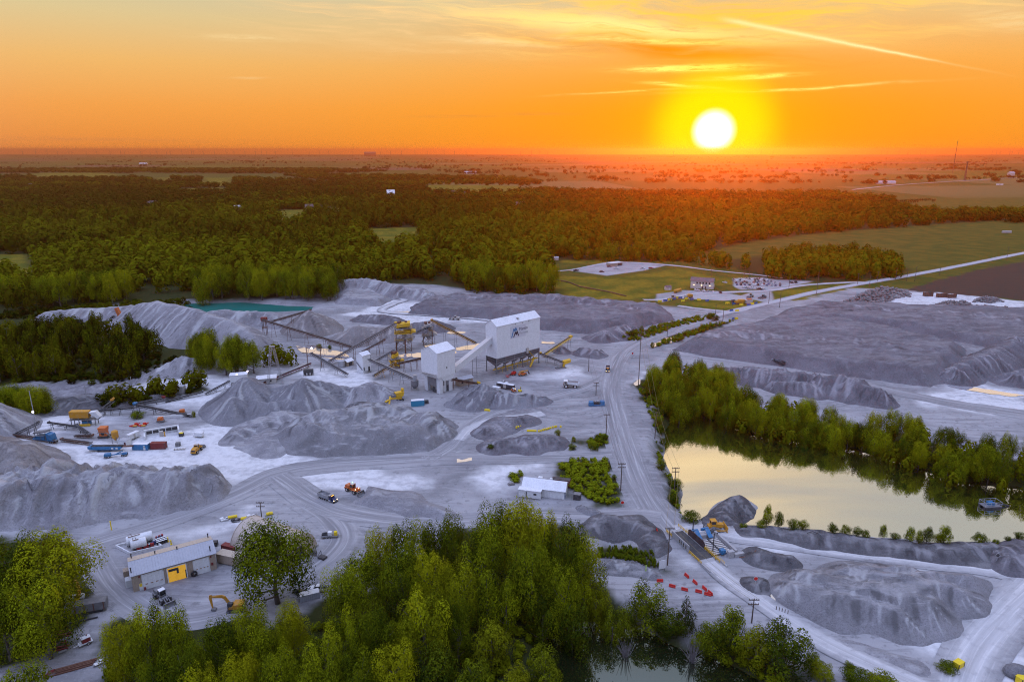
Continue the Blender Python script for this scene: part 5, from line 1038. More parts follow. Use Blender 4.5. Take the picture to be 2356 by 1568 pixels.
def bulldozer(label, group):
    e = empty('bulldozer', label=label, cat='bulldozer', group=group)
    for y in (-1.25, 1.25):
        t = part(e, 'track', STEEL, lambda m: m.prism([(-2.7, .4), (-2.3, .05), (1.9, .05), (2.3, .35), (2.0, .7), (-.6, 1.75), (-1.1, 1.7), (-2.6, .8)], y - .32, y + .32))
        part(t, 'sprocket', GALV, lambda m: m.cyl((-.85, y - .38, 1.3), (-.85, y + .38, 1.3), .32, 12))
    part(e, 'engine_hood', OCH, lambda m: (m.prism([(.1, 1.), (2.4, 1.), (2.4, 2.2), (.1, 2.4)], -.7, .7), m.bb(-2.3, .1, -.9, .9, .9, 1.9)), .06)
    c = part(e, 'cab', OCH, lambda m: (m.bb(-1.5, .1, -.85, .85, 1.9, 2.3), m.bb(-1.6, .2, -.95, .95, 3.3, 3.5), *[m.bb(x - .07, x + .07, y - .07, y + .07, 2.3, 3.3) for x in (-1.42, .02) for y in (-.78, .78)]))
    part(c, 'window', GLASS, lambda m: m.box((-.7, 0, 2.8), (1.3, 1.5, .95)))
    part(e, 'exhaust', DARK, lambda m: m.cyl((1., .3, 2.3), (1., .3, 3.2), .09, 8))
    part(e, 'blade', OCH, lambda m: m.prism([(3.1, .05), (3.4, .1), (3.2, .8), (3.45, 1.7), (3.3, 1.75), (2.95, .8)], -2.1, 2.1), .03)
    part(e, 'push_arm', OCH, lambda m: [m.bar((-.4, y, .75), (3.1, y, .6), .22, .35) for y in (-1.75, 1.75)])
    part(e, 'ripper', STEEL, lambda m: (m.bar((-2.3, 0, 1.2), (-3.6, 0, 1.1), .9, .3), m.bar((-3.6, 0, 1.9), (-3.6, 0, .3), .25), m.bar((-2.4, .4, 1.8), (-3.5, .4, 2.0), .2)))
    return e
def car(bm, kind='car', beacon=False):
    def f(label, group):
        e = empty('pickup_truck' if kind == 'pickup' else 'car', label=label, cat='pickup truck' if kind == 'pickup' else 'car', group=group)
        if kind == 'pickup':
            part(e, 'body', bm, lambda m: (m.bb(-2.7, 2.7, -.95, .95, .5, .78), m.prism([(.5, .78), (2.7, .78), (2.65, 1.12), (1.3, 1.2), (.5, 1.2)], -.93, .93), m.bb(-.95, .55, -.93, .93, .78, 1.2), *[m.bb(-2.7, -.95, y, y + .1, .78, 1.22) for y in (-.95, .85)], m.bb(-2.7, -2.6, -.95, .95, .78, 1.2), m.prism([(-.85, 1.78), (.3, 1.78), (.25, 1.85), (-.8, 1.85)], -.72, .72)), .05)
            part(e, 'window', GLASS, lambda m: m.prism([(-.98, 1.2), (.95, 1.2), (.35, 1.79), (-.88, 1.79)], -.76, .76))
            part(e, 'load_bed', DARK, lambda m: m.bb(-2.58, -1.0, -.84, .84, .785, .83))
        else:
            part(e, 'body', bm, lambda m: (m.prism([(-2.3, .35), (2.3, .35), (2.3, .75), (1.2, .95), (-2.0, 1.0), (-2.3, .9)], -.88, .88), m.prism([(-1.5, 1.38), (.2, 1.38), (.1, 1.45), (-1.4, 1.45)], -.62, .62)), .06)
            part(e, 'window', GLASS, lambda m: m.prism([(-2.0, .98), (1.1, .95), (.3, 1.39), (-1.6, 1.39)], -.7, .7))
        wheels(e, [(x, y) for x in (-1.5, 1.6) for y in (-.82, .82)], .36, .24, GALV)
        if beacon: part(e, 'beacon', L_AMBER, lambda m: m.ball((-.4, 0, 2.1), .35, 8, 5))
        return e
    return f
def telehandler(label, group):
    e = empty('telehandler', label=label, cat='telehandler', group=group)
    part(e, 'chassis', ORG, lambda m: m.bb(-2.2, 2.2, -.9, .9, .6, 1.3), .06)
    c = part(e, 'cab', ORG, lambda m: (m.bb(-.6, .9, .2, 1.1, 1.3, 1.6), m.bb(-.6, .9, .2, 1.1, 2.4, 2.5)))
    part(c, 'window', GLASS, lambda m: m.bb(-.55, .85, .25, 1.05, 1.6, 2.4))
    part(e, 'boom', OCH, lambda m: m.bar((-2.2, -.4, 2.3), (2.9, -.4, 2.7), .45, .5)); part(e, 'fork_carriage', DARK, lambda m: (m.bar((2.9, -.4, 2.7), (3.5, -.4, 1.3), .5, .4), m.bb(3.5, 3.7, -1., .5, .7, 1.6)))
    wheels(e, [(x, y) for x in (-1.5, 1.5) for y in (-.95, .95)], .62, .45, DUSTY); return e
def boom_lift(label, group):
    e = empty('boom_lift', label=label, cat='boom lift', group=group)
    part(e, 'chassis', RED, lambda m: (m.bb(-1.6, 1.2, -.9, .9, .5, 1.), m.bb(-1.8, .8, -.8, .8, 1.0, 1.9)), .06); part(e, 'boom', REDO, lambda m: (m.bar((-1.2, 0, 1.9), (4.5, 0, 1.1), .3, .4), m.bar((-1.4, 0, 2.0), (0, 0, 2.3), .4)))
    part(e, 'basket', RED, lambda m: (m.bb(4.5, 5.6, -.9, .9, .5, .6), *[m.bar((x, y, .5), (x, y, 1.5), .07) for x in (4.5, 5.6) for y in (-.9, .9)], m.bar((4.5, -.9, 1.5), (5.6, -.9, 1.5), .07), m.bar((4.5, .9, 1.5), (5.6, .9, 1.5), .07), m.bar((5.6, -.9, 1.5), (5.6, .9, 1.5), .07)))
    wheels(e, [(x, y) for x in (-1.1, 1.1) for y in (-.85, .85)], .5, .4, DUSTY); return e
def skid_steer(label, group):
    e = empty('skid_steer', label=label, cat='skid steer', group=group)
    part(e, 'body', ORG, lambda m: (m.bb(-1.3, .7, -.7, .7, .5, 1.1), m.bb(-1.3, -.6, -.7, .7, 1.1, 1.6)), .06)
    c = part(e, 'cab', WHITE, lambda m: (m.bb(-.7, .5, -.55, .55, 1.95, 2.05), *[m.bb(x - .05, x + .05, y - .05, y + .05, 1.1, 1.95) for x in (-.65, .45) for y in (-.5, .5)]))
    part(c, 'window', GLASS, lambda m: m.bb(-.6, .4, -.45, .45, 1.15, 1.93)); part(e, 'boom', ORG, lambda m: [m.bar((-1., y, 1.5), (1.6, y, .6), .14, .2) for y in (-.75, .75)])
    part(e, 'bucket', STEEL, lambda m: m.prism([(1.5, .1), (2.3, .08), (1.7, .3), (1.6, .8), (1.5, .8)], -.9, .9)); part(e, 'work_light', L_WARM, lambda m: m.ball((.6, .45, 1.9), .16, 8, 5))
    wheels(e, [(x, y) for x in (-.75, .55) for y in (-.75, .75)], .42, .3, DUSTY); return e
def box_trailer(label, group, m=None, L=5., h=2.6, name='trailer'):
    m = m or WHITE; e = empty(name, label=label, cat='trailer', group=group)
    part(e, 'box', m, lambda q: q.bb(-L / 2, L / 2, -1.15, 1.15, .65, h), .05); part(e, 'roof', ROOFW, lambda q: q.bb(-L / 2 - .03, L / 2 + .03, -1.18, 1.18, h, h + .06)); part(e, 'door', DUSTY, lambda q: q.bb(-L * .1, L * .08, -1.19, -1.15, .8, h - .3))
    part(e, 'drawbar', DARK, lambda q: q.bar((L / 2, 0, .6), (L / 2 + 1.3, 0, .5), .15)); wheels(e, [(x, y) for x in (-.9, -.1) for y in (-1.05, 1.05)], .38, .24, GALV); return e
def container(m, L=6., W_=2.4, h=2.6, roof=None, door=None, name='shipping_container', cat='container'):
    def f(label, group):
        e = empty(name, label=label, cat=cat, group=group); part(e, 'box', m, lambda q: q.bb(-L / 2, L / 2, -W_ / 2, W_ / 2, .12, h))
        part(e, 'roof', roof or m, lambda q: q.bb(-L / 2 - .04, L / 2 + .04, -W_ / 2 - .04, W_ / 2 + .04, h + .003, h + .1)); part(e, 'corner_post', DARK if roof is None else m, lambda q: [q.bb(x - .08, x + .08, y - .08, y + .08, 0, h) for x in (-L / 2, L / 2) for y in (-W_ / 2, W_ / 2)])
        if door: dr = part(e, 'door', door, lambda q: q.bb(L * .22, L * .22 + 1., -W_ / 2 - .05, -W_ / 2, .2, 2.3)); part(dr, 'pane', GLASS, lambda q: q.bb(L * .22 + .25, L * .22 + .75, -W_ / 2 - .07, -W_ / 2 - .05, 1.3, 2.0))
        else: part(e, 'end_door', m, lambda q: (q.bb(L / 2, L / 2 + .05, -W_ / 2 + .1, -.05, .2, h - .1), q.bb(L / 2, L / 2 + .05, .05, W_ / 2 - .1, .2, h - .1)))
        return e
    return f
def conveyor(label, a, ga, b_, gb, w=1.1, m=STEEL, legs=(.25, .55, .85), deep=.9, cover=None, headm=None, rail=False, group='conveyors of the crushing plant', legm=None):
    PA, PB = GT(a[0], ga), GT(b_[0], gb); za, zb = hgt(PA, a[1]), hgt(PB, b_[1]); o = Vector((PA.x, PA.y, PA.z)); e = empty('conveyor', o, 0, label, 'conveyor', group)
    p, q = Vector((0, 0, za - o.z)), Vector((PB.x - o.x, PB.y - o.y, zb - o.z)); d = q - p; L = d.length; t = d.normalized(); sd = t.cross(Vector((0, 0, 1))).normalized(); up = sd.cross(t); n = max(3, int(L / 1.8))
    def truss(mb):
        for s in (-1, 1):
            f0, f1 = p + sd * s * w / 2, q + sd * s * w / 2
            mb.bar(f0, f1, .14, .2); mb.bar(f0 - up * deep, f1 - up * deep, .12, .16)
            for k in range(n):
                u, v = f0 + d * (k / n), f0 + d * ((k + 1) / n); mb.bar(u, u - up * deep, .08); mb.bar(u - up * deep, v, .07) if k % 2 else mb.bar(u, v - up * deep, .07)
    part(e, 'truss', m, truss); part(e, 'belt', BELT, lambda mb: (mb.bar(p + up * .12, q + up * .12, w * .86, .06), mb.bar(p - up * deep * .5, q - up * deep * .5, w * .8, .04)))
    part(e, 'head_pulley', headm or m, lambda mb: (mb.cyl(q - sd * w * .6, q + sd * w * .6, .42, 12), mb.bar(q - t * .9 + up * .3, q + t * .7 + up * .2, w * 1.15, .7) if headm else None))
    part(e, 'tail_pulley', STEEL, lambda mb: mb.cyl(p - sd * w * .6, p + sd * w * .6, .32, 10))
    if cover: part(e, 'cover', cover, lambda mb: [mb.bar(p + up * (.35 + .22 * math.cos(k * .5)) + sd * w * .5 * math.sin(k * .5), q + up * (.35 + .22 * math.cos(k * .5)) + sd * w * .5 * math.sin(k * .5), .3, .05) for k in range(-3, 4)])
    if rail: part(e, 'handrail', rail, lambda mb: (mb.bar(p + sd * (w * .9) + up * 1., q + sd * (w * .9) + up * 1., .06), mb.bar(p + sd * (w * .75), q + sd * (w * .75), .5, .05), *[mb.bar(p + d * (k / n) + sd * (w * .9), p + d * (k / n) + sd * w * .9 + up, .05) for k in range(0, n + 1, 2)]))
    for f in legs:
        c = p + d * f - up * deep; gz = surf(c.x + o.x, c.y + o.y) - o.z - .2
        if c.z - gz > 1.: part(e, 'support_leg', legm or m, lambda mb: ([mb.bar(c + sd * s * w * .45, Vector((c.x, c.y, gz)) + sd * s * (w * .5 + .12 * (c.z - gz)), .16) for s in (-1, 1)], mb.bar(c + sd * w * .5 - Vector((0, 0, (c.z - gz) * .5)), c - sd * w * .5 - Vector((0, 0, (c.z - gz) * .5)), .1)))
    return e
def frame(c0, c1, L=None):
    P, Q = GT(*c0), GT(*c1); return P, math.atan2(Q.y - P.y, Q.x - P.x), L or math.hypot(Q.x - P.x, Q.y - P.y)
def gable(e, L, W_, z0, ze, zr, wall, roof, ov=.25, axis_off=.5):
    r = W_ * axis_off
    w_ = part(e, 'wall', wall, lambda m: m.prism([(0, z0), (W_, z0), (W_, ze), (r, zr), (0, ze)], 0, L, 'x'))
    s1, s2 = (zr - ze) / r, (zr - ze) / (W_ - r)
    rf = part(e, 'roof', roof, lambda m: m.prism([(-ov, ze - ov * s1 + .03), (r, zr + .03), (W_ + ov, ze - ov * s2 + .03), (W_ + ov, ze - ov * s2 + .15), (r, zr + .17), (-ov, ze - ov * s1 + .15)], -ov, L + ov, 'x'))
    return w_, rf
def pole(base, top_py, label, name='utility_pole', cat='utility pole', arms=1, armyaw=0., group='utility poles of the quarry', m=None, lamp=None, armw=2.4):
    P = GS(base); h = hgt(P, top_py) - P.z; e = empty(name, P, armyaw, label, cat, group)
    part(e, 'shaft', m or WOOD, lambda q: q.tube([(0, 0, -.3), (0, 0, h)], [.20, .13], 8))
    for k in range(arms): part(e, 'crossarm', m or WOOD, lambda q: (q.bar((-armw / 2, 0, h - .4 - k * 1.3), (armw / 2, 0, h - .4 - k * 1.3), .16, .2), *[q.cyl((x, 0, h - .35 - k * 1.3), (x, 0, h - .02 - k * 1.3), .07, 6) for x in (-armw * .45, -armw * .2, armw * .2, armw * .45)]))
    if lamp:
        lm, lz = lamp; part(e, 'lamp', lm, lambda q: q.ball((0, -.35, h * lz), .42, 10, 6)); part(e, 'lamp_bracket', GALV, lambda q: q.bar((0, 0, h * lz), (0, -.4, h * lz), .12))
    return e, P, h
def wire(name, pts, label, sag=.6, r=.03, cat='cable', m=None, group=None):
    mb = MB(); o = Vector(pts[0])
    for a, b_ in zip(pts[:-1], pts[1:]):
        a, b_ = Vector(a), Vector(b_); mb.tube([a.lerp(b_, k / 8) - o - Vector((0, 0, sag * 4 * (k / 8) * (1 - k / 8))) for k in range(9)], r, 4, False)
    ob = mb.build(name, m or DARK, None); ob.location = o; return tag(ob, label, cat, group)
# ================================================================ the processing plant
# ---- tall white screen house on legs
P, yw, L = frame((1143, 861), (1241, 834)); WID = 8.6
e = empty('screen_house', P, yw, 'tall white clad screen house on steel legs with the company sign', 'screen house')
wl, rf = gable(e, L, WID, 8.4, 25.4, 28.2, WHITER, ROOFW)
part(rf, 'roof_hatch', STEEL, lambda m: m.box((L * .52, WID * .25, 27.05), (1.2, 2.6, .12), 0, 0)); part(rf, 'roof_rail', REDO, lambda m: (m.bar((7.5, WID * .5, 28.3), (7.5, WID * .5, 29.8), .1), m.bar((12, WID * .5, 28.3), (12, WID * .5, 29.8), .1), m.bar((7.5, WID * .5, 29.8), (12, WID * .5, 29.8), .1)))
for k in range(6):
    for y in (.25, WID - .25): part(e, 'leg', STEEL, lambda m: (m.bar((.2 + (L - .4) * k / 5, y, -.3), (.2 + (L - .4) * k / 5, y, 8.4), .4), m.box((.2 + (L - .4) * k / 5, y, .1), (.9, .9, .3))))
part(e, 'skirt_panel', DARK, lambda m: (m.bb(.5, L - .5, .3, .36, 5.6, 8.3), m.bb(.4, .46, .5, WID - .5, 5.6, 8.3)))
part(e, 'railing', GALV, lambda m: (*[m.bar((.1 + (L - .2) * k / 62, -.1, 5.7), (.1 + (L - .2) * k / 62, -.1, 8.3), .09) for k in range(63)], m.bar((0, -.1, 5.7), (L, -.1, 5.7), .2), m.bar((0, -.1, 8.35), (L, -.1, 8.35), .2)))
part(e, 'hopper', STEEL, lambda m: [m.add([(x0, .6, 5.6), (x1, .6, 5.6), (x1, WID - .6, 5.6), (x0, WID - .6, 5.6), (xm - .5, WID / 2 - .5, 2.8), (xm + .5, WID / 2 - .5, 2.8), (xm + .5, WID / 2 + .5, 2.8), (xm - .5, WID / 2 + .5, 2.8)], [(0, 1, 5, 4), (1, 2, 6, 5), (2, 3, 7, 6), (3, 0, 4, 7)]) for x0, x1, xm in [(.4 + k * (L - .8) / 5, .4 + (k + 1) * (L - .8) / 5, .4 + (k + .5) * (L - .8) / 5) for k in range(5)]])
part(e, 'collecting_belt', YEL, lambda m: (m.bb(-.5, L + 1, WID / 2 - 1.9, WID / 2 - 1.75, 1.7, 2.3), m.bb(-.5, L + 1, .9, 1., 2.2, 2.45), *[m.bar((x, .95, 0), (x, .95, 2.3), .14) for x in np.linspace(1, L - 1, 9)]))
part(e, 'brace', STEEL, lambda m: [m.bar((.2 + (L - .4) * k / 5, .3, .3), (.2 + (L - .4) * (k + 1) / 5, .3, 5.5), .14) for k in (0, 2, 4)])
st_ = part(e, 'stair', YEL, lambda m: (m.bar((L - 9, -.9, 8.4), (L - 5.5, -1.6, 4.2), .9, .2), m.bar((L - 5.5, -1.6, 4.2), (L - 9.5, -2.6, .1), .9, .2), m.bar((L - 5.5, -1.2, 5.3), (L - 9.5, -2.2, 1.2), .08), m.bb(L - 10, L - 8.2, -1.3, -.2, 8.2, 11.4) if False else m.bb(L - 6.3, L - 4.8, -2.2, -.8, 4.1, 4.2)))
part(e, 'stair_cage', DUSTY, lambda m: m.bb(L - 10.2, L - 9.0, -.9, -.12, 7.3, 10.2)); part(e, 'wall_lamp', DARK, lambda m: [m.box((L * f, -.15, 24.6), (.5, .3, .25)) for f in (.42, .58, .73)])
# the sign: real letters on a pale panel
def textmesh(txt, size, m, name, parent, loc):
    cu = bpy.data.curves.new(name, 'FONT'); cu.body = txt; cu.size = size; cu.extrude = .012; cu.resolution_u = 3; ob = bpy.data.objects.new(name + '_src', cu); COL.objects.link(ob)
    bpy.context.view_layer.update(); me = bpy.data.meshes.new_from_object(ob.evaluated_get(bpy.context.evaluated_depsgraph_get())); bpy.data.objects.remove(ob); me.materials.clear(); me.materials.append(m)
    o = bpy.data.objects.new(name, me); link(o, parent); o.location = loc; o.rotation_euler = (math.pi / 2, 0, 0); return o
INK = mat('sign_ink', (.03, .02, .05), .5, wear=0); SKYB = mat('sign_blue', (.05, .20, .42), .5, wear=0); FADE = mat('sign_faded', (.42, .41, .43), .5, wear=0); PANEL = mat('sign_panel', (.66, .66, .70), .5, wear=.05)
sg = part(e, 'sign', PANEL, lambda m: m.bb(9.4, 20.4, -.08, -.02, 17.2, 23.6)); X0 = 9.9
def strokes(pts, m, nm, w_): part(sg, nm, m, lambda q: [q.bar((X0 + a[0], -.12, a[1]), (X0 + b2[0], -.12, b2[1]), .04, w_) for a, b2 in zip(pts[:-1], pts[1:])])
strokes([(.4, 17.7), (2.0, 22.4), (2.8, 20.6), (3.3, 22.7), (4.1, 21.0)], SKYB, 'emblem_peak', .62); strokes([(1.8, 17.7), (3.1, 20.4), (3.7, 18.7), (4.25, 20.7), (5.3, 18.0)], INK, 'emblem_base', .66)
textmesh('Martin', 2.35, INK, 'lettering', sg, (X0 + 5.6, -.10, 20.7)); textmesh('Marietta', 1.95, FADE, 'lettering', sg, (X0 + 5.6, -.10, 18.6))
# ---- second white tower on concrete legs
P, yw, L2 = frame((1008, 908), (1045, 895)); e = empty('crusher_tower', P, yw, 'white clad crusher tower standing on tall concrete legs, with the gallery rising from it', 'crusher tower'); L2, W2 = 11.6, 11.2
gable(e, L2, W2, 8.2, 20.3, 22.8, WHITER, ROOFW)
part(e, 'hopper_wall', WHITE, lambda m: m.prism([(L2 - .02, 8.2), (2.2, 8.2), (4.2, 5.6), (L2 - 1.6, 5.6)], .05, W2 - .05))
for (x0, x1, y0, y1) in ((1.4, 3.6, .3, 2.4), (7.6, 9.8, .3, W2 - .3), (1.4, 3.6, W2 - 2.4, W2 - .3), (4.6, 6.6, 1.2, W2 - 1.2)): part(e, 'leg', WHITE, lambda m: m.bb(x0, x1, y0, y1, -.3, 8.2 if x1 < 7 else 7.6))
part(e, 'slab', WHITE, lambda m: m.bb(.6, L2 - 1.2, .1, W2 - .1, 7.6, 8.19)); part(e, 'roller_door', STEEL, lambda m: m.bb(3.6, 4.6, .5, .6, 3.4, 7.4)); part(e, 'roller_door', STEEL, lambda m: m.bb(1.3, 1.4, 2.6, W2 - 2.6, 3.2, 7.4)); part(e, 'doorway', DARK, lambda m: (m.bb(6.7, 7.5, .6, .7, 0, 3.), m.bb(1.5, 1.6, 3.4, 5.4, 0, 2.8)))
part(e, 'stair', DUSTY, lambda m: (m.bar((-.3, .6, 9.8), (-.3, W2 - .4, 9.0), .6, .12), m.bar((-.5, 0, 8.8), (-.5, W2, 8.8), .8, .1), m.bar((-.9, 0, 9.9), (-.9, W2, 9.9), .07), *[m.bar((-.9, y, 8.8), (-.9, y, 9.9), .06) for y in np.linspace(0, W2, 8)])); part(e, 'vent', DARK, lambda m: m.box((6., -.08, 12.2), (.5, .12, .7)))
# ---- white enclosed gallery between the two
Ymid = GT(1045, 893)[1] + 6; a = at(1044, 852, GT(1045, 893)[1] + 5); Pg = GT(1143, 861); b2 = Pg + Vector((-3.2, 3.6, 0)); b2.z = hgt(b2, 782); a.z = hgt(a, 850)
e = empty('gallery', (a.x, a.y, 0), 0, 'long white enclosed conveyor gallery sloping up between the two white towers', 'conveyor gallery'); q0, q1 = Vector((0, 0, a.z)), b2 - Vector((a.x, a.y, 0))
part(e, 'cladding', WHITE, lambda m: m.bar(q0, q1, 2.7, 3.)); dlt = (q1 - q0); part(e, 'roof', CREAM, lambda m: m.bar(q0 + Vector((0, 0, 1.68)), q1 + Vector((0, 0, 1.68)), 2.8, .1)); part(e, 'support_leg', STEEL, lambda m: [m.bar(q0 + dlt * f + Vector((s, 0, -1.5)), Vector(((q0 + dlt * f).x + s * 1.3, (q0 + dlt * f).y, 0)), .2) for f in (.55,) for s in (-.9, .9)])
# ---- small white tower
P, yw, L3 = frame(A2(1090, 945), A2(1172, 925)); e = empty('transfer_tower', P, yw + .1, 'small white transfer tower with an outside stair, left of the bigger white tower', 'transfer tower'); L3, W3 = 5.2, 5.0
gable(e, L3, W3, .0, 9.6, 10.9, WHITER, ROOFW); part(e, 'stair', STEEL, lambda m: (m.bar((-.3, .3, 2.0), (-.3, W3 - .2, 5.6), .5, .12), m.bar((-.5, .3, 3.0), (-.5, W3 - .2, 6.6), .07), m.bar((.3, -.4, 1.4), (L3, -.4, .4), .5, .1))); part(e, 'doorway', DARK, lambda m: (m.bb(3.4, 4.6, -.06, -.0, .4, 3.0), m.bb(.4, 1.0, -.06, 0, 1.6, 3.4)))
# ---- control hut by the semitrailer, grey sheds by the small tower
P, yw, _ = frame(A3(640, 1140), A3(860, 1090)); e = empty('control_hut', P, yw, 'tan control hut with a pale roof in front of the gallery', 'hut'); gable(e, 7.5, 4.2, 0, 3.4, 4.3, TAN, ROOFG, .4); part(e, 'window', GLASS, lambda m: [m.bb(x, x + 1., -.06, 0, 1.4, 2.4) for x in (1., 4.4)])
P, yw, _ = frame(A2(890, 890), A2(940, 880)); e = empty('storage_tank', P, 0, 'squat grey steel tank beside the small white tower', 'tank'); part(e, 'shell', GALV, lambda m: m.cyl((0, 1.5, 0), (0, 1.5, 3.4), 1.9, 18)); part(e, 'lid', ROOFG, lambda m: m.cyl((0, 1.5, 3.42), (0, 1.5, 3.7), 1.95, 18, .4))
P, yw, _ = frame(A2(950, 880), A2(1010, 860)); e = empty('equipment_shed', P, yw, 'small shed with a pale shed roof behind the grey tank', 'shed'); gable(e, 4.5, 3.4, 0, 2.4, 3.4, TAN, ROOFW, .3); part(e, 'doorway', DARK, lambda m: m.bb(1., 3.4, -.05, 0, 0, 2.))
# ---- yellow screening tower and hopper tower
def tower(px, label, Lx, Wy, lv, deckm, yw=0., hop=None, name='screening_tower'):
    P = GS(px); e = empty(name, P, yw, label, name.replace('_', ' '))
    for x in (0, Lx): 
        for y in (0, Wy): part(e, 'column', RUST, lambda m: m.bar((x, y, -.3), (x, y, lv[-1]), .32))
    part(e, 'bracing', RUST, lambda m: [(m.bar((0, y, z0), (Lx, y, z1), .14), m.bar((0, y, z1), (Lx, y, z1), .2), m.bar((Lx, y, z0), (0, y, z1), .12)) for y in (0, Wy) for z0, z1 in zip((0,) + lv[:-1], lv)] + [(m.bar((x, 0, z0), (x, Wy, z1), .14), m.bar((x, 0, z1), (x, Wy, z1), .2)) for x in (0, Lx) for z0, z1 in zip((0,) + lv[:-1], lv)])
    for k, z in enumerate(lv): 
        d_ = part(e, 'deck', deckm if k == len(lv) - 2 else STEEL, lambda m: m.bb(-.8, Lx + .8, -.8, Wy + .8, z + .11, z + .25))
        part(d_, 'railing', deckm, lambda m: ([m.bar((x, y, z + .25), (x, y, z + 1.4), .07) for x in np.linspace(-.8, Lx + .8, 5) for y in (-.8, Wy + .8)], [m.bar((-.8, y, z + 1.4), (Lx + .8, y, z + 1.4), .08) for y in (-.8, Wy + .8)], [m.bar((x, -.8, z + 1.4), (x, Wy + .8, z + 1.4), .08) for x in (-.8, Lx + .8)]))
    z = lv[-1]; part(e, 'screen_box', hop or deckm, lambda m: (m.prism([(.4, z + .5), (Lx - .2, z + 1.6), (Lx - .2, z + 3.4), (.8, z + 2.4)], .4, Wy - .4), m.prism([(Lx * .5, z - .2), (Lx + 2.8, lv[-2] + 1.2), (Lx + 2.8, lv[-2] + .4), (Lx * .6, lv[-2] + .3)], .6, Wy - .6)))
    part(e, 'motor', RUST, lambda m: (m.cyl((1., Wy * .3, z + 3.4), (2.6, Wy * .3, z + 3.6), .7, 12), m.ball((Lx * .7, Wy * .5, z + 3.4), .8), m.box((Lx * .3, Wy * .7, z + 2.9), (1.6, 1.2, 1.8))))
    part(e, 'chute', hop or DUSTY, lambda m: (m.bar((Lx * .4, Wy * .4, lv[-2]), (Lx * .9, -.6, lv[0] - 1.5), .9, .8), m.bar((Lx * .2, Wy * .6, lv[0]), (-.8, Wy * .5, 1.5), .8, .7), m.cyl((Lx * .55, Wy * .5, lv[0] - 2.6), (Lx * .55, Wy * .5, lv[-2]), .5, 10, 1.6)))
    return e
tower(C1(1085, 1040), 'yellow-decked screening tower full of machinery, left of the tall white screen house', 8.5, 6.5, (6., 10.5, 13.5), YEL, .15)
tower(C1(1610, 920), 'grey hopper tower with a conveyor head, beside the yellow screening tower', 5.5, 5.5, (5.5, 10.), STEEL, .12, DUSTY, 'hopper_tower')
e = tower(C1(1000, 1380), 'low yellow crusher stand under the crossing conveyors', 4., 4., (3.2, 5.2), YEL, .4, YEL, 'crusher_stand')
for (px, lab, h) in ((C1(1260, 1070), 'rusty steel stack standing in the bright pool', 8.), (C1(1085, 1010), 'short rusty post tank beside the screening tower legs', 5.)):
    P = GS(px); e = empty('steel_stack', P, 0, lab, 'stack'); part(e, 'pipe', RUST, lambda m: m.cyl((0, 0, -.2), (0, 0, h), .4, 10)); part(e, 'cap', DARK, lambda m: m.cyl((0, 0, h), (0, 0, h + .3), .55, 10))
# ---- conveyors
cv = conveyor
cv('long rusty conveyor climbing left to the feed house near the tan cone', A2(1000, 705), 812, A2(215, 465), 771, 1.5, RUST, (.12, .3, .5, .7, .88), 1.1)
cv('red-brown stacker conveyor feeding the tan cone', A2(300, 475), 775, A2(635, 378), 754, 1.3, RUST, (.5,), 1.1)
cv('great brown conveyor rising to the top of the yellow screening tower', A2(790, 830), 838, A2(1390, 495), 803, 1.5, RUST, (.15, .35, .55, .75), 1.2, headm=YEL, rail=STEEL)
cv('brown conveyor dropping from the hopper tower to the white screen house', A2(2090, 670), 804, A2(1700, 465), 793, 1.5, OCH, (.2, .45, .7, .97), 1.2, legm=STEEL)
cv('short conveyor linking the yellow tower to the hopper tower', C1(1480, 650), 799, C1(1730, 540), 795, 1.2, STEEL, (), .9)
cv('conveyor running down from the lamp frame in front of the bright pool', A2(950, 945), 868, A2(640, 760), 846, 1.3, STEEL, (.3, .7), 1.)
cv('long dark conveyor dropping right from the small white tower', A2(1530, 985), 893, A2(1150, 815), 863, 1.4, STEEL, (.25, .5, .75), 1., rail=DUSTY)
cv('conveyor leading right from under the crusher tower to a yellow chute', A2(1770, 970), 898, A2(2110, 1025), 890, 1.3, RUST, (.35, .75), .9, headm=YEL)
cv('very long low covered conveyor beside the lattice mast', (599, 881), 887, (713, 835), 843, 1.5, REDO, (.2, .5, .8), 1., cover=GALV)
cv('yellowish conveyor rising to the low crusher stand', A2(1180, 960), 874, A2(1380, 840), 857, 1.3, OCH, (.4, .8), 1.)
cv('level conveyor from the low crusher stand into the crusher tower', A2(1395, 850), 858, A2(1620, 800), 848, 1.2, RUST, (.25, .5, .75), 1.)
cv('thin conveyor above the small white tower', C1(390, 1045), 833, C1(860, 795), 812, .9, RUST, (.3, .7), .7)
cv('lower thin conveyor behind the small white tower', C1(640, 1230), 842, C1(1040, 1000), 826, 1., STEEL, (.3, .7), .8)
cv('yellow-edged discharge conveyor rising right of the screen house', C3(800, 575), 822, C3(1390, 180), 806, 1.6, YEL, (.55, .93), 1.3, headm=YEL, legm=STEEL, rail=YEL)
cv('conveyor descending right from the screen house to a yellow hopper', C3(1250, 745), 844, C3(720, 540), 829, 1.2, STEEL, (.35, .7), .9, headm=YEL)
lp = 'portable conveyors of the left crushing plant'
cv('dark stacker sloping up behind the blue crusher', C2(240, 610), 1003, C2(640, 430), 1001, 1., DARK, (.5, .8), .8, group=lp)
cv('long rusty conveyor in front of the blue crusher', C2(900, 715), 1020, C2(150, 605), 1002, 1.1, RUST, (.3, .65, .92), .9, group=lp)
cv('rusty conveyor leading right from the blue crusher', C2(1440, 750), 1024, C2(980, 690), 1015, 1.1, RUST, (.3, .7), .9, group=lp)
cv('dark conveyor from the tan hopper to the far left', C2(1220, 490), 988, C2(790, 430), 988, 1., DARK, (.4, .9), .8, group=lp)
cv('dark conveyor slanting down in front of the tan hopper', C2(1420, 612), 1005, C2(1220, 470), 990, 1.1, DARK, (.6,), .8, group=lp)
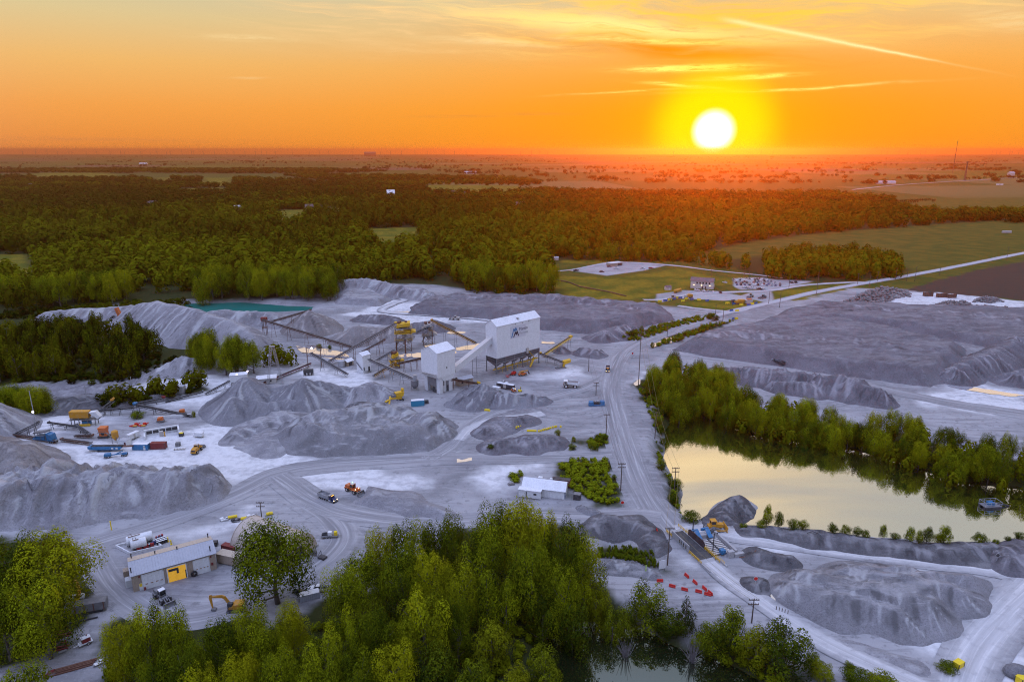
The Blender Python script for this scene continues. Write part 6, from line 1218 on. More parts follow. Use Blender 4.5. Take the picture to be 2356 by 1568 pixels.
cv('short rusty conveyor right of the blue crusher tail', C2(1190, 637), 1006, C2(1470, 630), 1008, .9, RUST, (.2, .8), .7, group=lp)
cv('long level conveyor behind the tan hopper', C2(1300, 250), 958, C2(2150, 185), 952, 1.3, STEEL, (.1, .4, .7, .95), 1.1, group=lp)
cv('steep stacker with a tan head pointing up at the pit rim', C2(1480, 310), 957, C2(1820, 70), 952, 1.2, STEEL, (.45, .75), 1.1, headm=OCH, group=lp)
cv('dark conveyor sloping down to the right from the blue drive', A1(1250, 1145), 959, A1(890, 1068), 949, 1.2, DARK, (.35, .65, .95), 1., headm=BLUE, group=lp)
cv('low conveyor left of the orange feed box', A1(900, 1060), 938, A1(1075, 1025), 926, 1.1, STEEL, (.3, .7), .9, headm=REDO, group=lp)
cv('low conveyor right of the orange feed box', A1(1080, 1050), 926, A1(1330, 985), 908, 1.1, STEEL, (.3, .7), .9, group=lp)
cv('conveyor climbing to the white boxes on stilts', A1(1345, 1000), 909, A1(1500, 920), 892, 1., STEEL, (.4, .8), .8, group=lp)
# ---- white boxes on stilts, lattice A-frame mast, light frames
P = GS(A1(1505, 950)); e = empty('control_cabin', P, .25, 'white control cabin on steel stilts above the pale cone', 'cabin'); part(e, 'wall', WHITE, lambda m: m.bb(0, 8., 0, 4.5, 1.6, 5.)); part(e, 'roof', ROOFW, lambda m: m.bb(-.2, 8.2, -.2, 4.7, 5.003, 5.2)); part(e, 'stilt', STEEL, lambda m: [m.bar((x, y, -.3), (x, y, 1.6), .25) for x in (.5, 4, 7.5) for y in (.4, 4.1)]); part(e, 'roof_lamp', L_COOL, lambda m: [m.ball((x, .3, 5.5), .3, 8, 5) for x in (3.4,)] + [m.ball((8.1, 4., 5.6), .35, 8, 5)]); part(e, 'doorway', DARK, lambda m: m.bb(-.05, 0, .4, 1.6, 1.8, 4.2))
P = GS(A1(1680, 945)); e = empty('flat_shed', P, .3, 'low shed with a wide white flat roof beside the lattice mast', 'shed'); part(e, 'wall', CREAM, lambda m: m.bb(0, 9., 0, 5.5, 0, 2.7)); part(e, 'roof', ROOFW, lambda m: m.bb(-.4, 9.4, -.4, 5.9, 2.703, 2.95)); part(e, 'window', GLASS, lambda m: [m.bb(x, x + .9, -.05, 0, 1., 1.9) for x in (1., 3.4, 6.)])
P = GS(A1(1800, 940)); hh = hgt(P, A1(0, 695)[1]) - P.z; e = empty('lattice_mast', P, 0, 'tall grey A-frame mast of two lattice columns', 'mast')
for s in (-1, 1):
    def lat(m):
        for k in range(14):
            f0, f1 = k / 14, (k + 1) / 14; c0, c1 = s * (3.6 - 3.0 * f0), s * (3.6 - 3.0 * f1)
            for (dx, dy) in ((-.45, -.45), (.45, -.45), (-.45, .45), (.45, .45)): m.bar((c0 + dx, dy, hh * f0), (c1 + dx, dy, hh * f1), .11)
            m.bar((c0 - .45, -.45, hh * f0), (c1 + .45, -.45, hh * f1), .08); m.bar((c0 + .45, .45, hh * f0), (c1 - .45, .45, hh * f1), .08); m.bar((c0 - .45, -.45, hh * f1), (c0 + .45, -.45, hh * f1), .08)
    part(e, 'column', GALV, lat)
part(e, 'cap', GALV, lambda m: m.bb(-1.3, 1.3, -.6, .6, hh, hh + .25))
P = GS(A2(600, 900)); hh = hgt(P, A2(0, 715)[1]) - P.z; e = empty('floodlight_gantry', P, .2, 'steel frame carrying a violet floodlight above the bright pool', 'gantry'); part(e, 'frame', RUST, lambda m: ([m.bar((x, y, 0), (x, y, hh), .2) for x in (0, 7) for y in (0, 3)], m.bar((0, 0, hh), (7, 0, hh), .2), m.bar((0, 0, hh * .6), (7, 0, hh * .6), .15), m.bar((0, 0, hh * .6), (7, 0, hh), .1), m.bar((0, 3, hh), (7, 3, hh), .2))); part(e, 'lamp', L_COOL, lambda m: m.ball((2.8, -.3, hh - .3), .5, 10, 6))
P = GS(A2(565, 965)); e = empty('feed_bin', P, .2, 'dark bin hung below the low covered conveyor', 'bin'); part(e, 'bin', DARK, lambda m: (m.bb(0, 4.6, 0, 2, 1.6, 3.2), *[m.prism([(x, 1.6), (x + 1.4, 1.6), (x + 1.1, .3), (x + .3, .3)], .2, 1.8) for x in (0, 1.6, 3.2)])); part(e, 'frame', STEEL, lambda m: [m.bar((x, y, -.2), (x, y, 3.2), .15) for x in (-.1, 4.7) for y in (0, 2)])
P = GS(A2(205, 600)); e = empty('feed_house', P, 0, 'rusty conveyor head house beside the smooth stockpile', 'head house'); part(e, 'frame', RUST, lambda m: ([m.bar((x, y, -.3), (x, y, 9), .25) for x in (0, 2.2) for y in (0, 2)], m.bb(-.3, 2.5, -.3, 2.3, 4.4, 4.6))); part(e, 'housing', REDO, lambda m: m.bb(-.6, 2.8, -.4, 2.4, 9, 11))
# ---- yellow machine by the crusher tower: tracked drill with a slanted mast
P = GS(A2(1375, 1185)); e = empty('tracked_crusher', P, .5, 'yellow tracked crusher with a folded discharge boom below the crusher tower', 'crusher'); 
for y in (-1.3, 1.3): part(e, 'track', DARK, lambda m: m.prism([(-2.2, .3), (-1.9, 0), (1.9, 0), (2.2, .3), (2.2, .8), (-2.2, .8)], y - .3, y + .3))
part(e, 'body', YEL, lambda m: (m.bb(-2.6, 2.8, -1.1, 1.1, .9, 2.2), m.prism([(.2, 2.2), (3.4, 2.2), (4., 4.2), (-.2, 4.2)], -1.3, 1.3), m.bb(3., 4., -.8, .8, 4.5, 5.6))); part(e, 'boom', YEL, lambda m: (m.bar((-2.4, -.3, 1.6), (-5.6, -2., 1.2), .9, .4), m.bar((-2.4, .4, 2.6), (-4., -2.6, -.1), .8, .3))); part(e, 'engine', STEEL, lambda m: (m.bb(-1.8, 0., -1., 1., 2.2, 3.3), m.cyl((-.8, .5, 3.3), (-.8, .5, 4.2), .12, 8))); part(e, 'wheel', RUBBER, lambda m: [m.wheel((x, -1.5, .6), .6, .4) for x in (.2, 1.6, 3.)])
P = GS(A2(1545, 1085)); e = empty('surge_bin', P, .2, 'grey surge bin with a feeder left of the crusher tower', 'bin'); part(e, 'bin', STEEL, lambda m: (m.cyl((0, 0, 2.6), (0, 0, 5.), 1.9, 14), m.cyl((0, 0, .8), (0, 0, 2.6), .7, 14, 1.9))); part(e, 'silo_cap', GALV, lambda m: m.cyl((.3, .2, 5.), (.3, .2, 7.4), .8, 12)); [part(e, 'leg', STEEL, lambda m: m.bar((x, y, -.2), (x, y, 3), .16)) for x in (-1.5, 1.5) for y in (-1.5, 1.5)]
P = GS(C3(1180, 870)); e = empty('truck_hopper', P, .3, 'yellow loadout hopper at the end of the right descending conveyor', 'hopper'); part(e, 'hopper', YEL, lambda m: (m.prism([(1.5, 2.2), (5., 3.2), (5.3, 4.6), (1.2, 3.9)], -1.3, 1.3), m.bb(1., 2., -.6, .6, .8, 2.4))); part(e, 'skid', STEEL, lambda m: (m.bb(-3., 2.6, -1.1, 1.1, .1, .5), m.bar((-3., 0, .5), (1.2, 0, 2.6), .9, .3), m.bar((0, -.9, .4), (0, -.9, 1.9), .2), m.bar((0, .9, .4), (0, .9, 1.9), .2)))
P = GS(A2(1515, 1225)); put(container(BLUEC, 7.6, 3., 3.6, ROOFW), A2(1570, 1225), .2, 'bright blue container with a white roof below the crusher tower', s=.95)
put(container(DARK, 2.2, 1.8, 1.7, name='generator', cat='generator'), A2(1648, 1205), .2, 'small black generator box beside the bright blue container')
# ---- mobile plant at the left
def blue_crusher(label, group):
    e = empty('mobile_crusher', label=label, cat='crusher', group=group)
    part(e, 'chassis', BLUE, lambda m: (m.bb(-6, 6, -1.2, 1.2, 1., 1.5), m.prism([(-4.6, 1.5), (1., 1.5), (1.6, 3.6), (-4.2, 3.1)], -1.4, 1.4), m.prism([(2.6, 1.5), (5.4, 1.5), (4.8, 4.4), (2.2, 4.8)], -1.5, 1.5)))
    part(e, 'screen_deck', STEEL, lambda m: (m.prism([(-4.8, 4.0), (2.6, 5.4), (2.6, 6.1), (-4.8, 4.7)], -1.5, 1.5), *[m.bar((x, y, 1.4), (x, y, 5.), .18) for x in (-4, -1, 2) for y in (-1.4, 1.4)]))
    part(e, 'walkway', GALV, lambda m: (m.bar((-4.8, -1.9, 3.2), (2., -1.9, 4.0), .6, .08), m.bar((-4.8, -2.2, 4.2), (2., -2.2, 5.), .06), m.bar((-4.8, -2.2, 3.7), (2., -2.2, 4.5), .06))); part(e, 'engine', DARK, lambda m: (m.bb(-2.6, .4, -1.3, 1.3, 4.9, 5.8) if False else m.bb(.6, 2.2, -1.2, 1.2, 1.5, 3.2), m.cyl((1., 0, 3.2), (1., 0, 4.1), .12, 8)))
    wheels(e, [(x, y) for x in (3.2, 4.3, 5.4) for y in (-1.1, 1.1)], .5, .4, GALV); return e
put(blue_crusher, C2(720, 735), -.22, 'blue mobile crusher with a screen deck, at the left edge of the plant', s=1.05)
def orange_crusher(label, group):
    e = empty('mobile_crusher', label=label, cat='crusher', group=group); part(e, 'housing', ORG, lambda m: (m.prism([(-1.6, 3.2), (1.6, 3.2), (2., 5.6), (-2., 5.6)], -1.8, 1.8), m.bb(-1.7, 1.7, -1.4, 1.4, 1., 3.2)), .05); part(e, 'rotor_port', DARK, lambda m: m.cyl((0, -1.5, 2.3), (0, -1.42, 2.3), .8, 14)); part(e, 'railing', STEEL, lambda m: ([m.bar((x, -2.2, 3.2), (x, -2.2, 4.3), .06) for x in (-2, 0, 2)], m.bar((-2, -2.2, 4.3), (2, -2.2, 4.3), .06), m.bb(-2.2, 2.2, -2.3, -1.5, 3.1, 3.2), m.bar((2.2, -2., 3.2), (4.6, -2., .2), .7, .12)))
    part(e, 'skid', DARK, lambda m: (m.bb(-2.6, 2.6, -1.6, 1.6, .2, 1.), m.bb(-2.2, -1.2, 1.4, 2.2, 1., 4.))); return e
put(orange_crusher, C2(1650, 665), .1, 'orange impact crusher standing behind the yellow tank')
P = GS(C2(1340, 470)); e = empty('feed_hopper', P, .1, 'tan steel feed hopper with a white chute on a braced frame', 'hopper'); part(e, 'hopper', OCH, lambda m: m.prism([(-5., 3.6), (2.4, 3.4), (2.6, 6.2), (-5., 6.4)], -1.2, 1.4)); part(e, 'chute', WHITE, lambda m: m.prism([(2.8, 5.8), (5.4, 6.), (7., 3.6), (6., 2.8)], -1.1, 1.2)); part(e, 'frame', STEEL, lambda m: ([m.bar((x, y, -.3), (x, y, 3.6), .25) for x in (-4.6, -1.5, 2, 5) for y in (-1.2, 1.2)], m.bar((-4.6, -1.2, 0), (2, -1.2, 3.4), .15), m.bb(-5.4, 6.4, -1.6, 1.6, 2.6, 2.8))); part(e, 'engine', BLUE, lambda m: m.bb(-.5, 2.4, -1., 1., .3, 1.9)); part(e, 'bumper', YEL, lambda m: m.bb(-1.5, 3., -2., -1.4, .1, .9))
def blue_feeder(label, group):
    e = empty('tracked_conveyor', label=label, cat='tracked conveyor', group=group); part(e, 'body', BLUE, lambda m: (m.prism([(-9., 2.6), (-8., 1.), (7., 1.), (8., 1.8), (8., 2.6)], -1.3, 1.3), m.bb(-8.6, -7., -1.7, 1.7, 1.6, 2.8))); part(e, 'belt', BELT, lambda m: m.bb(-7.4, 8.4, -.9, .9, 2.62, 3.0)); part(e, 'panel', WHITE, lambda m: [m.bb(x, x + 1.1, -1.36, -1.3, 1.5, 2.3) for x in (3., 5.2)]); part(e, 'tail', RUST, lambda m: m.bar((8., 0, 2.4), (13.5, 0, 2.6), 1.2, .5)); part(e, 'track', DARK, lambda m: [m.bb(-4., 2., y - .3, y + .3, 0, .95) for y in (-1.3, 1.3)]); return e
put(blue_feeder, C2(1690, 880), .02, 'long blue tracked conveyor parked in front of the white cabin', s=.95)
def blue_dolly(label, group):
    e = empty('wheeled_chassis', label=label, cat='chassis', group=group); part(e, 'frame', BLUE, lambda m: (m.bar((-5, 0, 1.1), (5.5, 0, 1.6), .8, .4), m.bb(-4.6, -1.6, -1.1, 1.1, .8, 2.3), m.bar((0, 0, 1.2), (4., 0, 2.8), .4), m.bb(3.6, 6., -1.1, 1.1, .9, 1.6))); wheels(e, [(x, y) for x in (-4.2, -2.6, 3.9, 5.6) for y in (-1.1, 1.1)], .62, .45, GALV); return e
put(blue_dolly, C2(1810, 975), .30, 'blue wheeled conveyor chassis lying nearest the open pale yard', s=.9)
put(container(BLUE, 7.4, 2.6, 3., ROOFW, WHITE), A4(1252, 668), -.02, 'blue office container with a white door, left of the dark red one'); put(container(REDO, 7., 2.5, 3.1), A4(1405, 660), .06, 'dark red shipping container beside the blue office container')
put(lambda l, g: box_trailer(l, g, None, 6., 3.2), A4(1180, 575), 1.2, 'white box trailer behind the white control cabin')
put(container(WHITE, 4.6, 3.4, 3., ROOFG, REDO, 'site_cabin', 'cabin'), A4(1108, 630), -.25, 'white site cabin with a dark red window next to the yellow tank')
P = GS(A4(1027, 612)); e = empty('silo', P, 0, 'round yellow tank on legs beside the white site cabin', 'silo'); part(e, 'tank', OCH, lambda m: (m.cyl((0, 0, 2.6), (0, 0, 4.8), 1.25, 16), m.ball((0, 0, 4.8), 1.25, 14, 6, (1, 1, .5)), m.cyl((0, 0, 1.2), (0, 0, 2.6), .3, 14, 1.25)), smooth=False); [part(e, 'leg', STEEL, lambda m: m.bar((x * .9, y * .9, -.2), (x * .9, y * .9, 3), .14)) for x in (-1, 1) for y in (-1, 1)]
P, yw, _ = frame(A4(1275, 590), A4(1535, 545)); e = empty('concrete_bay', P, yw, 'white three sided block wall bay behind the containers', 'wall'); part(e, 'wall', WHITE, lambda m: (m.bb(0, .6, 0, 4.4, 0, 1.6), m.bb(0, 13, 4.4, 5., 0, 2.6), m.bb(12.4, 13, 0, 4.4, 0, 2.3), m.bb(12.6, 13.8, -1.4, 0, 0, 1.4))); part(e, 'panel', DARK, lambda m: ([m.bb(x, x + 2., 4.32, 4.4, .7, 2.) for x in (1., 3.4, 5.8, 8.2, 10.4)])); part(e, 'pump_box', DUSTY, lambda m: m.bb(5.6, 7., .8, 2., 0, 2.2)); part(e, 'post', OCH, lambda m: m.bb(7.2, 7.7, .2, .7, 0, 2.))
put(container(DARK, 1.8, 1.6, 1.8, YELB, None, 'generator', 'generator'), A4(1605, 553), 0, 'dark generator with a yellow lid right of the block bay'); put(lambda l, g: box_trailer(l, g, None, 4.4, 2.6), A4(1762, 560), 3.0, 'small white trailer right of the block bay'); put(container(STEEL, 1.9, 1.6, 1.9, None, None, 'generator', 'generator'), A4(1575, 640), .2, 'grey generator box left of the yellow wheel loader')
P = GS(A4(1585, 672)); e = empty('pallet_stack', P, .1, 'low stack of pale slats on the ground in front of the grey generator', 'pallets'); part(e, 'slat', CREAM, lambda m: [m.bb(-2 + k * .55, -1.7 + k * .55, -.5, .5, 0, .5) for k in range(8)])
for (p, m, lab) in ((A4(1610, 358), ORG, 'orange light plant below the dark sloping conveyor'), (A4(1420, 428), ORG, 'orange feed box with a grey base behind the block bay')):
    P = GS(p); e = empty('light_plant', P, .2, lab, 'machine'); part(e, 'housing', m, lambda q: q.prism([(-1.2, .9), (1.2, .9), (1., 2.3), (-1., 2.1)], -.8, .8), .06); part(e, 'base', STEEL, lambda q: (q.bb(-1.5, 1.5, -.8, .8, .3, .85), q.bar((1.5, 0, .5), (2.6, 0, .4), .12))); wheels(e, [(-.3, -.9), (-.3, .9)], .35, .2)
for (p, lab) in ((A4(1190, 465), 'red steel scrap lying left of the orange feed box'), (A4(1265, 462), 'red and yellow machine parts lying behind the block bay')):
    P = GS(p); e = empty('scrap_heap', P, .3, lab, 'scrap'); part(e, 'beam', RED, lambda q: (q.bar((-2, 0, .3), (1.5, .4, .5), .4), q.bar((-1, -1, .3), (2, 1, .9), .3), q.box((.5, .6, .6), (1.2, .8, 1.2), .4))); part(e, 'drum', OCH, lambda q: q.cyl((-.4, -.6, .4), (1., -.9, .4), .4, 10))
P = GS(A4(1360, 400)); P2 = GS(A4(1690, 375)); mb = MB(); mb.bar((0, 0, .5), P2 - P + Vector((0, 0, .5)), .5, 1.2); o = mb.build('barrier_wall', WHITE, None); o.location = P; tag(o, 'long low white barrier wall below the dark sloping conveyor', 'wall')
P = GS(A1(1172, 1006)); e = empty('switch_house', P, 0, 'plain grey block hut beside the fourth lamp pole', 'hut'); part(e, 'wall', CONC, lambda m: m.bb(-1.9, 1.9, 0, 3, 0, 3.6), .05); part(e, 'roof', ROOFG, lambda m: m.bb(-2., 2., -.1, 3.1, 3.603, 3.75))
put(loader(OCH), A4(1745, 688), yaw((450, 1037), (470, 1019)), 'yellow wheel loader parked right of the containers', s=1.05)
# poles with lamps above the pit
tops = []
for k, (p, ty, lab, lm) in enumerate(((A4(315, 440), A4(0, 150)[1], 'first lamp pole from the left, its lamp lit', (L_COOL, .36)), (A4(778, 285), A4(0, 98)[1], 'second lamp pole from the left above the crusher', None), (A4(1187, 250), A4(0, 28)[1], 'third lamp pole from the left, the tallest', None), (A4(1556, 185), A4(0, 18)[1], 'fourth lamp pole, beside the grey block hut', None))):
    e, P, h = pole(p, ty, lab, 'lamp_pole', 'lamp pole', 0, 0, 'lamp poles along the pit rim', GALV, lm); tops.append(P + Vector((0, 0, h)))
wire('power_line', tops + [GS(A1(1505, 950)) + Vector((0, 0, 5))], 'sagging cable strung along the lamp poles of the pit rim', 1.2, .035)
# ================================================================ vehicles and gear in the open yard
put(haul_truck, C3(1400, 1290), yaw((1335, 889), (1300, 888)), 'white dusty haul truck with an empty rust-floored body in the open yard', s=1.02)
put(road_truck(DARK, DARK), C3(2200, 935), yaw((1400, 820), (1397, 850)), 'dark dump truck with lit headlights driving down the haul road', s=.98)
put(road_truck(mat('truck_navy', (.02, .03, .10), .35, wear=.15), GALV), B8(770, 1030), yaw(B8(600, 960), B8(945, 1085)), 'grey and navy dump truck with lit headlights in front of the orange loader', s=1.05)
put(loader(ORG, CREAM, .25, beacon=L_GREEN, rim=DUSTY), B8(1330, 850), yaw(B8(1250, 795), B8(1395, 860)), 'orange wheel loader with a green beacon scooping at the long gravel slope', s=1.08)
put(loader(DUSTY, DUSTY), A3(590, 425), yaw((1050, 730), (1030, 729)), 'dusty pale wheel loader on the far haul track', s=1.05)
put(car(WHITE, 'pickup', True), A3(1000, 468), yaw((1140, 742), (1125, 743)), 'white pickup with a glowing amber beacon behind the tall screen house', s=1.05)
put(telehandler, A3(1310, 1020), yaw((1198, 862), (1212, 860)), 'orange telehandler parked beside the screen house legs', s=1.2); put(boom_lift, A3(1210, 1015), yaw((1190, 855), (1168, 864)), 'red boom lift lowered to the ground left of the orange telehandler', s=1.15)
put(lambda l, g: box_trailer(l, g, DARK, 10.5, 3., 'semitrailer'), A3(1130, 1160), yaw((1140, 886), (1190, 895)), 'long black semitrailer with a white roof below the control hut', s=1.1); put(lambda l, g: box_trailer(l, g, None, 4.6, 2.6), A3(1028, 1185), yaw((1130, 895), (1152, 899)), 'white enclosed trailer in front of the black semitrailer', s=1.05)
put(car(WHITE, 'pickup'), A3(1110, 1105), yaw((1150, 880), (1170, 884)), 'white pickup behind the black semitrailer', s=1.05); put(skid_steer, A3(1215, 1195), yaw((1178, 899), (1188, 903)), 'orange skid steer with a bright work light at the end of the semitrailer', s=1.15)
put(container(YELB, 2., 1.3, 1.1, None, None, 'fuel_tank', 'tank'), A3(1282, 1192), .1, 'yellow fuel tank at the right end of the black semitrailer')
P = GS(A3(1278, 1170)); 
def worker(label, loc, rz):
    """a standing figure, one continuous body with hi-vis vest and helmet as clothing"""
    e = empty('person', loc, rz, label, 'person'); bm = bpy.data.meshes.new('body'); J = [(0, 0, .92), (0, 0, 1.15), (0, 0, 1.38), (0, 0, 1.50), (0, .02, 1.62), (0, 0, 1.74), (.2, 0, 1.40), (.27, .02, 1.12), (.25, .14, .90), (-.2, 0, 1.40), (-.27, .02, 1.12), (-.25, .14, .90), (.10, 0, .86), (.11, .02, .48), (.11, -.02, .07), (.11, .15, .03), (-.10, 0, .86), (-.11, .02, .48), (-.11, -.02, .07), (-.11, .15, .03)]
    E_ = [(0, 1), (1, 2), (2, 3), (3, 4), (4, 5), (2, 6), (6, 7), (7, 8), (2, 9), (9, 10), (10, 11), (0, 12), (12, 13), (13, 14), (14, 15), (0, 16), (16, 17), (17, 18), (18, 19)]; RD = [.15, .14, .16, .06, .10, .09, .075, .055, .045, .075, .055, .045, .095, .07, .05, .045, .095, .07, .05, .045]
    bm.from_pydata(J, E_, []); bm.materials.append(mat('work_clothes', (.05, .06, .09), .9, wear=.1)); o = bpy.data.objects.new('body', bm); link(o, e); o.modifiers.new('skin', 'SKIN'); o.modifiers.new('sub', 'SUBSURF').levels = 1
    for i, r in enumerate(RD): bm.skin_vertices[0].data[i].radius = (r, r)
    bm.skin_vertices[0].data[0].use_root = True
    part(e, 'vest', YELB, lambda m: m.tube([(0, 0, .95), (0, 0, 1.2), (0, 0, 1.42)], [.19, .185, .17], 10)); part(e, 'helmet', YELB, lambda m: m.ball((0, .01, 1.71), .125, 10, 6, (1, 1.1, .8))); return e
worker('person in a yellow vest standing on the yellow tank end of the semitrailer', GS(A3(1280, 1190)) + Vector((.4, 2.0, 0)), 2.6)
P = GS(A3(2100, 1335)); 
def pump(label, group):
    e = empty('pump_skid', label=label, cat='pump', group=group); part(e, 'skid', BLUE, lambda m: (m.bb(-3.4, 3.4, -1.1, 1.1, .2, .7), m.bb(-3.2, -1.4, -1., 1., .7, 1.9), m.bb(1.6, 3.3, -1., 1., .7, 2.1)), .05); part(e, 'engine', DARK, lambda m: m.bb(-1.2, 1.2, -.8, .8, .7, 1.8)); part(e, 'pipe', GALV, lambda m: (m.cyl((0, 0, 1.8), (0, 0, 2.5), .15, 8), m.cyl((-1., .6, 1.6), (2., .6, 1.9), .2, 8))); return e
put(pump, A3(2100, 1340), .05, 'blue pump skid beside the haul road near the junction', s=1.35)
# yellow barrels round the sunken pad, yellow and blue blocks by the office, red barriers
def barrel(m):
    def f(label, group): e = empty('barrel', label=label, cat='barrel', group=group); part(e, 'drum', m, lambda q: (q.tube([(0, 0, 0), (0, 0, .42), (0, 0, .46), (0, 0, 1.1), (0, 0, 1.15)], [.52, .50, .55, .47, .40], 14))); part(e, 'band', CREAM, lambda q: q.tube([(0, 0, .6), (0, 0, .78)], [.515, .50], 14, False)); return e
    return f
bp = barrel(YELB)('yellow barrel in the left row lining the sunken pad', 'yellow barrels round the sunken pad'); bp.scale = (.72,) * 3; first = True
rows = [([(676, 305), (697, 300), (718, 295), (740, 290), (762, 284), (785, 278), (808, 271), (830, 265), (851, 259)], 'yellow barrel in the left row lining the sunken pad'), ([(945, 340), (968, 336), (990, 328), (1010, 322), (1032, 318), (1052, 312), (1072, 305), (1095, 299), (1118, 294), (1136, 290)], 'yellow barrel in the right row lining the sunken pad'), ([(1185, 293)], 'single yellow barrel right of the right barrel row'), ([(808, 238)], 'single yellow barrel above the left barrel row')]
for pts, lab in rows:
    for p in pts:
        q = GS(B6(p[0], p[1] + 8))
        if first: bp.location = q; first = False
        else: dup(bp, q, 0, lab)
P = GS(B6(715, 252)); put(container(YELB, 2.6, 1.3, 1.2, None, None, 'fuel_tank', 'tank'), B6(716, 252), -.1, 'yellow tank lying above the left row of barrels'); P = GS(B6(865, 345)); mb = MB(); mb.bb(-2., 2., -.3, .3, 0, .75); o = mb.build('barrier', YELB, bevel=.08, loc=P, rz=-.1); tag(o, 'long yellow barrier between the two rows of barrels', 'barrier')
for (p, lab) in ((A3(932, 1398), 'yellow trough lying in front of the coarse rock pile'),): P = GS(p); mb = MB(); mb.prism([(-1.4, .1), (1.4, .1), (1.1, .9), (-1.2, .8)], -.5, .5); o = mb.build('trough', YELB, loc=P, rz=-.3, bevel=.06); tag(o, lab, 'trough')
def barrier(m, name='barrier'):
    def f(label, group): e = empty(name, label=label, cat='barrier', group=group); part(e, 'shell', m, lambda q: q.prism([(-.32, 0), (.32, 0), (.30, .3), (.16, .5), (.14, 1.0), (-.14, 1.0), (-.16, .5), (-.30, .3)], -1., 1., 'x'), .05); part(e, 'forklift_slot', DARK, lambda q: [q.bb(x - .22, x + .22, -.33, .33, .05, .17) for x in (-.5, .5)]); return e
    return f
RB = [((840, 1032), 1.0, 'topmost red barrier, beside the lane edge'), ((910, 1088), 1.0, 'second red barrier down along the lane edge'), ((718, 1120), -.2, 'red barrier standing apart at the left'), ((822, 1148), -.2, 'red barrier half hidden by the round-topped tree'), ((990, 1140), 1.1, 'red barrier above the close pair'), ((940, 1165), -.2, 'red barrier left of the close pair'), ((1015, 1188), -.2, 'left one of the close pair of red barriers'), ((1038, 1178), 1.1, 'right one of the close pair of red barriers')]
proto = None
for p, a, lab in RB:
    q = GS(A7(*p)); a_ = yaw((1600, 1330), (1640, 1365)) if a >= 1 else yaw((1540, 1345), (1560, 1350))
    if proto is None: proto = barrier(RED)(lab, 'red barriers below the weighbridge'); proto.location = q; proto.rotation_euler = (0, 0, a_); proto.scale = (.86,) * 3
    else: dup(proto, q, a_, lab)
dup(proto, GS(A7(615, 1075)), 0, 'red barrier farthest left, behind the treetop')
yb = [(55, 518, 0), (135, 508, 1), (203, 493, 0), (262, 483, 1), (315, 463, 0), (358, 466, 1), (445, 478, 0), (530, 488, 1), (630, 496, 0), (753, 511, 1), (395, 514, 0), (1050, 546, 0), (1145, 556, 1), (1255, 568, 0), (1365, 570, 1), (1415, 555, 0), (1468, 546, 1), (1110, 654, 1), (1193, 658, 0), (1140, 778, 1), (1180, 774, 0)]
pr = [None, None]
for x, y, k in yb:
    q = GS(C5(x, y)); lab = ('yellow', 'blue')[k] + ' water-filled barrier block edging the lawn below the office'
    if pr[k] is None: pr[k] = barrier((YELB, BLUED)[k])(lab, 'barrier blocks round the office lawn'); pr[k].location = q; pr[k].scale = (1.5,) * 3
    else: dup(pr[k], q, .1 * (x % 7))
# ---- blue and white shed
P, yw, _ = frame(B6(1225, 1095), B6(780, 1030)); a = yaw(B6(780, 1040), B6(1225, 1095)); Lx = 14.2; c0 = GT(*B6(1225, 1095)); o0 = c0 - Vector((math.cos(a), math.sin(a), 0)) * Lx
e = empty('storage_shed', o0, a, 'long white shed with a blue door beside the scrub patch', 'shed'); gable(e, Lx, 6., 0, 3.1, 4.9, WHITER, ROOFW, .45)
part(e, 'door', BLUED, lambda m: m.bb(Lx, Lx + .06, .3, 2.0, 0, 3.0)); part(e, 'annex', WHITE, lambda m: m.bb(-.9, 6.6, -2.3, -.02, .25, 2.9)); an = part(e, 'annex_roof', ROOFW, lambda m: m.bb(-1.1, 6.8, -2.5, -.02, 2.903, 3.05)); part(e, 'window', GLASS, lambda m: (m.bb(4.2, 5.2, -2.36, -2.3, 1.5, 2.1), m.bb(6.6, 6.66, -1.6, -.7, 1.6, 2.2), m.bb(1.6, 1.9, -2.36, -2.3, .4, 2.4))); part(e, 'roof_box', WHITE, lambda m: (m.bb(4.5, 6., 3.2, 4.4, 4.6, 5.3), m.bb(8.6, 9.4, 3.2, 4., 4.6, 5.3)))
put(container(DARK, 2.8, 2.4, 2.5, STEEL), B6(1368, 1090), a, 'dark bin with a flat lid at the blue door end of the white shed'); put(container(REDO, 6.5, 2.2, 2.6, DARK), B6(1190, 940), a, 'dark red container behind the white shed', s=1.2)
P = GS(B6(640, 930)); mb = MB(); mb.box((0, 0, .4), (2.6, 1.6, .8), .4, .1, (.7, .7)); o = mb.build('boulder', M_GT, loc=P, bevel=.2); tag(o, 'brown boulder at the end of the small grass island', 'boulder')
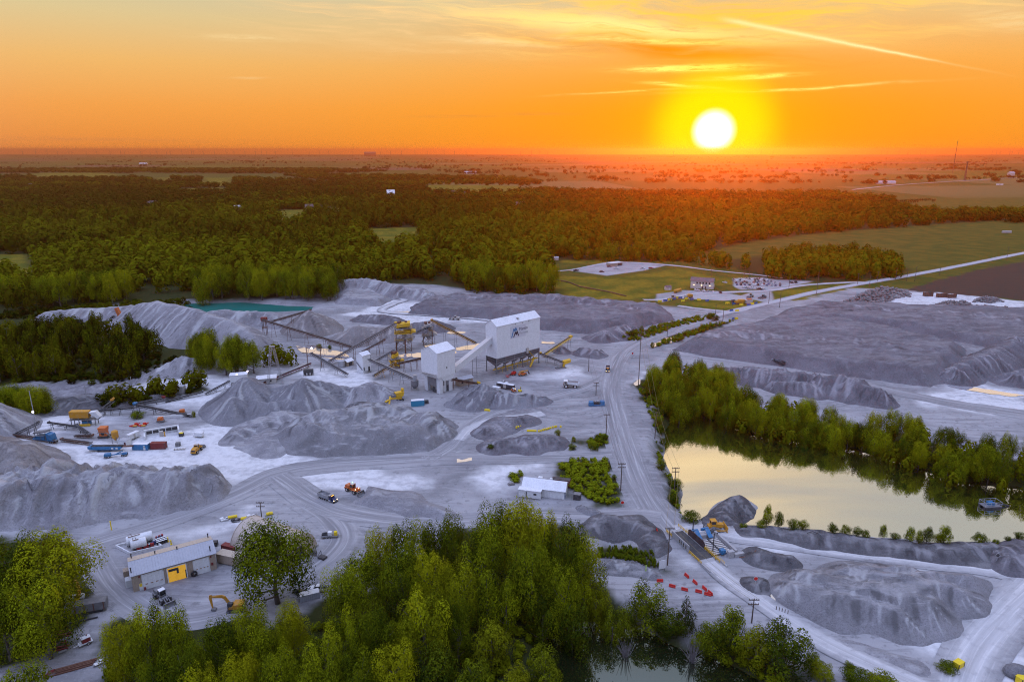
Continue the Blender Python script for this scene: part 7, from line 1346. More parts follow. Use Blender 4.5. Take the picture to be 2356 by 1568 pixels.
# ---- office, its shed, tanker, lot
P, yw, L = frame(A6(1352, 352), A6(1525, 367)); e = empty('office_building', P, yw + .12, 'two storey pale office building with a brown roof', 'office'); L, W4 = 18.5, 10.; wl_, rf = gable(e, L, W4, 0, 6.4, 8.6, CREAM, BROWNR, .5)
for x in (4.6, 7., 9.5, 12., 14.6): w_ = part(e, 'window', GLASS, lambda m: m.bb(x, x + 1.3, -.08, 0, 4.1, 5.5)); part(w_, 'frame', DARK, lambda m: (m.bb(x - .1, x + 1.4, -.05, 0, 5.5, 5.6), m.bb(x - .1, x + 1.4, -.05, 0, 4., 4.1)))
for y in (2., 6.6): part(e, 'window', GLASS, lambda m: m.bb(L, L + .08, y, y + 1.2, 4., 5.4))
part(e, 'door', DARK, lambda m: (m.bb(9.2, 10.3, -.08, 0, .1, 2.2), m.bb(11.8, 12.9, -.08, 0, .1, 2.2))); part(e, 'wall_lamp', L_WARM, lambda m: [m.ball((x, -.25, 2.9), .28, 8, 5) for x in (2.8, 9., 15.8)]); part(e, 'plinth', CONC, lambda m: m.bb(L + .01, L + .3, 0, W4, 0, 2.2))
P, yw, _ = frame(A6(1175, 370), A6(1225, 368)); e = empty('garden_shed', P, yw, 'small pale shed left of the office building', 'shed'); gable(e, 4.6, 3.6, 0, 2.6, 3.7, CREAM, BROWNR, .3); part(e, 'door', WHITE, lambda m: m.bb(2.2, 3.3, -.06, 0, .1, 2.1))
def tanker(label, group):
    e = empty('tank_trailer', label=label, cat='tanker', group=group); part(e, 'tank', OCH, lambda m: (m.cyl((-4.4, 0, 2.), (4.2, 0, 2.), 1.1, 16), m.ball((-4.4, 0, 2.), 1.1, 12, 8, (.4, 1, 1)), m.ball((4.2, 0, 2.), 1.1, 12, 8, (.4, 1, 1))), smooth=True); part(e, 'frame', YEL, lambda m: m.bb(-4.4, 5.2, -.6, .6, .6, .95)); wheels(e, [(x, y) for x in (-3.4, -2.2) for y in (-.95, .95)], .5, .4); return e
put(tanker, C5(318, 378), yaw((1550, 673), (1572, 668)), 'yellow tank trailer parked by the small shed near the office', s=1.25)
put(loader(DUSTY, DUSTY), C5(240, 480), yaw((1552, 684), (1530, 689)), 'dusty wheel loader facing left on the office pad', s=1.15); put(loader(DUSTY, OCH, rim=OCH), C5(1390, 450), yaw((1725, 680), (1712, 684)), 'dusty wheel loader behind the small lawn right of the office', s=1.05); put(loader(STEEL, DUSTY), C5(1570, 465), yaw((1760, 684), (1742, 687)), 'grey wheel loader nearest the office drive junction', s=1.05)
P = GS(C5(480, 465)); e = empty('water_tank_truck', P, yaw((1590, 682), (1570, 684)), 'brown water truck with a pale tank on the office pad', 'water truck'); e.scale = (1.05,) * 3; part(e, 'tank', OCH, lambda m: (m.prism([(-3., 1.3), (1.6, 1.3), (1.6, 2.6), (1.2, 3.2), (-2.6, 3.2), (-3., 2.6)], -1.2, 1.2), m.ball((-.6, -.9, 2.6), .9, 12, 8)), .1); part(e, 'cab', DUSTY, lambda m: m.bb(1.8, 3.3, -1.1, 1.1, 1., 2.7), .1); wheels(e, [(x, y) for x in (-2., 2.3) for y in (-1.1, 1.1)], .85, .6)
P = GS(C5(1200, 550)); e = empty('mobile_crusher', P, .06, 'ochre and grey mobile crusher on the corner of the office lawn', 'crusher'); part(e, 'body', OCH, lambda m: (m.prism([(-3, 1.2), (4, 1.2), (5.4, 2.6), (5., 3.4), (0, 3.), (-3.4, 2.6)], -1.3, 1.3), m.bb(.6, 4.6, -1.6, 1.6, 2.6, 3.6))); part(e, 'hopper', DUSTY, lambda m: m.prism([(5.5, .8), (10.5, .6), (11., 3.6), (5.5, 3.4)], -1.8, 1.8)); part(e, 'engine', DARK, lambda m: (m.bb(-4.6, -2.2, -1.2, 1.2, .9, 3.2), m.bar((-4.4, 0, 3.2), (-2., 0, 3.8), .3))); part(e, 'hopper_lid', ORG, lambda m: m.bb(7., 10.6, -1.3, 1.3, 3.62, 4.2)); part(e, 'track', DARK, lambda m: [m.bb(-3.4, 3.4, y - .35, y + .35, 0, .9) for y in (-1.3, 1.3)])
CW, CD, CR, CS, CB = WHITE, mat('car_black', (.02, .02, .023), .3, wear=.1), mat('car_red', (.25, .02, .02), .3, wear=.1), mat('car_silver', (.45, .46, .48), .3, .3, wear=.1), mat('car_blue', (.03, .07, .22), .3, wear=.1)
cp = [car(m, k) for m, k in ((CW, 'car'), (CW, 'pickup'), (CD, 'car'), (CR, 'car'), (CS, 'car'), (CD, 'pickup'), (CB, 'car'))]; cn = ['white car', 'white pickup', 'black car', 'red car', 'silver car', 'black pickup', 'dark blue car']; protos = [None] * 7; rr_ = random.Random(4)
def park(p, k, lab, group, ya, s=.92):
    q = GS(p)
    if protos[k] is None: protos[k] = cp[k](lab, group); protos[k].location = q; protos[k].rotation_euler = (0, 0, ya); protos[k].scale = (s,) * 3; return
    dup(protos[k], q, ya, lab, group, (s,) * 3)
for r in range(6):
    l0 = np.array([1150, 190]) * (1 - r / 5) + np.array([1190, 268]) * (r / 5); l1 = np.array([1560, 180]) * (1 - r / 5) + np.array([1890, 282]) * (r / 5)
    for k in range(12):
        if rr_.random() < .12: continue
        t = (k + rr_.uniform(-.15, .15)) / 11; p = l0 * (1 - t) + l1 * t; kk = rr_.choice((0, 0, 0, 1, 2, 2, 3, 4, 4, 5, 6)); park(C5(*p), kk, cn[kk] + ' parked in the crowded lot right of the office', 'cars in the crowded lot', yaw(C5(1400, 230), C5(1400, 200)) + rr_.uniform(-.1, .1) + (3.14 if rr_.random() < .5 else 0))
ya = yaw(C5(1300, 330), C5(1280, 310))
for p, k, lab in (((1290, 308), 0, 'white car at the left of the short row below the lot'), ((1345, 318), 4, 'silver car in the middle of the short row below the lot'), ((1412, 325), 1, 'white pickup at the right of the short row below the lot'), ((1520, 338), 5, 'black pickup at the lot corner'), ((1585, 342), 1, 'white pickup at the lot corner beside the black one'), ((605, 352), 1, 'white pickup first from the left before the office'), ((700, 362), 0, 'white car second from the left before the office'), ((765, 368), 4, 'silver car third from the left before the office'), ((832, 374), 0, 'white car fourth from the left before the office'), ((945, 384), 5, 'dark pickup apart from the row before the office'), ((2070, 186), 5, 'dark pickup alone at the far right of the lot'), ((1990, 238), 2, 'black car at the right end of the lot'), ((2055, 236), 5, 'black pickup at the right end of the lot, beside the black car'), ((1010, 238), 0, 'white car behind the right end of the office')): park(C5(*p), k, lab, 'cars before the office' if p[1] > 340 and p[0] < 1000 else 'cars round the lot', ya + .3 * (p[0] % 3), 1.)
for p, k, lab in (((510, 228), 5, 'dark pickup at the left of the gravel pad by the wood'), ((700, 236), 2, 'dark flat car at the front of the gravel pad'), ((805, 210), 1, 'white pickup in the middle of the gravel pad'), ((1000, 215), 1, 'white pickup at the right of the gravel pad'), ((755, 198), 3, 'red car by the pale building of the gravel pad'), ((1062, 210), 3, 'red car at the far right of the gravel pad')): park(A6(*p), k, lab, 'cars on the gravel pad', .1 * k, 1.05)
P, yw, _ = frame(A6(765, 195), A6(905, 180)); e = empty('pad_building', P, yw, 'flat pale building on the gravel pad by the wood', 'building'); part(e, 'wall', TAN, lambda m: m.bb(0, 15, 0, 7, 0, 3.)); part(e, 'roof', WHITE, lambda m: m.bb(-.3, 15.3, -.3, 7.3, 3.003, 3.3)); part(e, 'doorway', DARK, lambda m: m.bb(9, 14, -.06, 0, 0, 2.5))
P = GS(A6(350, 148)); e = empty('field_shed', P, 0, 'tiny grey shed at the edge of the wood', 'shed'); gable(e, 4.5, 3.5, 0, 2.6, 3.6, CREAM, ROOFG); P = GS(A6(318, 222)); mb = MB(); mb.cyl((0, 0, 0), (0, 0, 3.), 1.2, 12); mb.cyl((0, 0, 3.), (0, 0, 3.4), 1.25, 12, .3); o = mb.build('storage_tank', GALV, loc=P); tag(o, 'small upright grey tank at the left end of the forest drive', 'tank')
pts = [A6(330, 290), A6(450, 310), A6(540, 345), A6(650, 365), A6(760, 385), A6(880, 415)]; wire('irrigation_pipe', [GS(p) + Vector((0, 0, .5)) for p in pts], 'long thin dark pipe lying across the yellow-green field', 0., .45, 'pipe', RUST)
# ---- tan workshop
P, yw, L = frame(A5(452, 945), A5(1152, 742)); e = empty('workshop', P, yw, 'long tan metal workshop with three bay doors', 'workshop'); W5 = 9.5; wl_, rf = gable(e, L, W5, 0, 5.0, 6.5, TAN, ROOFG, .3, .5); part(rf, 'back_slope', TANL, lambda m: m.prism([(W5 * .5 + .05, 6.69), (W5 + .3, 5.1), (W5 + .3, 5.14), (W5 * .5 + .05, 6.73)], -.28, L + .28, 'x'))
def fr(x): return L * (x - 450) / 700 * (1.10 - .1 * (x - 450) / 700)
for k, (x0, x1) in enumerate(((528, 683), (722, 873), (945, 1078))):
    a0, a1 = fr(x0), fr(x1); part(e, 'door_frame', WHITE, lambda m: (m.bb(a0 - .25, a0, -.1, 0, 0, 4.5), m.bb(a1, a1 + .25, -.1, 0, 0, 4.5), m.bb(a0 - .25, a1 + .25, -.1, 0, 4.3, 4.55)))
    if k != 1: dr = part(e, 'bay_door', WHITER, lambda m: (m.bb(a0, a1, -.06, 0, 0, 4.3), *[m.bb(a0, a1, -.075, -.06, z, z + .06) for z in (.9, 1.8, 2.7, 3.6)])); part(dr, 'pane', mat('door_pane', (.35, .20, .12), .3, wear=0), lambda m: [m.bb(a0 + (a1 - a0) * f, a0 + (a1 - a0) * (f + .12), -.09, -.076, 1.5, 1.75) for f in (.1, .36, .62, .84)])
    else: b_ = part(e, 'bay_glow_panel', mat('bay_glow', (.5, .33, .05), .7, wear=.5, wcol=(.14, .09, .03), scale=.8, emit=(1., .50, .03), estr=.42), lambda m: m.bb(a0, a1, -.05, -.01, 0, 4.3)); part(b_, 'gantry', DARK, lambda m: (m.bb(a0, a0 + (a1 - a0) * .55, -.16, -.05, 3.0, 4.3) if False else m.bb(a0 + .2, a0 + (a1 - a0) * .6, -.12, -.051, 3.2, 3.9), m.bb(a0 + (a1 - a0) * .48, a0 + (a1 - a0) * .6, -.12, -.051, 2.2, 3.3), m.bb(a1 - .25, a1, -.12, -.051, .2, 2.6))); BAY = (P, yw, (a0 + a1) / 2)  # flat glowing panel on the wall stands in for the lit interior
part(e, 'door', WHITE, lambda m: m.bb(fr(495), fr(520), -.06, 0, 0, 2.2)); part(e, 'notice', YELB, lambda m: m.bb(fr(498), fr(518), -.09, -.06, 1.3, 2.2)); part(e, 'wall_box', REDO, lambda m: (m.bb(fr(1100), fr(1120), -.12, 0, 1.6, 2.4), m.bb(fr(525), fr(542), -.5, 0, 0, .9), m.bb(fr(500), fr(512), -.12, 0, 4., 4.5), m.bb(fr(1098), fr(1110), -.12, 0, 4., 4.5)))
part(e, 'vent_stack', DARK, lambda m: [(m.cyl((fr(x), y, 5.2), (fr(x), y, 7.3 - .15 * abs(y - W5 / 2)), .14, 8), m.cyl((fr(x), y, 7.3 - .15 * abs(y - W5 / 2)), (fr(x), y, 7.5 - .15 * abs(y - W5 / 2)), .22, 8)) for x, y in ((455, 1.), (470, 8.), (650, 5.5), (830, 4.6), (1110, 1.), (1130, 8.2))]); part(e, 'roof_rib', ROOFG, lambda m: [m.bar((x, -.25, 5.08), (x, W5 * .5, 6.68), .05, .05) for x in np.linspace(.6, L - .4, 30)])
part(e, 'gable_hood', WHITE, lambda m: m.prism([(3., 0.), (4.6, 0.), (4.6, 2.2), (3.8, 3.), (3., 2.2)], -1.6, -.02, 'x')); part(e, 'back_annex', TAN, lambda m: m.bb(-1.8, -.02, 7., 9., 0, 2.8))
q = Vector((fr(935), -.35, .62)); mb = MB(); mb.wheel((0, 0, 0), .85, .5, 20); o = mb.build('tyre', RUBBER); o.location = P + Matrix.Rotation(yw, 3, 'Z') @ Vector((fr(935), -.5, .85)); o.rotation_euler = (0, 0, yw); tag(o, 'large black tyre leaning on the workshop wall between two bays', 'tyre')
e2 = empty('van_body', GS(A5(1160, 690)), yaw(A5(1160, 690), A5(1260, 712)), 'tan box van body standing between workshop and dome', 'van body'); part(e2, 'box', TAN, lambda m: m.bb(0, 8.2, -.4, 2.2, .4, 3.0)); part(e2, 'roof', TANL, lambda m: m.bb(-.08, 8.3, -.5, 2.3, 3.003, 3.12)); part(e2, 'hitch', DARK, lambda m: m.bar((8.2, .9, .5), (9.4, .9, .4), .15))
# ---- fabric dome
c0, c1 = GS((573, 1240)), GS((690, 1284)); dv = (c1 - c0); yw = math.atan2(dv.y, dv.x); L = dv.length; e = empty('fabric_dome', c0, yw, 'tan fabric arch building behind the lone tall cottonwood', 'arch building'); rad = 6.8
arc = [(rad * math.cos(math.pi * k / 20), rad * 1.05 * math.sin(math.pi * k / 20)) for k in range(21)]; part(e, 'cover', FABRIC, lambda m: m.prism(arc[::-1], 0, L, 'x'), smooth=False); part(e, 'rib', FABRIC, lambda m: [m.tube([(x, y * 1.012, z * 1.012) for y, z in arc], .10, 6) for x in np.linspace(.1, L - .1, 6)])
part(e, 'doorway', DARK, lambda m: m.bb(L, L + .08, -1.6, 1.6, 0, 3.6)); part(e, 'foundation', CONC, lambda m: [m.bb(-.3, L + .3, s * rad - .4, s * rad + .4, -.2, .7) for s in (-1, 1)]); part(e, 'lamp', L_COOL, lambda m: m.ball((L - 1.2, -3.0, 5.6), .3, 8, 5))
# ---- fuel tanks in their bund
cn_ = [GS(A5(*p)) for p in ((305, 562), (422, 622), (690, 560), (585, 500))]; mid_ = sum(cn_, Vector()) / 4; e = empty('fuel_bund', (mid_.x, mid_.y, cn_[0].z), 0, 'white walled fuel bund behind the tan workshop', 'bund')
part(e, 'wall', WHITE, lambda m: [m.bar(Vector((a.x - mid_.x, a.y - mid_.y, .4)), Vector((b2.x - mid_.x, b2.y - mid_.y, .4)), .3, .9) for a, b2 in zip(cn_, cn_[1:] + cn_[:1])]); part(e, 'floor', CONC, lambda m: m.add([(c.x - mid_.x, c.y - mid_.y, .2) for c in cn_], [(0, 1, 2, 3)]))
for (a, b2, r, lab) in ((A5(437, 590), A5(562, 558), 1.42, 'front white fuel tank, the shorter one'), (A5(400, 562), A5(612, 505), 1.42, 'rear white fuel tank, the longer one')):
    a, b2 = GS(a), GS(b2); e = empty('fuel_tank', a, math.atan2((b2 - a).y, (b2 - a).x), lab, 'fuel tank', 'white fuel tanks'); L = (b2 - a).length; part(e, 'shell', WHITE, lambda m: (m.cyl((0, 0, 1.9), (L, 0, 1.9), r, 24),)); part(e, 'end_cap', WHITE, lambda m: [m.cyl((x, 0, 1.9), (x + s * .14, 0, 1.9), r * .97, 24, r * .8) for x, s in ((0, -1), (L, 1))]); part(e, 'cradle', STEEL, lambda m: [m.bb(x - .2, x + .2, -1., 1., .2, 1.) for x in (L * .2, L * .8)]); part(e, 'gauge', REDO, lambda m: m.bb(-.2, -.15, -.2, .2, 2., 2.4)); part(e, 'pipework', RUST, lambda m: (m.bar((.6, -.5, 3.4), (L * .55, -.4, 3.5), .18, .12), m.bar((.6, -.5, 3.3), (.6, -.5, 4.2), .1), m.bar((1.4, -.5, 3.3), (1.4, -.5, 4.2), .1), m.bar((.6, -.5, 4.2), (1.4, -.5, 4.2), .08)))
dm = [mat('drum_black', (.03, .03, .035), .5, wear=.2), mat('drum_red', (.35, .03, .03), .5, wear=.2), mat('drum_navy', (.03, .05, .16), .5, wear=.2)]; dpro = [None] * 3
def drum(p, k, lab):
    q = GS(p) + Vector((0, 0, .22))
    if dpro[k] is None:
        e = empty('drum', q, 0, lab, 'drum', 'drums in the fuel bund'); part(e, 'shell', dm[k], lambda m: m.tube([(0, 0, 0), (0, 0, .3), (0, 0, .32), (0, 0, .6), (0, 0, .62), (0, 0, .9)], [.29, .29, .31, .31, .29, .29], 14)); part(e, 'lid', WHITE if k == 0 else dm[k], lambda m: m.cyl((0, 0, .9), (0, 0, .94), .28, 14)); dpro[k] = e
    else: dup(dpro[k], q, 0, lab)
for i in range(11): drum(A5(470 + i * 14.5, 597 - i * 4.4), 1 if i % 4 else 0, 'red drum in the row along the front wall of the fuel bund' if i % 4 else 'black drum with a pale lid in the fuel bund')
for r in range(3):
    for i in range(6): drum(A5(655 + i * 15 - r * 6, 545 - i * 5 - r * 12), 0, 'black drum with a pale lid in the fuel bund')
for i in range(3): drum(A5(612 + i * 13, 545 - i * 5), 2, 'navy drum beside the fuel tanks')
for i in range(5): drum(A5(645 + i * 12, 500 - i * 5 + (i % 2) * 8), 1 + i % 2, 'red drum behind the rear fuel tank' if i % 2 == 0 else 'navy drum behind the rear fuel tank')
for (p, lab) in ((A5(741, 515), 'left yellow bollard at the corner of the fuel bund'), (A5(767, 538), 'right yellow bollard at the corner of the fuel bund'), (A5(266, 420), 'tall yellow bollard at the foot of the gullied ridge')): P = GS(p); mb = MB(); mb.cyl((0, 0, 0), (0, 0, 1.5 if 'corner' in lab else 3.2), .18, 10); mb.cyl((0, 0, 0), (0, 0, .12), .35, 10); o = mb.build('bollard', YELB, loc=P); tag(o, lab, 'bollard')
# ---- by the workshop
put(loader(STEEL, WHITE, rim=STEEL), A5(700, 1010), yaw(A5(650, 900), A5(790, 1030)), 'grey white-roofed wheel loader parked before the workshop bays', s=1.12)
put(excavator, A5(1310, 1090), yaw(A5(1310, 1090), A5(1060, 1100)), 'orange excavator with a bent boom half hidden by treetops', s=1.12)
put(car(WHITE, 'pickup'), A5(1995, 925), yaw(A5(2060, 900), A5(1930, 900)), 'white pickup with a dark bed beside the central wood', s=1.15); put(car(CD, 'pickup'), A5(1845, 945), yaw(A5(1800, 930), A5(1890, 935)), 'small black utility cart left of the white pickup', s=.8); put(container(ROOFG, 5.5, 2.2, 2., WHITE, None, 'flatbed_body', 'truck body'), A5(1930, 990), yaw(A5(1830, 1010), A5(2030, 960)), 'long grey truck body with a pale roof below the white pickup', s=1.1)
put(container(DARK, 2.6, 1.8, 1.6), A5(1125, 548), .2, 'small dark bin behind the workshop corner'); put(container(REDO, 6., 2.2, 2.4), A5(1260, 590), yaw(A5(1200, 570), A5(1320, 600)), 'dark red container between the workshop and the dome', s=.95)
def tote(label, group):
    e = empty('utility_trailer', label=label, cat='trailer', group=group); part(e, 'deck', STEEL, lambda m: (m.bb(-2.8, 2.8, -1., 1., .6, .75), m.bar((2.8, 0, .65), (4., 0, .6), .12))); part(e, 'rail', DARK, lambda m: [m.bar((x, -1., .75), (x, -1., 1.3), .06) for x in (-2.7, 0, 2.7)]); wheels(e, [(x, y) for x in (-.9, 0) for y in (-1., 1.)], .36, .24); return e
t_ = put(tote, A5(2100, 478), .05, 'flat trailer carrying a white tank and a yellow drum', s=1.1)
P = GS(A5(2100, 478)); z = P.z + .65; mb = MB(); mb.bb(-.6, .6, -.6, .6, 0, 1.3); o = mb.build('tote_tank', WHITE, loc=(P.x + .1, P.y, z), bevel=.15); tag(o, 'white tote tank on the flat trailer', 'tank'); mb = MB(); mb.tube([(0, 0, 0), (0, 0, .5), (0, 0, .55), (0, 0, 1.2)], [.5, .5, .54, .5], 14); o = mb.build('barrel', YELB, loc=(P.x + 1.7, P.y + .2, z)); tag(o, 'yellow drum on the right end of the flat trailer', 'barrel'); mb = MB(); mb.bb(-.9, .9, -.5, .5, 0, .5); mb.cyl((-.5, 0, .5), (.5, 0, .7), .3, 8); o = mb.build('pump', DARK, loc=(P.x - 1.5, P.y + .3, z)); tag(o, 'small dark pump on the left end of the flat trailer', 'pump')
for (p, lab, m, s) in ((A5(1285, 318), 'yellow tank lying among junk above the dome', YELB, 1.3), (A5(1378, 330), 'yellow drum lying above the dome beside the pole', YELB, .8), (A5(1595, 290), 'yellow float at the foot of the utility pole', YELB, .9), (A5(1610, 372), 'yellow drum at the right edge of the lone cottonwood', YELB, .7)): P = GS(p); mb = MB(); mb.cyl((-s, 0, .5), (s, .2, .5), .48, 14); mb.ball((-s, 0, .5), .48, 10, 6, (.4, 1, 1)); o = mb.build('tank', m, loc=P, rz=.3, smooth=False); tag(o, lab, 'tank')
for (p, lab) in ((A5(1215, 335), 'white scrap sheets lying left of the yellow tank'), (A5(1440, 310), 'heap of white scrap plates above the dome'), (A5(1310, 345), 'dark steel plates on the ground by the yellow tank'), (A5(1890, 495), 'dark loader bucket lying beyond the dome')):
    P = GS(p); e = empty('scrap_heap', P, .2, lab, 'scrap'); mm = DARK if 'dark' in lab else WHITE; part(e, 'plate', mm, lambda q: (q.box((0, 0, .2), (2.2, 1.2, .12), .3, .1), q.box((.8, .9, .4), (1.6, 1., .12), -.4, -.2), q.box((-.9, .5, .35), (1.1, .9, .5), .8))); part(e, 'offcut', STEEL, lambda q: (q.bar((-1.2, -.4, .2), (1.4, -.6, .3), .18), q.bar((.2, .1, .5), (1.5, .8, .7), .15)))
P = GS(A5(1980, 640)); e = empty('pallet_rack', P, -.45, 'dark pallet forks and racks beyond the right end of the dome', 'rack'); part(e, 'frame', DARK, lambda m: ([m.bar((x, 0, 0), (x, 0, 2.2), .14) for x in np.linspace(-2.4, .4, 8)], m.bar((-2.4, 0, 1.2), (.4, 0, 1.2), .12), m.bb(1.4, 3.6, -.8, .8, .1, .8), m.bar((1.4, -.8, .8), (1.4, .8, 2.), .1), m.bar((1.4, .8, .8), (1.4, .8, 2.), .1)))
# ---- scrap yard at the left edge
P = GS(B3(590, 1000)); a = yaw(B3(590, 1000), B3(800, 960)); e = empty('rusty_skip', P, a, 'rusty dark dump body with steel ribs at the left edge', 'skip'); part(e, 'shell', STEEL, lambda m: m.prism([(0, .9), (9, .7), (9, 2.8), (0, 3.)], 0, 2.6)); part(e, 'rib', RUST, lambda m: [m.bb(x, x + .2, -.15, 0, .8, 2.9) for x in (.4, 2.2, 4.2, 6.2, 8.4)]); part(e, 'skid', DARK, lambda m: (m.bb(-1, 8, .2, 2.2, 0, .7), m.bar((-3, -2.6, .2), (7.4, -2.2, .2), .3)))
P = GS(B3(700, 800)); e = empty('curved_chute', P, 0, 'bright yellow curved steel chute at the left edge', 'chute'); part(e, 'chute', YEL, lambda m: [m.bar((-2.4 + 4.6 * math.sin(k * .13), 3.2 - k * .62, 2.6 - k * .08), (-2.4 + 4.6 * math.sin((k + 1) * .13), 3.2 - (k + 1) * .62, 2.6 - (k + 1) * .08), .9, .5) for k in range(12)]); part(e, 'rib', OCH, lambda m: [m.box((-2.4 + 4.6 * math.sin(k * .13), 3.2 - k * .62, 2.9 - k * .08), (1.1, .1, .3)) for k in range(12)])
P = GS(B3(560, 855)); e = empty('propane_tank', P, .22, 'white propane tank behind the rusty dump body', 'tank'); part(e, 'shell', WHITE, lambda m: (m.cyl((-.5, 0, 1.2), (5., 0, 1.2), .75, 18), m.ball((5., 0, 1.2), .75, 14, 8, (.5, 1, 1)), m.ball((-.5, 0, 1.2), .75, 14, 8, (.5, 1, 1))), smooth=True); part(e, 'saddle', STEEL, lambda m: [m.bb(x, x + .3, -.5, .5, 0, .7) for x in (.6, 3.6)])
def genset(label, group): e = empty('engine_trailer', label=label, cat='trailer', group=group); part(e, 'engine', REDO, lambda m: (m.bb(-.9, 1., -.6, .6, .8, 2.), m.cyl((.4, .3, 2.), (.4, .3, 2.5), .1, 8))); part(e, 'canopy', WHITE, lambda m: m.bb(-1., 1.1, -.7, .7, 2.003, 2.1)); part(e, 'frame', WHITE, lambda m: (m.bb(-1.7, 1.4, -.8, .8, .55, .78), m.bar((-1.7, 0, .6), (-2.8, 0, .5), .14))); wheels(e, [(.3, -.9), (.3, .9)], .4, .25); return e
put(genset, B3(775, 1225), yaw(B3(730, 1240), B3(820, 1200)), 'red engine on a white trailer in the lower left yard', s=1.15)
for (p, lab) in ((B3(565, 1170), 'upright red steel frame in the lower left scrap yard'), (B3(550, 1280), 'flat red steel frame below the upright one')):
    P = GS(p); e = empty('steel_scrap', P, .4, lab, 'scrap'); part(e, 'beam', REDO, lambda m: (m.bar((-1.4, 0, .2), (1.4, 0, .2), .25), m.bar((-1., .6, .2), (-1., .6, 2.2 if 'upright' in lab else .8), .2), m.bar((1., .6, .2), (1., .6, 2. if 'upright' in lab else .7), .2), m.bar((-1.4, 1., .3), (1.6, .8, .3), .25), m.bar((-1., .6, 1.6 if 'upright' in lab else .6), (1., .6, 1.5 if 'upright' in lab else .6), .15))); part(e, 'plate', STEEL, lambda m: m.box((.4, -.8, .15), (1.6, .8, .12), .3))
P = GS(B3(600, 1480)); e = empty('beam_stack', P, yaw(B3(520, 1500), B3(810, 1420)), 'stack of long rusty beams at the bottom left', 'beams'); part(e, 'beam', RUST, lambda m: [m.bar((-4.5 + .3 * k, .45 * k, .2), (5. + .2 * k, .45 * k, .2), .28) for k in range(5)] and [m.bar((-3.6, .3 + .45 * k, .5), (5., .3 + .45 * k, .5), .25) for k in range(3)])
for (p, lab) in ((B3(890, 1405), 'crumpled pale sheet metal behind the beams'), (B3(440, 1510), 'red scrap at the very bottom left')): P = GS(p); e = empty('scrap_heap', P, .7, lab, 'scrap'); part(e, 'plate', WHITE if 'pale' in lab else REDO, lambda q: (q.box((0, 0, .3), (2., 1., .1), .3, .2), q.box((.5, .6, .5), (1.4, .8, .1), -.5, -.3))); part(e, 'offcut', STEEL, lambda q: q.bar((-1.2, -.4, .2), (1.2, -.5, .4), .2))
# ================================================================ weighbridge, dozer, lake, poles, horizon
a, b2 = GT(*C4(985, 885)), GT(*C4(330, 290)); yw = math.atan2((b2 - a).y, (b2 - a).x); L = (b2 - a).length; e = empty('weighbridge', a, yw, 'truck weighbridge deck with yellow railings and dark side screen', 'weighbridge'); Wd = 4.4
part(e, 'deck', DARK, lambda m: m.bb(0, L, -Wd / 2, Wd / 2, .15, .6)); part(e, 'ramp', CONC, lambda m: m.prism([(-2.4, .1), (0, .58), (0, .1)], -Wd / 2, Wd / 2) and m.prism([(L, .1), (L, .58), (L + 2.4, .1)], -Wd / 2, Wd / 2)); part(e, 'side_wall', GALV, lambda m: (m.bb(L * .32, L * .92, Wd / 2 + .1, Wd / 2 + .35, 0, 2.3),)); part(e, 'screen', mat('screen_brown', (.06, .035, .035), .8, wear=.2), lambda m: m.prism([(L * .30, .6), (L * .84, .6), (L * .84, 2.2), (L * .80, 2.7), (L * .36, 2.7), (L * .30, 2.2)], -Wd / 2 - .5, -Wd / 2 - .3)); part(e, 'wall_panel', DARK, lambda m: [m.bb(L * f, L * f + .5, Wd / 2 + .35, Wd / 2 + .38, .6, 1.7) for f in (.4, .48, .56, .62)])
def rails(m):
    for s, x0, x1 in ((1, -1.5, L * .30), (1, L * .9, L + 1.5), (-1, -2.5, L * .30), (-1, L * .84, L + 3)):
        y = s * (Wd / 2 + .45)
        for z in (.7, 1.15): m.bar((x0, y, z), (x1, y, z), .12)
        for x in np.linspace(x0, x1, 5): m.bar((x, y, 0), (x, y, 1.15), .1)
    for y in (-Wd / 2 - 1.2,):
        for z in (.6, 1.1): m.bar((-4, y, z), (L, y, z), .09)
part(e, 'railing', YEL, rails); part(e, 'curb', CONC, lambda m: (m.bb(-5.5, -.2, Wd / 2 + .1, Wd / 2 + .5, 0, .6), m.bb(-5., .0, -Wd / 2 - 1.4, -Wd / 2 - 1., 0, .6)))
q = [GT(*C4(*p)) for p in ((1130, 790), (1470, 770), (1110, 485), (815, 480))]; c = sum(q, Vector()) / 4; ux = (q[3] - q[0]); a2 = math.atan2(ux.y, ux.x); e = empty('slat_tray', q[0], a2, 'pale slatted wash tray with blue ramps beside the weighbridge', 'wash tray'); Lx = ux.length; Wy = 6.2
part(e, 'slat', CREAM, lambda m: [m.bb(x, x + .42, -Wy, 0, .3, .5) for x in np.arange(0, Lx, .85)]); part(e, 'frame', DARK, lambda m: (m.bb(-.2, Lx + .2, -Wy - .2, .2, .05, .25), m.bb(0, Lx, -Wy / 2 - .15, -Wy / 2 + .15, .5, .8), m.bb(-.1, Lx, .02, .2, .1, .7))); part(e, 'side_wall', CONC, lambda m: m.bb(-1., Lx + 2.5, -Wy - 1.4, -Wy - .7, 0, 1.2))
for y in (-1., -4.6): part(e, 'ramp', BLUE, lambda m: (m.prism([(Lx + .4, .4), (Lx + 3.2, 2.1), (Lx + 3.2, 2.3), (Lx + .4, .6)], y - .7, y + .7), m.bb(Lx + 3.0, Lx + 3.5, y - .7, y + 1.8, 1.6, 2.3)))
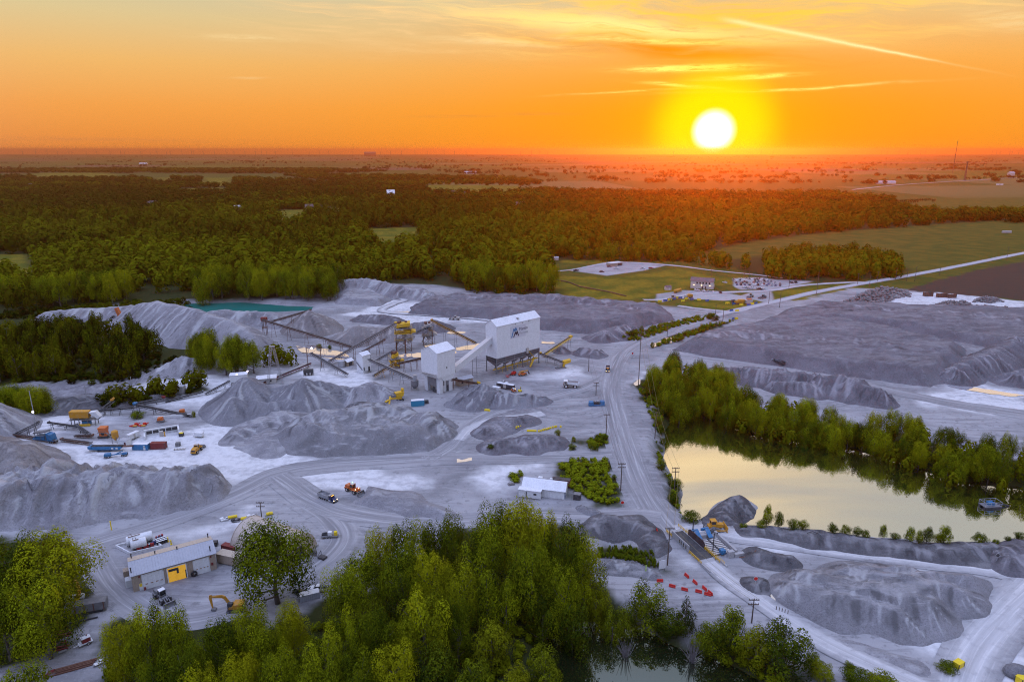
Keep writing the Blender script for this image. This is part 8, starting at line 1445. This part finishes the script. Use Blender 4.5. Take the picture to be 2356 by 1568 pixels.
part(e, 'block', CONC, lambda m: (m.bb(Lx + 1.6, Lx + 2.8, -4, -1.6, 0, 1.), m.bb(-2.4, -1.2, -Wy + .6, -Wy + 2.4, 0, 2.), m.bb(-2.6, -1.6, -Wy - 2.6, -Wy + .4, 0, 1.))); part(e, 'pump_box', BLUE, lambda m: m.bb(-.8, .6, -Wy / 2 - .7, -Wy / 2 + .7, .5, 1.7))
put(bulldozer, A7(1075, 640), yaw(A7(980, 640), A7(1180, 632)), 'yellow bulldozer on the dark gravel tongue by the lake', s=1.25)
for (p, ty, lab, arms, lamp) in ((A7(890, 665), A7(0, 555)[1], 'slim dark lamp post beside the blue ramps', 0, None), (A7(1058, 835), A7(0, 670)[1], 'two-headed floodlight post beside the slatted tray', 0, None)):
    e, P, h = pole(p, ty, lab, 'lamp_post', 'lamp post', 0, 0, 'posts by the weighbridge', DARK); part(e, 'floodlight', DARK, lambda m: (m.bar((-.9, 0, h), (.9, 0, h), .08), *[m.box((x, -.1, h + .15), (.35, .3, .3)) for x in (-.8, .8)])) if 'two' in lab else part(e, 'junction_box', DARK, lambda m: m.bb(-.35, .35, -.3, .1, h * .15, h * .15 + .7))
P = GS(A7(632, 985)); e = empty('sign_board', P, .3, 'white notice board beside the reeds', 'sign'); part(e, 'panel', WHITE, lambda m: m.bb(-1., 1., -.05, .05, .8, 3.4)); part(e, 'post', STEEL, lambda m: [m.bar((x, .06, 0), (x, .06, 3.), .1) for x in (-.8, .8)])
def stop(p, lab, h=2.4, m=None): P = GS(p); e = empty('road_sign', P, 0, lab, 'sign'); part(e, 'post', GALV, lambda q: q.bar((0, 0, 0), (0, 0, h), .09)); part(e, 'disc', m or RED, lambda q: q.cyl((0, -.06, h), (0, -.03, h), .55, 8)); part(e, 'rim', WHITE, lambda q: q.cyl((0, -.03, h), (0, -.01, h), .62, 8))
stop(A7(298, 465), 'red sign at the corner of the scrub patch by the haul road'); stop(A7(1413, 1120), 'round sign with a red disc beside the pale weighbridge lane', 2.6); stop(A6(925, 865), 'red stop sign at the haul road junction', 2.6); stop(B5(2160, 292), 'small dark sign on the lake bank track', 2., DARK)
P = GS(A7(497, 985)); mb = MB(); mb.bar((0, 0, 0), (0, 0, 1.8), .2); o = mb.build('marker_post', mat('lime', (.5, .75, .05), .5, wear=.1), loc=P); tag(o, 'lime green marker post in the reeds', 'post'); P = GS(A7(588, 645)); mb = MB(); mb.cyl((0, 0, 0), (0, 0, .9), .28, 10, .1); mb.bb(-.35, .35, -.35, .35, 0, .08); o = mb.build('traffic_cone', RED, loc=P); tag(o, 'red cone left of the weighbridge entry', 'cone')
for (p, lab, m) in ((B5(1884, 1045), 'yellow block container beside the lower right track', YELB), (B5(2330, 1150), 'yellow block at the very bottom right corner', YELB)): put(container(m, 2.6, 1.8, 1.9, None, None, 'storage_box', 'box'), p, .5, lab)
P = GS(B5(2300, 1100)); mb = MB(); mb.ball((0, 0, .8), 2.2, 12, 8, (1.3, 1, .7)); o = mb.build('boulder', M_GC, loc=P); tag(o, 'pale boulder at the lower right corner', 'boulder')
P = GS(B5(590, 640)); e = empty('post_fence', P, -.6, 'short row of wooden posts beside the right stockpile', 'fence'); part(e, 'post', WOOD, lambda m: [m.bar((k * .7, 0, 0), (k * .7, 0, 1.2), .16) for k in range(5)])
wire('hose', [GS(C4(1720, 820)), GS(C4(1900, 800)), GS(C4(2010, 740)), GS(C4(2100, 660))], 'thick brown hose curling behind the wash tray', 0, .22, 'hose', RUST)
wire('pipe', [GS(B5(x, y)) + Vector((0, 0, .5)) for x, y in ((810, 100), (850, 88), (890, 105), (930, 140))], 'black pipe arched over the lake bank', 0, .14, 'pipe')
# raft on the lake
P = G(*A8(2160, 915), -4); e = empty('pump_raft', P, .1, 'floating pump raft with railings on the lake at the right', 'raft'); part(e, 'float', DARK, lambda m: (m.cyl((-3, -1.1, .1), (3, -1.1, .1), .5, 12), m.cyl((-3, 1.1, .1), (3, 1.1, .1), .5, 12))); part(e, 'deck', STEEL, lambda m: m.bb(-3., 3., -1.6, 1.6, .55, .7)); part(e, 'railing', GALV, lambda m: ([m.bar((x, y, .7), (x, y, 2.2), .09) for x in (-2.9, -1, 1, 2.9) for y in (-1.5, 1.5)], [m.bar((-2.9, y, z), (2.9, y, z), .09) for y in (-1.5, 1.5) for z in (1.5, 2.2)], [m.bar((x, -1.5, 2.2), (x, 1.5, 2.2), .09) for x in (-2.9, 2.9)])); part(e, 'pump', BLUE, lambda m: (m.bb(-1., 1., -.8, .8, .7, 1.7),)); part(e, 'suction_pipe', DARK, lambda m: m.bar((2.6, 0, .9), (6.6, -.4, .2), .4))
# utility poles
UP = []
def up(base, top, lab, arms=1, yawv=0., aw=2.6):
    e, P, h = pole(base, top[1], lab, arms=arms, armyaw=yawv, armw=aw); UP.append((P, h)); return P + Vector((0, 0, h - .1))
r1 = [up(A6(968, 1100), A6(968, 640), 'tall twin-wired pole at the road junction', 1), up(A8(238, 528), A8(240, 372), 'pole on the bank at the left end of the lake belt', 2), up(A8(348, 845), A8(350, 690), 'pole standing against the bright lake', 2), up(A7(678, 935), A7(685, 618), 'pole left of the weighbridge', 1), up(A7(1385, 1420), A7(1400, 1215), 'pole beside the pale weighbridge lane', 2), ]
for dx in (-1.1, 1.1): wire('power_line', [p + Vector((dx, 0, 0)) for p in r1], 'wires over the ' + ('left' if dx < 0 else 'right') + ' arm ends of the poles along the lake road', 1.2, .04, 'cable', mat('wire_copper', (.25, .2, .08), .5, .3))
r2 = [up(A6(603, 965), A6(603, 845), 'plain post near the haul road bend', 0), up(A6(657, 1145), A6(660, 1045), 'pole in front of the white haul truck', 2), up(B6(1685, 425), B6(1690, 150), 'pole beside the yellow barrel pad', 1), up((1428, 1128), B6(1830, 690), 'pole at the edge of the scrub patch', 2)]
for dx in (-1., 1.): wire('power_line', [p + Vector((dx, 0, 0)) for p in r2], 'wires over the ' + ('left' if dx < 0 else 'right') + ' arm ends of the poles inside the haul road', 1., .035)
up(A5(1530, 350), A5(1522, 178), 'wooden pole behind the tan dome', 2)
for (b_, t, lab, ar) in ((A6(1180, 722), A6(1182, 622), 'pole between the two scrub strips of the country road', 1), (A6(1590, 608), A6(1592, 490), 'pole at the start of the country road', 0), (A6(1537, 548), A6(1537, 470), 'pole below the office lawn', 0), (A6(2008, 497), A6(2008, 382), 'pole beside the country road past the lawn', 0), (A6(1928, 470), A6(1928, 372), 'pole at the right corner of the office lawn', 0), (A6(2077, 352), A6(2077, 255), 'pole at the right end of the car lot', 0), (A6(2280, 402), A6(2280, 224), 'tall pole in the meadow by the country road', 0), (A6(2012, 278), A6(2012, 200), 'pole behind the car lot', 0), (A6(1785, 285), A6(1785, 222), 'right pole behind the office', 0), (A6(1750, 268), A6(1750, 190), 'middle pole behind the office', 0), (A6(1504, 285), A6(1504, 198), 'left pole behind the office roof', 0),
                        (B7(790, 165), B7(790, 62), 'first crossarm pole at the lane junction', 1), (B7(975, 142), B7(975, 45), 'second crossarm pole at the lane junction', 1), (B7(900, 195), B7(903, 82), 'bare pole right at the lane junction', 0), (B7(1328, 138), B7(1333, 0), 'thick dark pole on the country road', 1), (B7(1148, 118), B7(1148, 10), 'slim pole left of the thick dark pole', 0), (B7(1250, 135), B7(1250, 20), 'slim pole close to the thick dark pole', 0), (B7(1560, 80), B7(1560, 8), 'far pole up the country road', 0), (B2(2275, 582), B2(2275, 522), 'farthest pole up the country road', 1)): up(b_, t, lab, ar, .4)
# boulders heaps and crates at the far right
def rocks(label, poly, n, s0, s1, hh):
    g = random.Random(n); p = W(poly); P_ = np.array(p); mb = MB(); c = P_.mean(0)
    for _ in range(n):
        while True:
            x, y = g.uniform(P_[:, 0].min(), P_[:, 0].max()), g.uniform(P_[:, 1].min(), P_[:, 1].max()); d = -float(sdist(np.array([x]), np.array([y]), p)[0])
            if d > 0: break
        s = g.uniform(s0, s1); z = min(hh, d * .6) * g.uniform(.3, 1.); k0 = len(mb.v); mb.ball((x - c[0], y - c[1], z), s, 6, 4, (g.uniform(.8, 1.3), g.uniform(.8, 1.3), g.uniform(.6, 1.))); mb.v[k0:] = [(v[0] + g.uniform(-.25, .25) * s, v[1] + g.uniform(-.25, .25) * s, v[2] + g.uniform(-.2, .2) * s) for v in mb.v[k0:]]
    o = mb.build('rock_pile', M_GT); o.location = (c[0], c[1], .4); tag(o, label, 'rock pile')
rocks('largest heap of pale boulders beside the country road', [B7(640, 345), B7(880, 235), B7(1080, 222), B7(1290, 250), B7(1290, 285), B7(1150, 300), B7(1050, 345)], 420, .7, 1.5, 5.); rocks('boulder heap in the white yard next to the steel crate', [B7(1510, 365), B7(1600, 335), B7(1840, 345), B7(1900, 395), B7(1760, 408), B7(1600, 390)], 200, .6, 1.2, 3.); rocks('small boulder heap at the right of the white yard', [B7(1870, 335), B7(1920, 300), B7(2080, 295), B7(2170, 335), B7(2080, 348)], 140, .6, 1.1, 2.6)
for (p, lab) in ((B7(1450, 275), 'left dark crate along the field edge'), (B7(1575, 285), 'middle dark crate along the field edge'), (B7(1668, 290), 'right dark crate along the field edge'), (B7(1950, 395), 'open steel crate beside the boulder heap'), (B7(2140, 410), 'open steel crate at the far right of the white yard')): P = GS(p); e = empty('steel_crate', P, .1, lab, 'crate'); part(e, 'panel', RUST, lambda m: (m.bb(-3.4, 3.4, -1.4, -1.2, 0, 3.2), m.bb(-3.4, -3.2, -1.4, 1.4, 0, 3.2), m.bb(3.2, 3.4, -1.4, 1.4, 0, 3.2), m.bb(-3.4, 3.4, 1.2, 1.4, 0, 2.4))); part(e, 'post', DARK, lambda m: [m.bar((x, -1.5, 0), (x, -1.5, 3.4), .2) for x in (-3.4, -1.1, 1.1, 3.4)])
put(road_truck(WHITE, DARK, False), A6(1985, 915), yaw((1790, 838), (1771, 833)), 'white-cabbed dump truck passing behind the lake trees', s=1.2)
tk = put(road_truck(DARK, RUST, False), (268, 735), yaw((274, 735), (258, 735)), 'dark truck tipping its raised orange body at the back of the pit', s=1.2)
for c_ in [c_ for c_ in tk.children if c_.name.startswith('dump_bed')]:
    for d_ in list(c_.children): bpy.data.objects.remove(d_)
    bpy.data.objects.remove(c_)
part(tk, 'raised_bed', ORG, lambda m: m.prism([(-4.6, 1.6), (-2.4, 1.2), (-.4, 8.4), (-2., 9.)], -1.4, 1.4))
put(container(DARK, 12., 3., 2.6), (172, 742), .1, 'long dark trailer parked at the back of the pit'); 
# radio towers
for (p, t, lab) in ((B2(2027, 182), B2(2027, 30)[1], 'tall thin radio mast on the plain at the right'), (B2(2082, 218), B2(2082, 130)[1], 'shorter lattice tower on the plain at the right')):
    P = GT(*p); h = hgt(P, t) - P.z; e = empty('radio_mast', P, 0, lab, 'mast'); w_ = 2.2 if 'shorter' in lab else 1.2
    part(e, 'lattice', DARK, lambda m: ([m.bar((x, y, 0), (x * .3, y * .3, h), w_ * .45) for x in (-w_, w_) for y in (-w_, w_)], [m.bar((-w_ * (1 - .7 * k / 14), -w_, h * k / 14), (w_ * (1 - .7 * (k + 1) / 14), -w_ * .6, h * (k + 1) / 14), w_ * .25) for k in range(14)]))
    part(e, 'antenna', DARK, lambda m: (m.box((0, 0, h * .93), (w_ * 2.4, w_ * 2.4, h * .03)), m.box((0, 0, h * (.55 if 'tall' in lab else .98)), (w_ * 3, w_ * 3, h * .025))))
# wind turbines on the far ridge
TM = mat('turbine_dark', (.16, .12, .11), .5, wear=0); mb = MB(); mb.cyl((0, 0, 0), (0, 0, 96), 3.4, 8, 2.2); mb.box((0, 0, 97), (5, 10, 5)); tm = None  # pale turbines coloured dark, their silhouette on the bright sky put into the colour
tx = [105, 165, 218, 265, 318, 332, 398, 447, 508, 556, 574, 648, 692, 723, 767, 785, 838, 882, 893, 936, 988, 1045, 1077, 1128, 1176, 1203, 1228, 1268, 1345, 1424, 1472, 1514, 1624, 1752, 1798, 1848, 1910, 1966, 2044, 2092, 2145, 2195]; tx = [x * .5 for x in tx] + [1178 + .5 * x for x in (40, 90, 125, 165, 240, 742, 1145, 1200, 1700, 1725, 1780, 1820, 1880, 1900, 1950, 2208, 2228, 2245, 2290, 2300, 2330)]
g = random.Random(5); tms = []
for k in range(4):
    mb = MB(); mb.cyl((0, 0, -6), (0, 0, 96), 4.6, 8, 3.4); mb.box((0, 0, 97), (5, 10, 5)); a0 = k * .53
    for j in range(3): a = a0 + j * 2.0944; mb.bar((0, -5, 97), (46 * math.sin(a), -5, 97 + 46 * math.cos(a)), 4.2, 1.6)
    tms.append(mb.mesh('wind_turbine', TM))
for k, x in enumerate(tx):
    Yd = g.uniform(12200, 13600); p = at(x, 355, Yd); o = bpy.data.objects.new('wind_turbine', tms[k % 4]); link(o); o.location = (p.x, Yd, th(p.x, Yd) - 4); o.scale = (g.uniform(.66, .82),) * 3; tag(o, 'hazy wind turbine standing on the far horizon', 'wind turbine', 'wind turbines along the horizon')
# far houses
def house(p, L, W_, ze, zr, wm, rm, yw, lab, cat='house'): P = GT(*p); e = empty('farm_house' if cat == 'house' else cat.replace(' ', '_'), P, yw, lab, cat); gable(e, L, W_, 0, ze, zr, wm, rm, .6); part(e, 'window', GLASS, lambda m: [m.bb(L * f, L * f + 1.2, -.1, 0, 1.2, 2.6) for f in (.15, .45, .75)]); part(e, 'door', DARK, lambda m: m.bb(L * .3, L * .3 + 1.1, -.1, 0, 0, 2.1)); return e
house(B1(1083, 372), 16, 12, 6, 15, WHITE, ROOFW, 1.0, 'white house with a steep pale roof alone in the forest'); house(B1(1783, 300), 18, 14, 13, 20, WHITE, ROOFW, .3, 'tall white farmhouse among the far trees'); house(B1(2045, 290), 52, 14, 8, 13, CREAM, BROWNR, -.05, 'long low brown-roofed house on the far lawns'); house(B1(1408, 368), 14, 10, 9, 16, CREAM, BROWNR, .4, 'dim pale house in the far forest'); house(B1(675, 345), 20, 12, 8, 14, CREAM, BROWNR, .2, 'dim house at the left in the far forest'); house(B1(1240, 366), 6, 6, 7, 10, WHITE, ROOFW, 0, 'tiny white building in the far forest')
house(B2(1692, 310), 24, 14, 7, 13, CREAM, REDO, -.2, 'red-roofed farmhouse beside the conifer hedge'); house(B2(1685, 232), 62, 16, 6, 10, WHITE, ROOFG, .05, 'long white barn beyond the forest', 'barn'); house(B2(2292, 196), 22, 18, 13, 19, CREAM, ROOFG, .1, 'pale barn at the far right', 'barn'); house(B2(25, 352), 20, 14, 8, 15, CREAM, BROWNR, .5, 'pale house above the grass clearing'); house(B1(130, 250), 10, 10, 9, 13, WHITE, ROOFW, 0, 'tiny white farm at the far left'); house(B1(2135, 186), 60, 18, 7, 12, WHITE, ROOFG, 0, 'distant white shed on the plain', 'barn'); house(B1(1676, 103), 190, 60, 45, 62, DARK, DARK, 0, 'grain elevator silhouette on the horizon', 'grain elevator'); house(B1(640, 143), 60, 20, 7, 12, WHITE, ROOFW, 0, 'distant pale farm shed at the left', 'barn')
put(lambda l, g_: box_trailer(l, g_, WHITE, 17., 4.5, 'semitrailer'), B2(2243, 240), .02, 'white tanker trailer on the far road at the right', s=1.6); put(lambda l, g_: box_trailer(l, g_, DUSTY, 12., 3.5, 'wagon'), B2(2275, 460), 0., 'farm wagon at the edge of the dark tree line', s=1.3)
# ---- small bushes along the lake bank, reeds, verge scrub
NB_ = [(A8(890, 905), 7.2, 4.2), (A8(958, 948), 5.6, 3.6), (A8(1040, 1005), 3.6, 4.), (A8(1090, 1015), 3.2, 3.2), (A8(850, 1010), 2.6, 3.), (A8(1262, 1042), 3.2, 3.4), (A8(1330, 1048), 3., 3.), (A8(1400, 1060), 3., 3.), (A8(1450, 1062), 2.6, 2.6), (A8(1550, 1042), 4.6, 2.6), (A8(1620, 1085), 2., 3.), (A8(1710, 1048), 5., 3.6), (A8(1765, 1055), 4.4, 3.), (A8(1812, 1032), 5.6, 3.6), (A8(1912, 1038), 5.4, 5.), (A8(1870, 1070), 3., 3.2), (A8(2112, 1072), 3.6, 4.2), (A8(2200, 1105), 1.8, 2.), (A8(2262, 1110), 1.6, 2.), (A8(2325, 1104), 2.4, 3.), (A7(880, 480), 3.6, 6.), (A7(1315, 605), 1.6, 2.6)]
for k, (p, h, wd) in enumerate(NB_):
    x, y = top_at(p[0], p[1], h - .5); tree('bush', 'willow' if h < 4 else 'poplar', x, y, h, wd * 1.15, ('taller leafy bush on the near lake bank' if h >= 4 else 'low leafy bush on the near lake bank') if k < 20 else ('round clipped-looking bush on the lake shore above the weighbridge' if k == 20 else 'tiny bush at the water beside the gravel tongue'), 'bush', 'bushes on the near lake bank' if k < 20 else None, zb=surf(x, y))
for (p, h, wd, lab) in ((A6(1498, 530), 5., 7., 'dark bush at the top of the left roadside scrub'), (A6(1545, 548), 4., 5., 'smaller dark bush right of the roadside bush'), (A6(1445, 612), 5., 5.5, 'bush in the right roadside scrub strip'), (A6(925, 670), 4.4, 5., 'bush at the lower end of the left roadside scrub'), (A6(1075, 745), 4., 3., 'slender bush at the lower end of the right scrub strip'), (B6(1155, 340), 3., 3., 'bush on the bank right of the barrels'), (B6(1328, 405), 2.6, 2.2, 'small bush in the eroded gully'), (B6(1310, 485), 2.6, 4., 'low bush at the bottom of the eroded gully'), (B6(1620, 385), 3., 7., 'wide bush beside the haul road above the cross track'), (B6(1560, 470), 3.6, 5., 'green bush below the wide roadside bush'), (B6(410, 522), 1.8, 3.2, 'small bush by the ring track'), (B6(1775, 820), 2., 2.4, 'tiny yellow-green bush on the road bank'), (A1(895, 1115), 3.4, 7., 'pair of dark bushes below the level conveyor'), (A1(1263, 1110), 3.2, 2., 'small bush at the end of the dark sloping conveyor'), (B5(1820, 1000), 2.6, 5., 'low dark bush beside the yellow block container'), (B5(1120, 1010), 2., 3., 'small bush at the foot of the pale lane'), (B5(940, 1020), 4., 6., 'yellow-green bush right of the weeping willow'), (B5(1160, 1055), 4., 7., 'dense bush at the bottom edge below the pale lane'), (B5(1350, 1105), 3.6, 9., 'low yellowish bush at the bottom edge'), (B5(860, 950), 3.4, 5., 'shaded bush at the willow foot'), (A2(700, 670), 3., 4., 'bush on the berm behind the bright pool'), (A2(790, 685), 2.6, 3., 'small bush right of the berm bush')): x, y = top_at(p[0], p[1], h); tree('bush', 'willow', x, y, h, wd, lab, 'bush', zb=surf(x, y))
for (cx, cy, lab) in ((1600, 1432, 'grey leafless bush at the edge of the dark pond'), (1445, 1420, 'bare grey shrub on the pond bank'), (1175, 1235, 'bare grey branches beside the topmost crown')):
    x, y = top_at(cx, cy, 8); g = random.Random(cx); mb = MB()
    for k in range(46): a = g.uniform(0, 6.28); r_ = g.uniform(.8, 3.2); zt = g.uniform(3, 8.); mb.tube([(0, 0, 0), (r_ * .35 * math.cos(a), r_ * .35 * math.sin(a), zt * .55), (r_ * math.cos(a + .3), r_ * math.sin(a + .3), zt)], [.12, .07, .02], 4)
    o = mb.build('bare_bush', M_DEAD); o.location = (x, y, th(x, y)); tag(o, lab, 'bush')
def clumps(name, polys, gap, h0, h1, wm, label, m, kind='round', tp=None):
    S_ = []
    for p in polys:
        q = W(p); P_ = np.array(q); n = int((np.ptp(P_[:, 0])) * (np.ptp(P_[:, 1])) / gap ** 2) + 1; gg = np.random.default_rng(n); xy = np.stack([gg.uniform(P_[:, 0].min(), P_[:, 0].max(), n), gg.uniform(P_[:, 1].min(), P_[:, 1].max(), n)], 1); xy = xy[sdist(xy[:, 0], xy[:, 1], q) < 0]; h = gg.uniform(h0, h1, len(xy)); z = np.array([surf(a_[0], a_[1]) for a_ in xy]) if len(xy) else np.empty(0); S_.append(np.stack([xy[:, 0], xy[:, 1], z - .1, h, h * wm * gg.uniform(.8, 1.3, len(xy))], 1))
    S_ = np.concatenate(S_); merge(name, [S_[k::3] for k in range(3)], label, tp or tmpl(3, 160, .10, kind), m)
clumps('roadside_scrub', [[(1432,782),(1480,760),(1560,738),(1645,724),(1650,730),(1560,752),(1470,785)], [(1500,800),(1545,776),(1640,746),(1690,738),(1650,752),(1560,785)]], 2.2, 1.2, 2.8, 1.2, 'rough green scrub lining the country road', M_WILLOW)
clumps('scrub_patch', [[(1285,1072),(1330,1060),(1400,1064),(1402,1085),(1424,1160),(1385,1160),(1330,1140),(1290,1100)], [(1176,1095),(1203,1087),(1198,1110),(1179,1114)], [(1345,1018),(1392,1002),(1398,1030),(1352,1036)]], 1.5, .8, 2.6, 1.3, 'tangled green scrub beside the white shed', M_WILLOW)
clumps('reeds', [[(1372,1266),(1440,1256),(1500,1276),(1530,1306),(1460,1300),(1375,1284)]], .8, .9, 1.7, .8, 'dense green reeds round the white pool', M_WILLOW, 'upright')
clumps('shore_scrub', [[(1468,890),(1500,870),(1530,880),(1525,960),(1505,985),(1490,940)], [(1600,958),(1684,972),(1728,988),(1852,1006),(2012,1032),(2113,1066),(2213,1102),(2213,1090),(2012,1018),(1852,994),(1700,965),(1600,948)], [(1508,1000),(1524,1020),(1522,1054),(1563,1126),(1566,1172),(1556,1165),(1545,1110),(1515,1050)]], 2.0, 1., 2.4, 1.3, 'low green scrub covering the far lake shore', M_WILLOW)
clumps('undergrowth', [[(700,1450),(1000,1400),(1200,1330),(1370,1330),(1400,1400),(1260,1440),(1240,1600),(200,1700),(240,1500)], [(1380,1390),(1480,1420),(1600,1450),(1760,1500),(1830,1580),(1760,1560),(1640,1490),(1500,1440),(1380,1416)], [(-100,1400),(130,1400),(120,1480),(-100,1560)]], 2.6, 1.2, 3., 1.2, 'dark undergrowth beneath the foreground trees', M_WOODL)
clumps('pit_scrub', [[(0,790),(180,800),(330,815),(420,834),(330,846),(200,850),(0,846)], [(225,938),(330,908),(470,890),(480,898),(400,918),(260,944)], [(0,930),(110,920),(130,945),(60,962),(0,964)], [(285,698),(430,690),(455,699),(400,710),(300,712)], [(0,716),(150,706),(290,700),(300,722),(100,732),(0,735)]], 3.2, 1.5, 4., 1.3, 'dark scrub in the wooded pit', M_WOODL)
